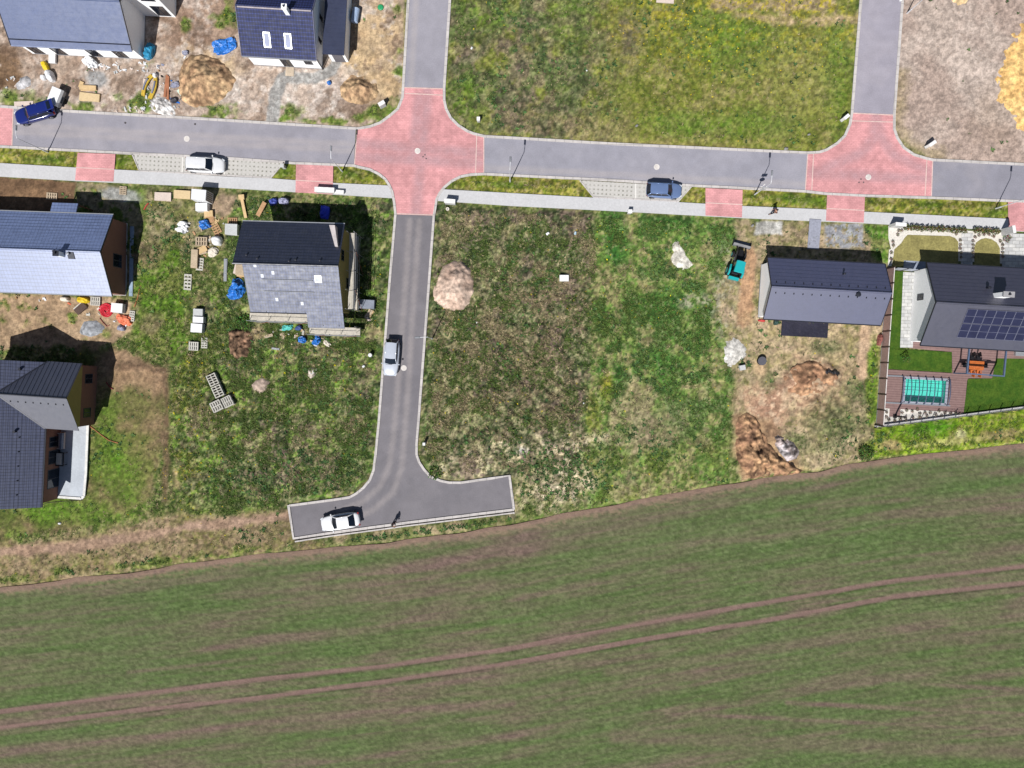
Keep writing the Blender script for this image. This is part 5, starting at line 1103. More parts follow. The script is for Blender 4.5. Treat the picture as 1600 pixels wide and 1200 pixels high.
# ------------------------------------------------------------------ manhole covers and small marks in the road
for px, py, lab in ((292, 217, 'pale round manhole cover in the left carriageway'), (652.5, 236, 'pale round manhole cover in the middle red crossing'), (1026, 261, 'pale round manhole cover in the carriageway by the silver blue car'), (1356.5, 277, 'pale round manhole cover in the right red crossing'), (631, 575, 'pale round manhole cover beside the white car in the lane')):
    p = P(px, py); r = empty('manhole_cover', (p.x, p.y, .035 if px not in (652.5, 1356.5) else .05), 0, lab, 'manhole cover', 'manhole covers'); m = MB(); m.lathe([(.33, -.03), (.33, .004), (.29, .006), (.01, .006)], 0, 0, 20); m.build('frame_ring', M('cover_concrete', (238, 232, 226), .8), r); m = MB(); m.lathe([(.26, 0), (.26, .014), (.01, .014)], 0, 0, 20); m.build('lid', M('cover_lid', (226, 218, 212), .8), r)
for px, py, lab in ((661, 245, 'first'), (666, 248, 'second'), (664, 242, 'third'), (1342, 285, 'a'), (1349, 285, 'b'), (1345, 280, 'c')):
    p = P(px, py); m = MB(); m.lathe([(.09, -.02), (.09, .012), (.01, .012)], p.x, p.y, 10, .036); w_ = 'middle' if px < 1000 else 'right'
    tag(m.build('valve_cap', M('iron_cap', (112, 96, 98), .7)), f'small dark valve cap beside the manhole of the {w_} red crossing', 'valve cap', f'valve caps in the {w_} crossing')
for px, py, lab in ((196, 192, 'small dark iron gully lid in the road below the timber boards'), (305, 194, 'small dark iron lid in the road below the white plaster rubble')):
    p = P(px, py); m = MB(); m.lathe([(.12, -.02), (.12, .012), (.01, .012)], p.x, p.y, 12, .022); tag(m.build('gully_lid', M('iron_dark', (82, 76, 78), .7)), lab, 'iron lid')
for i, (dx, dy) in enumerate(((-4, 0), (0, -3), (3, 1), (-1, 3), (2, 4))):
    p = P(1194+dx, 292+dy); m = MB(); m.box(p.x, p.y, .021, .28, .10, .004, .6*i); tag(m.build('survey_mark', LINE), 'white paint dash sprayed on the road beside the lamp with signs', 'paint mark', 'paint dashes on the road')
# ------------------------------------------------------------------ cars
TYRE = M('tyre_rubber', (40, 38, 40), .9); RIM = M('wheel_rim', (170, 172, 178), .35, metal=.6); LAMPW = paint('headlamp', (226, 230, 236), .1); LAMPR = paint('tail_lamp', (150, 24, 24), .2)
CARGL = glass('car_glass', (22, 30, 44), .05); TRIM = M('black_trim', (30, 30, 34), .6)
def car(name, label, px, py, ang, body, L=4.4, Wd=1.8, Hh=1.47, xr=-2.05, xf=.95, dr=.38, df=.72, hood=.95, rails=False, wind=None, hatch_open=False):
    p = P(px, py, .7); r = empty(name, (p.x, p.y, .025), ang, label, 'car')
    def ring(z, s, n=40, zf=None):
        out = []
        for k in range(n):
            a = 6.28318*k/n; c, q = math.cos(a), math.sin(a); e = .42
            x = L/2*s*math.copysign(abs(c)**e, c); y = Wd/2*(s if s < 1 else s)*math.copysign(abs(q)**.34, q)
            t = x/(L/2); y *= 1-.10*max(0, t)**4-.06*max(0, -t)**4
            x -= .16*math.copysign(1, x)*(abs(y)/(Wd/2))**3
            out.append((x, y, z if zf is None else zf(x, y)))
        return out
    def zt(x, y): return hood-.16*max(0, (x-xf+.4)/(L/2-xf+.4))**1.6-.05*max(0, -x/(L/2))**3-.05*(y/(Wd/2))**2
    m = MB(); m.rings([ring(.22, .93), ring(.32, .985), ring(.6, 1.0), ring(.0, .985, zf=lambda x, y: zt(x, y)-.10), ring(0, .955, zf=lambda x, y: zt(x, y)-.02), ring(0, .85, zf=zt), ring(0, .5, zf=lambda x, y: zt(x*.9, y)+.015)])
    yb, yt = Wd/2*.86, Wd/2*.66; zb, ztp = hood-.06, Hh-.06
    B = [(xf, yb*.92, zb-.06), (xf, -yb*.92, zb-.06), (xr, -yb*.94, zb-.03), (xr, yb*.94, zb-.03)]; T = [(xf-df, yt, ztp), (xf-df, -yt, ztp), (xr+dr, -yt*.95, ztp-.02), (xr+dr, yt*.95, ztp-.02)]
    for b_, t_ in zip(B, T): m.tube([b_, t_], .05, 6)
    for s_ in (0, 1):
        a_, c_ = ((B[3], B[0]), (B[2], B[1]))[s_]; a2, c2 = ((T[3], T[0]), (T[2], T[1]))[s_]
        for tt in (.36, .62): m.tube([Vector(a_).lerp(Vector(c_), tt), Vector(a2).lerp(Vector(c2), tt)], .035, 6)
        m.tube([a2, c2], .045, 6)
    bd = m.build('body', body, r, True)
    def pane(nm, q, bow, outv):
        m = MB(); n = 6; v = []
        for i in range(n+1):
            for j in range(n+1):
                s1, s2 = i/n, j/n; p_ = Vector(q[0]).lerp(Vector(q[1]), s1).lerp(Vector(q[3]).lerp(Vector(q[2]), s1), s2); v.append(p_+Vector(outv)*bow*4*s1*(1-s1))
        m.add(v, [(i*(n+1)+j, (i+1)*(n+1)+j, (i+1)*(n+1)+j+1, i*(n+1)+j+1) for i in range(n) for j in range(n)]); return m.build(nm, wind if nm == 'windscreen' and wind else CARGL, r, True)
    pane('windscreen', (B[1], B[0], T[0], T[1]), .09, (1, 0, .3))
    if not hatch_open: pane('rear_window', (B[3], B[2], T[2], T[3]), .06, (-1, 0, .2))
    pane('side_window', (B[0], B[3], T[3], T[0]), .03, (0, 1, .2)); pane('side_window', (B[2], B[1], T[1], T[2]), .03, (0, -1, .2))
    m = MB(); n = 8; x0, x1 = xr+dr-.06, xf-df+.06; v = []
    for i in range(n+1):
        for j in range(n+1):
            s1, s2 = i/n, j/n*2-1; x = x0+(x1-x0)*s1; v.append((x+.05*(1-s2*s2)*(1 if s1 > .5 else -1)*(1 if i in (0, n) else 0), s2*(yt+.03), ztp+.01+.06*(1-s2**4)*(1-.5*(2*s1-1)**2)))
    m.add(v, [(i*(n+1)+j, (i+1)*(n+1)+j, (i+1)*(n+1)+j+1, i*(n+1)+j+1) for i in range(n) for j in range(n)]); m.build('roof', body, r, True)
    if rails:
        for s_ in (-1, 1): m = MB(); m.tube([(x0+.1, s_*(yt-.02), ztp+.06), (x0+.2, s_*(yt-.02), ztp+.12), (x1-.2, s_*(yt-.02), ztp+.12), (x1-.1, s_*(yt-.02), ztp+.06)], .022, 6); m.build('roof_rail', TRIM, r)
    for sx in (L/2-.82, -L/2+.78):
        for s_ in (-1, 1):
            m = MB(); m.wheel((sx, s_*(Wd/2-.11), .32), .33, .21); w = m.build('wheel', TYRE, r, False); m = MB(); m.wheel((sx, s_*(Wd/2-.105), .32), .21, .225); m.build('rim', RIM, w)
    for s_ in (-1, 1):
        m = MB(); m.box(xf-.05, s_*(Wd/2+.07), hood-.02, .14, .2, .13, 0, .8, .8); m.build('mirror', body, r)
        m = MB(); m.box(L/2-.24, s_*(Wd/2-.34), .58, .34, .34, .14, -s_*.45); m.build('headlight', LAMPW, r); m = MB(); m.box(-L/2+.14, s_*(Wd/2-.28), .62, .16, .3, .2, s_*.35); m.build('tail_light', LAMPR, r)
    m = MB(); m.bar((xf+.03, -Wd*.3, hood-.02), (xf+.02, Wd*.1, hood-.01), .03); m.build('wiper', TRIM, r)
    if hatch_open:
        m = MB(); a0, a1 = Vector(T[3]), Vector(T[2]); d = Vector((-1.05, 0, .22)); m.add([a0, a1, a1+d, a0+d]+[q+Vector((0, 0, .06)) for q in (a0, a1, a1+d, a0+d)], [(0, 1, 2, 3), (7, 6, 5, 4), (0, 4, 5, 1), (1, 5, 6, 2), (2, 6, 7, 3), (3, 7, 4, 0)]); tg = m.build('tailgate', body, r)
        m = MB(); q = [a0+d*.15, a1+d*.15, a1+d*.7, a0+d*.7]; cc = sum(q, Vector())/4; q = [cc+(k-cc)*.8+Vector((0, 0, .064)) for k in q]; m.add(q+[k+Vector((0, 0, .01)) for k in q], [(3, 2, 1, 0), (4, 5, 6, 7), (0, 1, 5, 4), (1, 2, 6, 5), (2, 3, 7, 6), (3, 0, 4, 7)]); m.build('tailgate_window', CARGL, tg)
    return r
CW = paint('white_car_paint', (240, 240, 242), .28)
car('parked_car', 'white car in the grid paved parking bay left of the crossing', 320.5, 257.5, math.radians(-3), CW, 4.5, 1.82, 1.5, -2.15, 1.0)
car('parked_car', 'silver white car standing in the lane below the half finished house', 611.5, 558.5, math.radians(-94.5), paint('silver_car_paint', (214, 220, 232), .25, .2), 4.3, 1.8, 1.5, -2.05, .8, .45, .75)
car('parked_car', 'white saloon parked at the left end of the turning head', 532, 815, math.radians(189), CW, 4.6, 1.84, 1.46, -1.75, .95, .75, .75)
car('parked_car', 'silver blue car in the grid paved parking bay right of the crossing', 1037.5, 297.5, math.radians(-3), paint('silver_blue_paint', (126, 150, 196), .26, .3), 4.1, 1.78, 1.5, -1.98, .9, .4, .7)
car('parked_car', 'dark blue estate car with its tailgate open and a trailer behind', 54, 176.5, math.radians(196), paint('dark_blue_paint', (28, 42, 118), .22), 4.6, 1.8, 1.48, -2.15, .95, .4, .7, rails=True, hatch_open=True)
# trailer
p = P(90, 153, .6); r = empty('car_trailer', (p.x, p.y, .02), math.radians(67), 'small trailer with white cover behind the dark blue car', 'trailer')
m = MB()
for q in ((0, -.58, .45, 1.9, .04, .45), (0, .58, .45, 1.9, .04, .45), (-.95, 0, .45, .04, 1.2, .45), (.95, 0, .45, .04, 1.2, .45), (0, 0, .42, 1.94, 1.2, .04)): m.box(*q)
m.build('tub', M('galvanised', (170, 176, 186), .4, metal=.5), r)
m = MB(); m.box(0, 0, .903, 2.0, 1.28, .35, 0, .94, .86); m.build('cover', M('white_tarpaulin', (250, 250, 252), .6, .03), r)
for s_ in (-1, 1): m = MB(); m.wheel((-.05, s_*.72, .3), .3, .17); m.build('wheel', TYRE, r); m = MB(); m.box(-.05, s_*.72, .62, .75, .2, .03); m.build('mudguard', TRIM, r)
m = MB(); m.bar((-.9, -.4, .4), (-1.75, 0, .42), .07); m.bar((-.9, .4, .4), (-1.75, 0, .42), .07); m.bar((-1.7, 0, .42), (-1.95, 0, .45), .09); m.build('drawbar', DARKM, r)
# tractor with front loader
TEAL = paint('teal_paint', (30, 180, 184), .35); p = P(1148, 416); r = empty('tractor', (p.x, p.y, .0), math.radians(75), 'small teal tractor with front loader on rough grass beside the dark roofed house', 'tractor')
m = MB(); m.rings([[(x, -w, z0), (x, w, z0), (x, w*.9, z1), (x, w*.5, z1+.06), (x, -w*.5, z1+.06), (x, -w*.9, z1)] for x, w, z0, z1 in ((.25, .38, .6, 1.3), (1.0, .36, .6, 1.25), (1.75, .30, .6, 1.12))]); m.build('bonnet', BLK, r)
m = MB(); m.box(.75, 0, .45, 2.2, .5, .3); m.box(-.5, 0, .5, 1.1, .7, .35); m.build('chassis', DARKM, r)
m = MB()
for x, y in ((-.95, .55), (-.95, -.55), (.2, .48), (.2, -.48)): m.bar((x, y, .8), (x*.9, y*.9, 2.2), .06)
m.build('cab_frame', DARKM, r); m = MB()
for q in (((.22, .46, .9), (.22, -.46, .9), (.19, -.42, 2.18), (.19, .42, 2.18)), ((-.97, .52, .9), (-.97, -.52, .9), (-.87, -.48, 2.18), (-.87, .48, 2.18)), ((-.9, .56, .9), (.15, .50, .9), (.15, .45, 2.18), (-.85, .5, 2.18)), ((-.9, -.56, .9), (.15, -.50, .9), (.15, -.45, 2.18), (-.85, -.5, 2.18))): m.add(q, [(0, 1, 2, 3)])
m.build('cab_glass', CARGL, r)
m = MB(); m.rings([[(x*s_-.36, y*s_, z) for x, y in ((-.68, -.56), (.62, -.52), (.68, -.3), (.68, .3), (.62, .52), (-.68, .56))] for z, s_ in ((2.2, 1), (2.28, 1.02), (2.36, .92))]); m.build('cab_roof', TEAL, r)
m = MB(); m.box(-.55, 0, .95, .45, .5, .12); m.box(-.8, 0, 1.05, .1, .5, .5); m.build('seat', BLK, r)
for s_ in (-1, 1):
    m = MB(); m.wheel((-.75, s_*.78, .62), .62, .36); w = m.build('rear_wheel', TYRE, r); m = MB(); m.wheel((-.75, s_*.79, .62), .34, .38); m.build('rim', TEAL, w)
    m = MB(); m.wheel((1.2, s_*.68, .40), .40, .26); w = m.build('front_wheel', TYRE, r); m = MB(); m.wheel((1.2, s_*.69, .40), .22, .28); m.build('rim', TEAL, w)
    m = MB(); m.tube([(-1.3, s_*.78, 1.05), (-1.1, s_*.78, 1.3), (-.6, s_*.78, 1.36), (-.15, s_*.76, 1.2)], .12, 6); m.build('mudguard', TEAL, r)
    m = MB(); m.bar((.2, s_*.5, 1.15), (1.5, s_*.5, 1.35), .11, .16); m.bar((1.5, s_*.5, 1.35), (2.25, s_*.5, .5), .11, .16); m.build('loader_arm', BLK, r); m = MB(); m.tube([(.5, s_*.5, .8), (1.5, s_*.5, 1.2)], .045, 8); m.build('hydraulic_ram', ALU, r)
m = MB(); BW = 1.0
pr = [(2.25, .62), (2.22, .12), (2.95, .08), (2.95, .12), (2.30, .17), (2.32, .60), (2.5, .82), (2.46, .86)]
m.rings([[(x, y, z) for x, z in pr] for y in (BW, -BW)]); bk = m.build('bucket', M('bucket_steel', (150, 150, 154), .5, metal=.2), r); m = MB()
for s_ in (-1, 1): m.prism([(2.2, s_*BW), (2.95, s_*BW), (2.95, s_*(BW+.04)), (2.2, s_*(BW+.04))], .08, .6)
m.build('bucket_side', DARKM, bk)
m = MB(); m.box(-1.55, 0, .45, .35, 1.2, .5); m.bar((-1.2, .3, .6), (-1.5, .3, .6), .08); m.bar((-1.2, -.3, .6), (-1.5, -.3, .6), .08); m.build('rear_ballast', TEAL, r)
m = MB(); m.tube([(.6, -.28, 1.25), (.6, -.28, 1.95)], .045, 8); m.build('exhaust', BLK, r)
# ------------------------------------------------------------------ pallets, boards, sacks
PALW = M('pallet_wood', (196, 176, 150), .9, .15, 1.0, .2, 6); PALG = M('weathered_pallet', (206, 202, 192), .9, .12, 1.0, .2, 6); PALT = M('tan_pallet', (190, 150, 112), .9, .15, 1.0, .2, 6)
def pallet(px, py, deg, label, l=1.2, w=.8, n=1, mat=None, gap=.5, z=None, group='pallets lying about the plots'):
    zz = gz(px, py) if z is None else z
    p = P(px, py, zz); r = empty('pallet', (p.x, p.y, max(zz, 0)+.02), math.radians(deg), label, 'pallet', group); mat = mat or PALW
    for k in range(n):
        z0 = k*.15; m = MB()
        for i in range(3): m.box(0, -w/2+.05+i*(w-.1)/2, z0, l, .1, .10)
        m.build('bearer', mat, r); m = MB(); nn = 5
        for i in range(nn): m.box(-l/2+.07+i*(l-.14)/(nn-1), 0, z0+.10, l/nn*(1-gap*.7), w, .025)
        m.build('deck', mat, r)
    return r
for a in [(82, 307, -4, 'pallet standing in the shade edge beside the brown soil strip'), (193, 298, 86, 'pallet on grey gravel by the left footpath', .95, .8), (294, 441, 86, 'upright pale pallet on the grass between the two shiny roofs', 1.75, .85, 1, PALG), (313, 413, 84, 'pallet beside the plank stack in the grass', 1.4, .8, 1, PALG),
          (338, 357, 118, 'tilted tan pallet by the blue sheeting', 1.3, .9, 1, PALT), (317, 378, -2, 'pallet stack beside the round white sack', 1.3, 1.0, 3, PALW), (324, 374, -3, 'pallet under the blue sheeting heap', .9, .8), (364, 346, 0, 'dark pallet at the corner of the graphite roof', 1.1, .8, 1, PALT),
          (304, 541, -3, 'grey pallet alone on the grass left of the brush pile', 1.1, 1.0, 2, PALG), (320, 536, 88, 'pale pallet at the right of the lone grey pallet', 1.2, .7, 1, PALG), (151, 471, -4, 'light pallet beside the yellow sacks', 1.1, 1.0, 2, PALG), (207, 494, 84, 'narrow pallet beside the orange sheeting', 1.2, .6, 1, PALG),
          (312, 489, -3, 'pallet topped by grey blocks, upper one of the block row', 1.2, 1.0, 1, PALG), (341, 634, 26, 'left pale pallet of the pair on the green plot', 1.25, 1.2, 4, PALG, .8), (358, 627, 26, 'right pale pallet of the pair on the green plot', 1.15, 1.2, 4, PALG, .8), (335, 593, 114, 'upper dark pallet of the long row on the green plot', 1.35, 1.1, 4, PALG, 1.0), (343, 611, 114, 'lower dark pallet of the long row on the green plot', 1.35, 1.1, 4, PALG, 1.0)]: pallet(*a)
def stack(name, label, cat, px, py, deg, l, w, h, mats, n=3, jit=.02, group=None, z=None):
    """layers lying on one another; alternate layers are their own parts"""
    zz = gz(px, py) if z is None else z
    p = P(px, py, zz); r = empty(name, (p.x, p.y, max(zz, -.02)), math.radians(deg), label, cat, group)
    for k in range(n):
        m = MB(); m.box(random.uniform(-jit, jit), random.uniform(-jit, jit), k*h/n, l, w, h/n-.012, random.uniform(-jit, jit)); m.build('layer', mats[k % len(mats)], r)
    return r
PLY = M('plywood', (226, 200, 156), .8, .08, 1, .1, 6); LUM = M('fresh_timber', (222, 190, 142), .8, .10, 1, .12, 6); FOIL = M('white_foil', (246, 246, 248), .35, .04, 2, .08, 6, 0, 0, .5); GREYB = M('grey_blocks', (204, 206, 206), .9, .08, 1, .12, 6); PINKB = M('pale_pink_boards', (226, 208, 196), .85, .08, 1, .12, 6)
stack('board_stack', 'pale pink boards on the verge of the left plot', 'board stack', 256, 308, -3, 1.9, .95, .3, [PINKB, PALW], 3); stack('board_stack', 'yellow board lying beside the tall white wrapped stack', 'board stack', 286, 304.5, -3, 1.9, .95, .25, [PLY], 2)
stack('board_stack', 'plywood sheets by the road in front of the top left house', 'board stack', 141, 152, -5, 2.3, .9, .2, [PLY, LUM], 3, .05); stack('board_stack', 'short timber boards just above the plywood sheets', 'board stack', 139, 138, -3, 1.9, .5, .3, [LUM, PALW], 3, .08); stack('board_stack', 'small tan board upright beside the plywood', 'board stack', 128, 133, 70, .7, .45, .2, [LUM], 2)
stack('board_stack', 'plank leaning along the verge above the dark blue car', 'board stack', 38, 162, 2, 2.2, .5, .12, [PINKB], 2); stack('plank_stack', 'long tan plank stack in the grass below the pallets', 'plank stack', 306, 405, 86, 2.1, .75, .5, [PALT, PALW], 4)
stack('block_stack', 'white block stack by the corner of the graphite roof', 'block stack', 365, 360, -3, 1.4, 1.2, .8, [FOIL, GREYB], 4); stack('block_stack', 'grey white block stack, middle one of the block row', 'block stack', 314, 500, -3, 1.2, .7, .8, [FOIL, GREYB], 3); stack('block_stack', 'grey white block stack, lowest one of the block row', 'block stack', 312, 513, -3, 1.3, 1.0, .9, [GREYB, FOIL], 4)
stack('block_stack', 'white block stack right of the red hose coil', 'block stack', 188, 482, -5, 1.3, 1.05, .8, [GREYB, FOIL], 4); stack('block_stack', 'grey blocks on top of the pallet of the block row', 'block stack', 312, 489, -3, 1.1, .85, .5, [GREYB], 3, z=.17)
stack('plank_stack', 'two long white planks lying left of the graphite roofed house', 'plank stack', 353, 422, 88, 2.6, .35, .18, [ALU], 2); stack('board_stack', 'dark boards at the foot of the yellow sacks', 'board stack', 127, 482, 35, 1.4, .8, .3, [M('dark_boards', (92, 74, 66)), PALG], 3, .12)
stack('crate', 'grey metal crate standing right of the tall east scaffold', 'crate', 575, 476, -3, 1.7, 1.0, .7, [M('crate_grey', (140, 146, 160), .5)], 3, .01); stack('board_stack', 'loose boards right of the lower scaffold', 'board stack', 577, 492, 60, 1.2, .5, .2, [PALW, LUM], 3, .12); stack('board_stack', 'tan boards at the west wall of the half finished house', 'board stack', 378, 417, 80, 2.0, 1.1, .5, [PALW, LUM, PINKB], 4, .15)
stack('board_stack', 'small boards between pallets and the plank stack', 'board stack', 316, 392, 20, 1.1, .7, .3, [LUM, PALW], 3, .15); stack('board_stack', 'small stack of planks under the white wrapped stack', 'board stack', 327, 335, 0, 1.0, .7, .4, [LUM, PALT], 3, .1)
stack('board_stack', 'beige sheet at the top edge of the dandelion meadow', 'board stack', 1039, 1, -4, 2.0, .6, .15, [PINKB], 1); stack('plank_stack', 'small grey planks in the grass below the teal sheeting', 'plank stack', 420, 525, 15, 1.0, .3, .15, [PALG, PALW], 2); stack('plank_stack', 'weathered boards on the grass beside the brush pile', 'plank stack', 431, 545, -8, .9, .22, .1, [ALU], 1)
stack('membrane_sheet', 'black foil sheet laid along the south wall of the dark roofed house', 'foil sheet', 1257, 514.5, -3, 5.4, 1.75, .10, [M('black_foil', (48, 47, 62), .45, .2, .8, .15, 4, .04)], 1, 0); stack('paving_strip', 'grey paved strip from the footpath to the dark roofed house', 'paving strip', 1272, 366, 86, 3.4, 1.35, .09, [M('grey_setts', (160, 162, 176), .9, .08, 1, .2, 5)], 1, 0)
# tall wrapped stack
p = P(322, 316, 0); r = empty('wrapped_stack', (p.x, p.y, 0), math.radians(-5), 'tall stack of building blocks wrapped in white foil by the footpath', 'wrapped stack')
m = MB(); m.box(0, .4, .15, 1.7, 1.2, 1.9, 0, .97, .97); m.build('wrapping', FOIL, r); m = MB(); m.box(-.1, -.75, .12, 1.4, .9, .8, .1, .96, .96); m.build('wrapping', FOIL, r); m = MB(); m.box(0, .4, 0, 1.7, 1.2, .147); m.build('pallet_base', PALW, r)
m = MB()
for i in range(5): m.box(.842+.01, -.05+i*.22, .4, .03, .12, 1.5)
m.build('block_face', M('grey_block_face', (150, 140, 134)), r)
# sheeting, sacks (crumpled, draped over what they cover)
def bundle(name, label, cat, px, py, deg, l, w, h, mat, amp=.22, sc=.45, group=None):
    z0 = max(gz(px, py), 0); p = P(px, py, z0+h*.5); r = random.randint(0, 9999); nu, nv = 22, 12; v = []; f = []
    for i in range(nv+1):
        for j in range(nu):
            a = 6.28318*j/nu; e = math.pi/2*i/nv; rr = math.cos(e)**.55
            x = l/2*rr*math.copysign(abs(math.cos(a))**.7, math.cos(a)); y = w/2*rr*math.copysign(abs(math.sin(a))**.7, math.sin(a)); z = h*math.sin(e)**.8
            q = float(fbm(np.array([x+z*.7]), np.array([y-z*.5]), sc, r, 3, .7)[0])-.5; k = 1+amp*1.6*q
            v.append((x*k, y*k, max(-.05, z+amp*q*h*1.5)))
    for i in range(nv):
        for j in range(nu): f.append((i*nu+j, i*nu+(j+1) % nu, (i+1)*nu+(j+1) % nu, (i+1)*nu+j))
    m = MB(); m.add(v, f); o = m.build(name, mat); o.location = (p.x, p.y, z0-.02); o.rotation_euler = (0, 0, math.radians(deg)); return tag(o, label, cat, group)
BLUET = M('blue_sheeting', (46, 124, 214), .4, .25, 2.5, .3, 5, .05, 0, .5); TEALT = M('teal_sheeting', (96, 206, 196), .4, .2, 2, .2, 5, .04); YEL = M('yellow_sacks', (240, 206, 40), .6, .12, 2, .15, 6); ORG = M('orange_sheeting', (236, 128, 92), .5, .3, 2.5, .3, 5); SILV = M('silver_sack', (150, 152, 172), .4, .2, 2, .2, 5); CREAM = M('cream_sack', (238, 228, 212), .8, .08, 2, .12, 6)
BD = bundle
BD('tarpaulin', 'crumpled bright blue tarpaulin left of the navy tiled house', 'tarpaulin', 350, 72, 12, 2.6, 1.5, .55, BLUET, .35, .35); BD('tarpaulin', 'blue tarpaulin at the west corner of the half finished house', 'tarpaulin', 369, 452, 60, 2.3, 1.7, 1.1, BLUET, .3, .4); BD('tarpaulin', 'bright blue sheeting among the pallets below the wrapped stack', 'tarpaulin', 319, 351, 30, 1.3, 1.0, .6, BLUET, .35, .35)
BD('tarpaulin', 'dark blue sheet in the shade behind the graphite roof', 'tarpaulin', 507, 331, 85, 1.7, 1.1, .4, M('deep_blue_sheet', (50, 70, 220), .5)); BD('tarpaulin', 'pale teal sheeting under the south scaffold', 'tarpaulin', 449, 512, 10, 1.4, .6, .35, TEALT, .4, .3); BD('tarpaulin', 'teal and blue sheeting by the corner of the top left house', 'tarpaulin', 233, 80, 70, 1.7, .9, .8, M('petrol_sheet', (46, 140, 180), .5, .25, 2, .3, 5), .3, .4)
BD('tarpaulin', 'white sheeting heap in the grass beside the pallets', 'tarpaulin', 285, 355, -10, 1.6, 1.2, .5, FOIL, .45, .4); BD('tarpaulin', 'white sheeting heap in front of the top left house', 'tarpaulin', 140, 98, -30, 1.5, 1.0, .6, FOIL, .45, .35); BD('tarpaulin', 'orange sheeting heap below the white block stack', 'tarpaulin', 193, 500, -25, 1.8, 1.1, .4, ORG, .4, .35)
BD('sack', 'round white sack right of the pallet stack', 'sack', 338, 376, 0, 1.25, 1.15, .9, FOIL, .08, .6); BD('sack', 'cream sack heap below the round white sack', 'sack', 333, 394, 20, 1.2, .9, .5, CREAM, .3, .35); BD('sack', 'yellow sacks by the south wall of the brown gabled house', 'sack', 130, 468.5, -5, 1.4, .7, .6, YEL, .2, .4); BD('sack', 'white cream sack left of the yellow sacks', 'sack', 101, 467, -5, 1.0, .6, .6, CREAM, .12)
BD('sack', 'silver grey sack below the orange sheeting', 'sack', 189, 513, -10, .95, .65, .5, SILV, .2, .35); BD('sack', 'yellow sack left in front of the top left house', 'sack', 70, 103, -65, 1.2, .6, .5, YEL, .2, .4); BD('sack', 'big white sack below the yellow sack', 'sack', 77, 118, -70, 1.3, .8, .9, FOIL, .12, .5); BD('sack', 'small white sack beside the big white sack', 'sack', 67, 121, 0, .6, .6, .5, FOIL, .12)
BD('sack', 'grey white sack above the yellow bundles', 'sack', 242, 118, 0, .5, .6, .6, FOIL, .1); BD('sack', 'blue sack below the step of the south scaffold, left one', 'sack', 471, 531, 0, .9, .7, .5, BLUET, .3, .3); BD('sack', 'blue sack below the lower scaffold, right one', 'sack', 494, 532, 60, 1.3, .8, .55, BLUET, .35, .3); BD('sack', 'pale cream sack heap right of the blue sacks', 'sack', 511, 537, -40, .9, .5, .3, CREAM, .4, .3)
BD('sack', 'dark blue sack under the scaffold step', 'sack', 466, 512, 10, .8, .5, .4, M('ink_blue_sack', (70, 90, 150), .5), .3, .3); BD('sack', 'blue and white sack heap in the shade by the gravel drive, left one', 'sack', 427, 315, 20, 1.0, .7, .6, M('violet_blue_sack', (70, 84, 170), .5, .3, 3, .3), .25, .3); BD('sack', 'white and blue sack heap in the shade by the gravel drive, right one', 'sack', 443, 314, 0, 1.2, .7, .7, M('pale_blue_sack', (170, 170, 200), .5, .3, 3, .3), .25, .3)
BD('sack', 'small blue sack on the grey path of the navy tiled house', 'sack', 514, 129, 30, .5, .4, .4, BLUET, .15); BD('sack', 'dark rubbish sack by the white plaster rubble', 'sack', 272, 156, 0, .8, .6, .5, M('dark_sack', (62, 62, 72), .5), .2); BD('sack', 'grey white rubbish sack above the dark sack', 'sack', 273, 132, 10, .9, .6, .4, SILV, .35, .3); BD('sack', 'black and white litter sack right of the petrol sheeting', 'sack', 289, 82, 0, .7, .5, .35, SILV, .35, .3)
BD('sack', 'dark green bag at the south wall of the dark roofed house', 'sack', 1213, 504, 0, .5, .55, .6, M('dark_green_bag', (44, 74, 70), .6)); BD('sack', 'red bucket bag at the south west corner of the dark roofed house', 'sack', 1190, 501, -5, .8, .25, .3, M('red_bag', (196, 60, 60), .6)); BD('tarpaulin', 'black pipe foil lying on the dug soil bank', 'tarpaulin', 1301, 584, -15, 1.6, .6, .3, M('black_plastic_foil', (36, 34, 38), .5), .4, .3)
BD('sack', 'brown barrow load against the panel fence', 'sack', 1375, 531, 80, 1.4, .5, .6, M('brown_sack', (150, 92, 84), .8), .25, .3)
# yellow curved foam bundles
for i, (dx, dy, lab) in enumerate(((-3.5, 0, 'left curved yellow bundle above the white plaster rubble'), (4, 3, 'right curved yellow bundle above the white plaster rubble'))):
    p = P(236+dx, 135+dy); r = empty('foam_bundle', (p.x, p.y, 0), math.radians(66+8*i), lab, 'foam bundle', 'curved yellow bundles'); m = MB(); b = .25*(1 if i else -1)
    for k in range(2): m.tube([(x, b*(1-(x/1.3)**2)*-1+k*.22-.11, .22+.1*(1-(x/1.3)**2)) for x in np.linspace(-1.3, 1.3, 9)], .125, 8)
    m.build('foam', M('dusty_yellow_foam', (216, 182, 70), .8, .2, 2, .2, 6), r); m = MB(); m.tube([(x, b*(1-(x/1.3)**2)*-1, .40+.1*(1-(x/1.3)**2)) for x in np.linspace(-.7, .7, 6)], .1, 8); m.build('grey_wrap', SILV, r)
for i, (a_, b_, lab) in enumerate((((258, 152), (262, 118), 'long rust coloured plank right of the yellow bundles'), ((263, 156), (264, 120), 'shorter rust coloured plank nearest the tan soil heap'), ((225, 150), (227, 124), 'pale plank left of the yellow bundles'))):
    a_, b_ = P(*a_), P(*b_); m = MB(); m.bar((a_.x, a_.y, .12+.02*i), (b_.x, b_.y, .14+.02*i), .26, .08); tag(m.build('plank', M('rusty_plank', (176, 116, 84)) if i < 2 else PINKB), lab, 'plank')
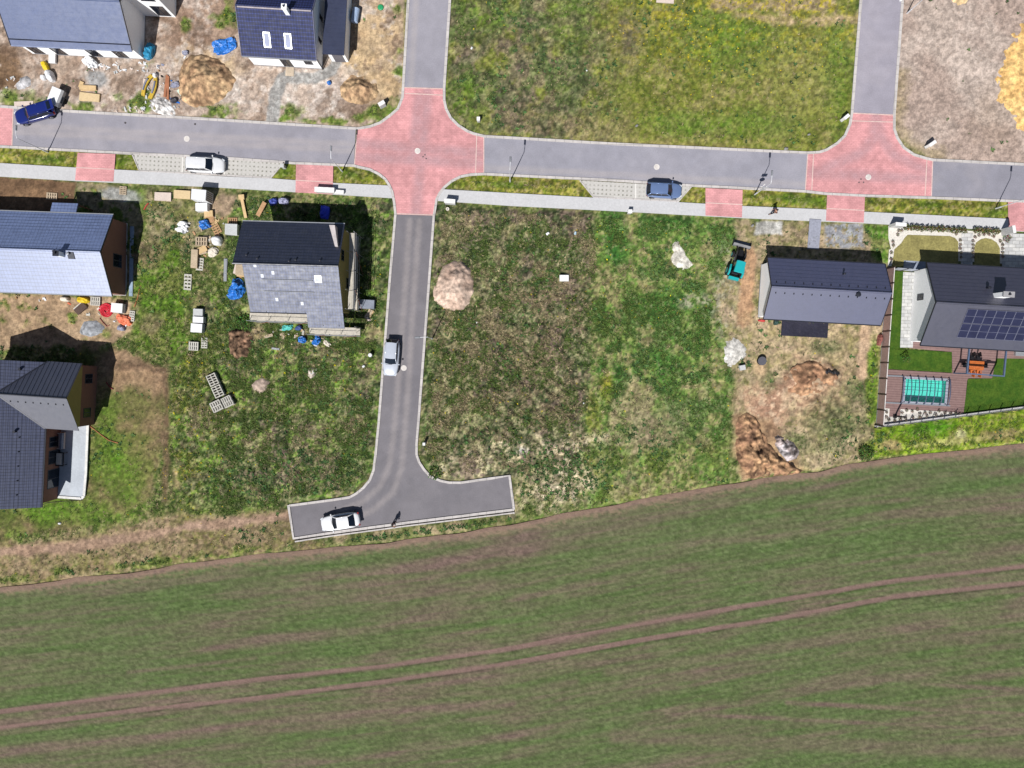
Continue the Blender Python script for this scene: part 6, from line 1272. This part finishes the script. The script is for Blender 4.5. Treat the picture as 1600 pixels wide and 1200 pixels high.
p = P(284, 146); m = MB(); m.box(p.x, p.y, .05, 1.1, .55, .05, math.radians(-52)); tag(m.build('board', M('mint_board', (210, 230, 214), .7)), 'pale mint board lying by the tan soil heap', 'board')
a_, b_ = P(385, 341), P(380, 310); r = empty('timber_beam', (a_.x, a_.y, 0), 0, 'yellow timber beam with a wide head leaning toward the footpath', 'timber'); m = MB(); d = b_-a_; m.bar((0, 0, .15), (d.x, d.y, .5), .34, .16); m.build('beam', LUM, r); m = MB(); m.bar((d.x-.32, d.y, .52), (d.x+.32, d.y+.05, .52), .55, .2); m.build('beam_head', LUM, r)
a_, b_ = P(404, 338), P(417, 318); m = MB(); m.bar((a_.x, a_.y, .3), (b_.x, b_.y, .7), .5, .06); tag(m.build('board', PALT), 'tan board leaning on the sacks behind the graphite roof', 'board')
# small litter that nothing tells apart
def offcuts(name, label, cat, group, spots, n, mats, lo=.25, hi=.7, flat=True):
    for i in range(n):
        cx, cy, rx, ry = spots[i % len(spots)]; px, py = random.gauss(cx, rx*.5), random.gauss(cy, ry*.5); p = P(px, py); m = MB(); l_ = random.uniform(lo, hi)
        m.box(0, 0, 0, l_, l_*random.uniform(.2, .6), random.uniform(.04, .16), 0, random.uniform(.8, 1), random.uniform(.8, 1))
        if random.random() < .5: m.box(l_*.3, l_*.25, .02, l_*.6, l_*.25, .09, random.uniform(0, 3), .9, .9)
        o = m.build(name, random.choice(mats)); o.location = (p.x, p.y, max(0, gz(px, py))); o.rotation_euler = (random.uniform(-.15, .15), random.uniform(-.15, .15), random.uniform(0, 6.28)); tag(o, label, cat, group)
offcuts('timber_offcut', 'small timber offcut lying among the pallets between the two tiled roofs', 'timber offcut', 'timber offcuts among the pallets', [(312, 360, 26, 16), (330, 372, 16, 12), (318, 392, 14, 12), (340, 344, 14, 8), (375, 425, 8, 14)], 34, [PALW, LUM, PALT, PALG])
offcuts('plaster_lump', 'small white plaster lump strewn before the top left house', 'plaster lump', 'plaster lumps before the top left house', [(256, 166, 24, 14), (150, 104, 36, 8), (190, 108, 20, 8), (240, 150, 14, 14), (205, 172, 34, 6), (30, 130, 16, 12), (225, 104, 14, 10)], 84, [FOIL, GREYB, PINKB], .15, .5)
offcuts('scrap_board', 'small scrap board lying below the south scaffold', 'scrap board', 'scrap boards below the south scaffold', [(470, 522, 16, 6), (500, 536, 20, 8), (440, 520, 18, 6), (575, 495, 8, 10)], 22, [PALW, PINKB, PALG, LUM], .2, .6)
offcuts('rubbish_scrap', 'small scrap of rubbish near the tan soil heap and yellow bundles', 'rubbish', 'rubbish scraps near the tan soil heap', [(266, 138, 12, 24), (282, 150, 10, 8), (250, 110, 10, 10), (288, 84, 8, 6)], 22, [SILV, PALT, BLUET, BLK, FOIL], .15, .5)
offcuts('rubbish_scrap', 'small scrap of rubbish by the south wall of the brown gabled house', 'rubbish', 'rubbish scraps by the brown gabled house', [(60, 466, 50, 3), (150, 484, 26, 8), (190, 500, 14, 8), (120, 474, 16, 5)], 20, [PALT, PALG, ORG, FOIL, PINKB], .15, .5)
# red hose coil
p = P(167, 485); r = empty('hose_coil', (p.x, p.y, .02), 0, 'coil of bright red hose by the brown gabled house', 'hose coil'); m = MB(); m.tube([(math.cos(t*.35)*(.2+.0062*t), math.sin(t*.35)*(.2+.0062*t), .10+.05*math.sin(t*1.3)) for t in range(100)], .07, 6); m.build('hose', M('red_hose', (214, 44, 62), .5, .15), r); m = MB(); m.lathe([(.78, -.02), (.78, .035), (.01, .035)], 0, 0, 20); m.build('underlay', M('red_sheet', (196, 52, 66), .6), r)
def cable(name, label, pts, rad, c, zs=.06):
    m = MB(); m.tube([(P(*q).x, P(*q).y, zs+max(0, gz(*q))) for q in pts], rad, 6); tag(m.build(name, M(label.split()[0]+'_cable', c, .6)), label, name)
cable('hose', 'orange brown pipe running over the new lawn from the terrace', [(139, 664), (148, 670), (160, 680), (172, 688), (186, 692)], .06, (176, 110, 70)); cable('hose', 'dark red pipe on bare earth by the corner house', [(167, 597), (170, 602), (174, 606), (178, 608)], .06, (132, 44, 54))
cable('cable', 'black cable trailing round the end of the terrace', [(66, 789), (76, 785), (90, 784), (110, 782), (130, 781)], .03, (60, 46, 46)); cable('hose', 'red ribbon pipe in the grass beside the blue ledge', [(226, 328), (230, 322), (233, 318)], .06, (214, 70, 70)); cable('hose', 'orange red tape along the grass by the white block stack', [(219, 452), (216, 466), (211, 480)], .07, (226, 110, 70))
cable('hose', 'brown pipe curling below the red hose coil', [(157, 497), (162, 504), (168, 510), (172, 508)], .05, (150, 84, 74))
# ------------------------------------------------------------------ cabinets, posts, bins
CABW = M('white_cabinet', (250, 248, 246), .5, .03); CABG = M('cabinet_grey', (206, 206, 206), .6, .04)
def cabinet(px, py, deg, w, d, h, label, mat=None, doors=1):
    p = P(px, py); r = empty('utility_cabinet', (p.x, p.y, max(0, gz(px, py))-.02), math.radians(deg), label, 'utility cabinet'); mat = mat or CABW
    m = MB(); m.box(0, 0, .08, w, d, h-.08); m.build('body', mat, r); m = MB(); m.box(0, -.02, h+.003, w+.08, d+.1, .05, 0, .96, .9); m.build('lid', mat, r); m = MB(); m.box(0, 0, -.1, w+.04, d+.04, .177); m.build('base', PLINTH, r)
    for i in range(doors): m = MB(); m.box(-w/2+(i+.5)*w/doors, -d/2-.012, .15, w/doors-.05, .02, h-.25); m.build('door', CABG, r)
for a in [(599, 167, 30, .7, .35, 1.0, 'white utility cabinet on the tan corner plot by the red crossing'), (748, 189, 0, .3, .35, .8, 'small white utility cabinet on the meadow corner by the middle crossing'), (1316, 187, 40, .6, .3, 1.0, 'white utility cabinet at the meadow corner by the right crossing'), (1449, 228, 35, .8, .3, 1.0, 'white utility cabinet on the raked plot by the right crossing'),
          (704, 317, -5, 1.2, .4, 1.1, 'wide white utility cabinet where the right footpath begins', None, 2), (983, 332, 0, .4, .35, .8, 'small white cabinet at the footpath opposite the silver blue car'), (881, 435, 0, 1.0, .65, .35, 'low white box alone in the rough meadow'), (510, 299, -3, 2.2, .5, .9, 'long white utility cabinet on the footpath by the red driveway', None, 3),
          (531, 301, -3, 1.1, .35, .5, 'low white extension box at the end of the long cabinet'), (1397, 354, -5, 1.2, .3, 1.5, 'white meter cabinet at the corner of the gravel garden', None, 2), (1566, 363, -80, .8, .25, 2.0, 'tall pale gate pillar by the slab driveway at the right edge', None, 1), (445, 262, 0, .35, .3, 1.0, 'grey utility post box at the tip of the left parking bay', CABG), (664, 692, 0, .22, .25, 1.0, 'small white post box in the grass at the lane bend'),
          (1158, 574, 10, .6, .5, .45, 'small grey box at the edge of the round white gravel heap', CABG), (85, 93, -3, .7, 1.0, .35, 'cream box step at the front wall of the top left house')]: cabinet(*a)
p = P(580.5, 555); r = empty('barrel', (p.x, p.y, .0), 0, 'white barrel standing in the grass beside the lane', 'barrel'); m = MB(); m.lathe([(.22, 0), (.24, .3), (.24, .6), (.22, .9), (.2, .9)], 0, 0, 16); m.build('body', ALU, r); m = MB(); m.lathe([(.21, .9), (.21, .93), (.01, .93)], 0, 0, 16); m.build('lid', FOIL, r)
p = P(699.5, 327); r = empty('inspection_chamber', (p.x, p.y, .1), 0, 'small round cream concrete lid below the wide cabinet', 'concrete lid'); m = MB(); m.lathe([(.2, -.1), (.2, .12), (.01, .12)], 0, 0, 14); m.build('ring', CREAM, r); m = MB(); m.lathe([(.1, .12), (.1, .14), (.01, .14)], 0, 0, 14); m.build('cap', PLINTH, r)
p = P(595, 12); r = empty('tank_lid', (p.x, p.y, .03), 0, 'round green tank lid in the sandy yard at the top', 'tank lid'); m = MB(); m.lathe([(.32, -.05), (.32, .10), (.25, .14), (.01, .15)], 0, 0, 18); m.build('lid', M('green_lid', (52, 168, 108), .5), r); m = MB(); m.lathe([(.36, -.05), (.36, .05), (.33, .05)], 0, 0, 18); m.build('collar', M('dark_green_ring', (44, 110, 76), .6), r)
p = P(1188.5, 564); r = empty('well_shaft', (p.x, p.y, 0), 0, 'open black well shaft in bare sand beside the round gravel heap', 'well'); m = MB(); m.lathe([(.48, -.1), (.48, .55), (.40, .55), (.40, .02), (.001, .02)], 0, 0, 24); m.build('ring', M('black_shaft', (40, 40, 46), .8), r); m = MB(); m.lathe([(.5, .50), (.5, .56), (.42, .56)], 0, 0, 24); m.build('rim', M('shaft_rim', (92, 92, 100), .7), r)
p = P(557, 28); r = empty('gas_bottle_tank', (p.x, p.y, .1), math.radians(80), 'pale blue tank in the shade of the garage at the top', 'tank'); m = MB(); m.tube([(-.85, 0, .5), (-.75, 0, .5), (.75, 0, .5), (.85, 0, .5)], [.2, .42, .42, .2], 14); m.build('tank', M('pale_blue_tank', (170, 190, 220), .5), r)
for s_ in (-.5, .5): m = MB(); m.box(s_, 0, -.1, .12, .6, .22); m.build('foot', PLINTH, r)
# terrace furniture
def T0(px, py, z=.35): q = P(px, py, z); return q
p = T0(97, 688); r = empty('garden_sofa', (p.x, p.y, .335), rt, 'pale grey sofa on the corner house terrace', 'sofa')
m = MB(); m.box(0, 0, .12, .9, 1.9, .3); m.build('seat', PINKB, r); m = MB(); m.box(.35, 0, .42, .2, 1.9, .4); m.build('backrest', M('blue_grey_cushion', (130, 140, 160)), r)
for s_ in (-.88, .88): m = MB(); m.box(0, s_, .42, .6, .12, .2); m.build('armrest', PINKB, r)
p = T0(99, 716); r = empty('garden_table', (p.x, p.y, .335), rt, 'dark framed table on the terrace below the sofa', 'table'); m = MB()
for q in ((0, -.75, .72, 1.0, .12, .05), (0, .75, .72, 1.0, .12, .05), (-.45, 0, .72, .12, 1.4, .05), (.45, 0, .72, .12, 1.4, .05)): m.box(*q)
m.build('frame', BLK, r); m = MB(); m.box(-.1, 0, .70, .6, 1.35, .03); m.build('tabletop', CREAM, r)
for x in (-.42, .42):
    for y in (-.7, .7): m = MB(); m.box(x, y, 0, .07, .07, .72); m.build('leg', BLK, r)
# litter stones
for px, py, s_, lab in ((856, 365, .28, 'white plastic canister in the rough meadow'), (899, 364, .26, 'pale blue plastic canister in the rough meadow'), (737, 75, .2, 'white stone in the north meadow near the top lane'), (917, 110, .14, 'white pebble in the north meadow'), (568, 572, .25, 'grey stone in the grass beside the white car lane'), (995, 196, .25, 'grey stone at the meadow edge by the middle carriageway'), (1229, 232, .28, 'grey stone at the meadow edge near the right crossing'), (1264, 210, .22, 'dark stone in the meadow corner'), (93, 818, .22, 'dark and white stone on the grass below the corner house'), (1408, 0, .2, 'white stone at the top of the raked plot'), (912, 630, .14, 'tiny white stone at the mown edge of the meadow'), (745, 504, .15, 'white stone under the lamp in the meadow'), (1176, 352, .25, 'grey stone near the pale gravel pad')):
    BD('stone' if 'stone' in lab or 'pebble' in lab else 'canister', lab, 'stone' if 'stone' in lab or 'pebble' in lab else 'canister', px, py, random.uniform(0, 90), s_*1.6, s_*1.1, s_, FOIL if 'white' in lab else (M('light_blue_plastic', (190, 216, 230), .5) if 'blue' in lab else M('grey_stone', (150, 148, 146), .9)), .2, .2)
# ------------------------------------------------------------------ people
SKINM = M('skin', (214, 164, 138), .6); HAIRM = M('hair_dark', (52, 40, 34), .8)
def skinned(name, joints, edges, radii, mat, parent, sub=2):
    me = bpy.data.meshes.new(name); me.from_pydata(joints, edges, []); o = link_mesh(name, me, mat, parent)
    md = o.modifiers.new('skin', 'SKIN'); md.use_smooth_shade = True
    for i, rr in enumerate(radii): v = me.skin_vertices[0].data[i]; v.radius = (rr, rr) if not isinstance(rr, tuple) else rr; v.use_root = (i == 0)
    s_ = o.modifiers.new('sub', 'SUBSURF'); s_.levels = 1; s_.render_levels = sub; return o
def person(label, px, py, face, shirt, trousers, shoes, stride=.0, arms='down', held=None):
    p = P(px, py); r = empty('person', (p.x, p.y, max(0, .02 if py > 700 else .085)), face, label, 'person'); s_ = stride
    # facing +x; joints
    J = [(0, 0, .95), (0, 0, 1.12), (.01, 0, 1.36), (.015, 0, 1.47), (.03, 0, 1.56), (.04, 0, 1.66), (.04, 0, 1.75)]; E = [(i, i+1) for i in range(6)]; Rd = [(.16, .12), (.14, .10), (.17, .11), .06, .065, .10, .075]
    shirtJ = [J[0], J[1], J[2], (.012, 0, 1.44)]; shirtE = [(0, 1), (1, 2), (2, 3)]; shirtR = [(.185, .145), (.165, .13), (.195, .135), .085]; trJ = [(0, 0, 1.0)]; trE = []; trR = [(.185, .15)]; feet = []
    for sg in (-1, 1):
        dx = s_*sg; k = len(J); hip, kn, an, to = (0, sg*.09, .88), (dx*.45+.05*abs(s_), sg*.10, .48), (dx*.9-.05, sg*.10, .09+(.06 if dx < 0 else 0)), (dx*.9+.12, sg*.11, .04)
        J += [hip, kn, an, to]; E += [(0, k), (k, k+1), (k+1, k+2), (k+2, k+3)]; Rd += [.085, .06, .045, .04]
        q = len(trJ); trJ += [hip, kn, (an[0], an[1], an[2]+.03)]; trE += [(0, q), (q, q+1), (q+1, q+2)]; trR += [.10, .078, .066]; feet.append((an, to))
        if arms == 'front': sh, el, wr, hd = (.01, sg*.2, 1.40), (.08, sg*.24, 1.13), (.30, sg*.10, 1.12), (.37, sg*.07, 1.13)
        else: sh, el, wr, hd = (.01, sg*.2, 1.40), (-.04-dx*.3, sg*.25, 1.12), (-dx*.55+.04, sg*.24, .88), (-dx*.6+.06, sg*.235, .80)
        k = len(J); J += [sh, el, wr, hd]; E += [(2, k), (k, k+1), (k+1, k+2), (k+2, k+3)]; Rd += [.06, .045, .032, .036]
        q = len(shirtJ); shirtJ += [sh, el, tuple(Vector(el).lerp(Vector(wr), .8))]; shirtE += [(2, q), (q, q+1), (q+1, q+2)]; shirtR += [.082, .062, .052]
        d = (Vector(hd)-Vector(wr)).normalized(); sd = d.cross(Vector((0, 0, 1)) if arms == 'front' else Vector((0, 1, 0))).normalized()
        for f_, (off, ln_) in enumerate(((-.028, .062), (-.009, .075), (.010, .070), (.028, .055))):
            k2 = len(J); a_ = Vector(hd)+sd*off; J += [tuple(a_+d*.035), tuple(a_+d*(.035+ln_*.55)+Vector((0, 0, -.005))), tuple(a_+d*(.035+ln_)+Vector((0, -sg*.012, -.014)))]; E += [(k+3, k2), (k2, k2+1), (k2+1, k2+2)]; Rd += [.010, .009, .008]
        k2 = len(J); J += [tuple(Vector(hd)-d*.01+sd*.045), tuple(Vector(hd)+d*.03+sd*.062)]; E += [(k+3, k2), (k2, k2+1)]; Rd += [.011, .009]
    b = skinned('body', J, E, Rd, SKINM, r)
    m = MB(); n = 14; m.rings([[(.03+rx*math.cos(6.283*i/n), ry*math.sin(6.283*i/n), z) for i in range(n)] for z, rx, ry in ((1.64, .105, .092), (1.70, .118, .104), (1.76, .112, .10), (1.81, .085, .08), (1.835, .04, .04))]); m.v = [(x-.015, y, z) for x, y, z in m.v]; m.build('hair', HAIRM, r, True)
    m = MB(); m.rings([[(x, y, z) for y, z in ((-.015, 1.635), (.015, 1.635), (.006, 1.675), (-.006, 1.675))] for x in (.12, .155)]); m.build('nose', SKINM, r, True)
    for sg in (-1, 1): m = MB(); m.lathe([(.012, -.012), (.016, 0), (.012, .012)], .128, sg*.034, 8, 1.685); m.build('eye', M('eye_dark', (40, 34, 32), .3), r); m = MB(); m.box(.04, sg*.105, 1.62, .05, .03, .07); m.build('ear', SKINM, r)
    m = MB(); m.box(.13, 0, 1.598, .012, .05, .012); m.build('mouth', M('lips', (170, 96, 92), .6), r)
    skinned('jacket', shirtJ, shirtE, shirtR, shirt, r); skinned('trousers', trJ, trE, trR, trousers, r)
    for an, to in feet: m = MB(); m.box((an[0]+to[0])/2+.0, an[1], max(0, an[2]-.09), .28, .10, .09, 0, .9, .85); m.build('shoe', shoes, r)
    return r
person('person standing with both hands forward on the edge of the turning head', 617, 815, math.radians(-70), M('dark_jacket', (46, 48, 58)), M('dark_jeans', (52, 60, 82)), M('dark_shoes', (44, 40, 40)), .04, 'front')
pc_ = P(617, 815); cf = math.radians(-70); m = MB(); m.box(pc_.x+.43*math.cos(cf), pc_.y+.43*math.sin(cf), 1.12, .08, .22, .05, cf); tag(m.build('remote_control', M('dark_plastic', (50, 50, 54), .5)), 'small dark controller held in front of the person by the turning head', 'controller')
person('person in dark clothes walking along the right footpath', 1206, 333, math.radians(190), M('brown_jacket', (120, 92, 88)), M('black_trousers', (44, 42, 50)), M('dark_shoes', (44, 40, 40)), .32)
# ------------------------------------------------------------------ tufts, weeds and clods nobody could count
def scatter(name, nmax, wfun, hh, spread, cols, blades, seed, flat=0.0):
    r = np.random.RandomState(seed); ok = near & (pav < .05) & (fld < .05) & (np.abs(X) < 63) & (Y > -32) & (Y < 47)
    w = np.where(ok, wfun, 0); w = w/w.sum(); idx = r.choice(len(X), nmax, p=w)
    bx = X[idx]+r.uniform(-.07, .07, nmax); by = Y[idx]+r.uniform(-.07, .07, nmax); bz = Z[idx]-.02; sz = r.uniform(.6, 1.5, nmax)
    cols = np.array(cols, float); cc = cols[r.randint(0, len(cols), nmax)]*r.uniform(.75, 1.25, (nmax, 1))
    V_ = []; C_ = []
    for k in range(blades):
        a = r.uniform(0, 6.283, nmax); ln_ = spread*sz*r.uniform(.6, 1.3, nmax); h_ = hh*sz*r.uniform(.5, 1.3, nmax); wd = spread*(.16+.34*flat)*sz
        ca, sa = np.cos(a), np.sin(a); p0 = np.stack([bx-sa*wd, by+ca*wd, bz], 1); p1 = np.stack([bx+sa*wd, by-ca*wd, bz], 1); p2 = np.stack([bx+ca*ln_, by+sa*ln_, bz+h_], 1)
        V_.append(np.stack([p0, p1, p2], 1).reshape(-1, 3)); C_.append(np.repeat(cc*r.uniform(.85, 1.15, (nmax, 1)), 3, 0))
    V_ = np.concatenate(V_).astype(np.float32); C_ = np.clip(linnp(np.clip(np.concatenate(C_), 2, 250))/KG, 0, .8); nt_ = len(V_)//3
    me = bpy.data.meshes.new(name); me.vertices.add(len(V_)); me.vertices.foreach_set('co', V_.ravel()); me.loops.add(len(V_)); me.loops.foreach_set('vertex_index', np.arange(len(V_), dtype=np.int32)); me.polygons.add(nt_); me.polygons.foreach_set('loop_start', np.arange(0, len(V_), 3, dtype=np.int32)); me.update(calc_edges=True)
    at = me.color_attributes.new('tint', 'FLOAT_COLOR', 'POINT'); at.data.foreach_set('color', np.concatenate([C_, np.ones((len(C_), 1))], 1).astype(np.float32).ravel())
    tag(link_mesh(name, me, LEAFM), kind='stuff')
rough_w = ell(790, 560, 150, 230, 0, .5)+.6*ell(470, 650, 170, 170)+.15
lush = np.clip((col[:, 1]-col[:, 0])/30, 0, 1)
scatter('green_grass', 60000, gr**2*(.15+lush)*(rough_w+.25)*(.15+rel(n_m2, .4, .65)), .16, .16, [(84, 108, 46), (98, 118, 56), (70, 94, 42), (112, 122, 66)], 4, 1)
scatter('dry_grass', 30000, gr**2*(1.1-lush)*(rough_w+.10)*(.08+rel(q2, .42, .2)), .14, .17, [(156, 142, 108), (138, 126, 92), (168, 154, 120), (112, 98, 78)], 3, 2)
wp_ = rel(fbm(X, Y, 5, 801), .45, .8)*(gr*.6+.03)*(.25+rel(n_m2, .5, .7))+.9*ell(870, 735, 80, 46, 0, .6)+2*ell(640, 838, 130, 10, -7, .5)+.8*ell(470, 745, 130, 40)
scatter('weeds', 3400, wp_, .14, .22, [(70, 100, 54), (62, 92, 50), (84, 112, 60)], 7, 3, .7)
scatter('dandelions', 1100, gr*((ell(1120, 60, 130, 60, 0, .8)+.8*ell(310, 680, 50, 100, 0, .8)+.25*ell(540, 560, 200, 140)+.2*ell(1000, 450, 80, 100))*.5+.03), .08, .09, [(224, 196, 30), (206, 176, 36)], 5, 4, .9)
scatter('earth_clods', 12000, (1-gr)*near*(U > -50), .05, .07, [(150, 124, 104), (170, 148, 126), (124, 102, 86)], 3, 5, .8)
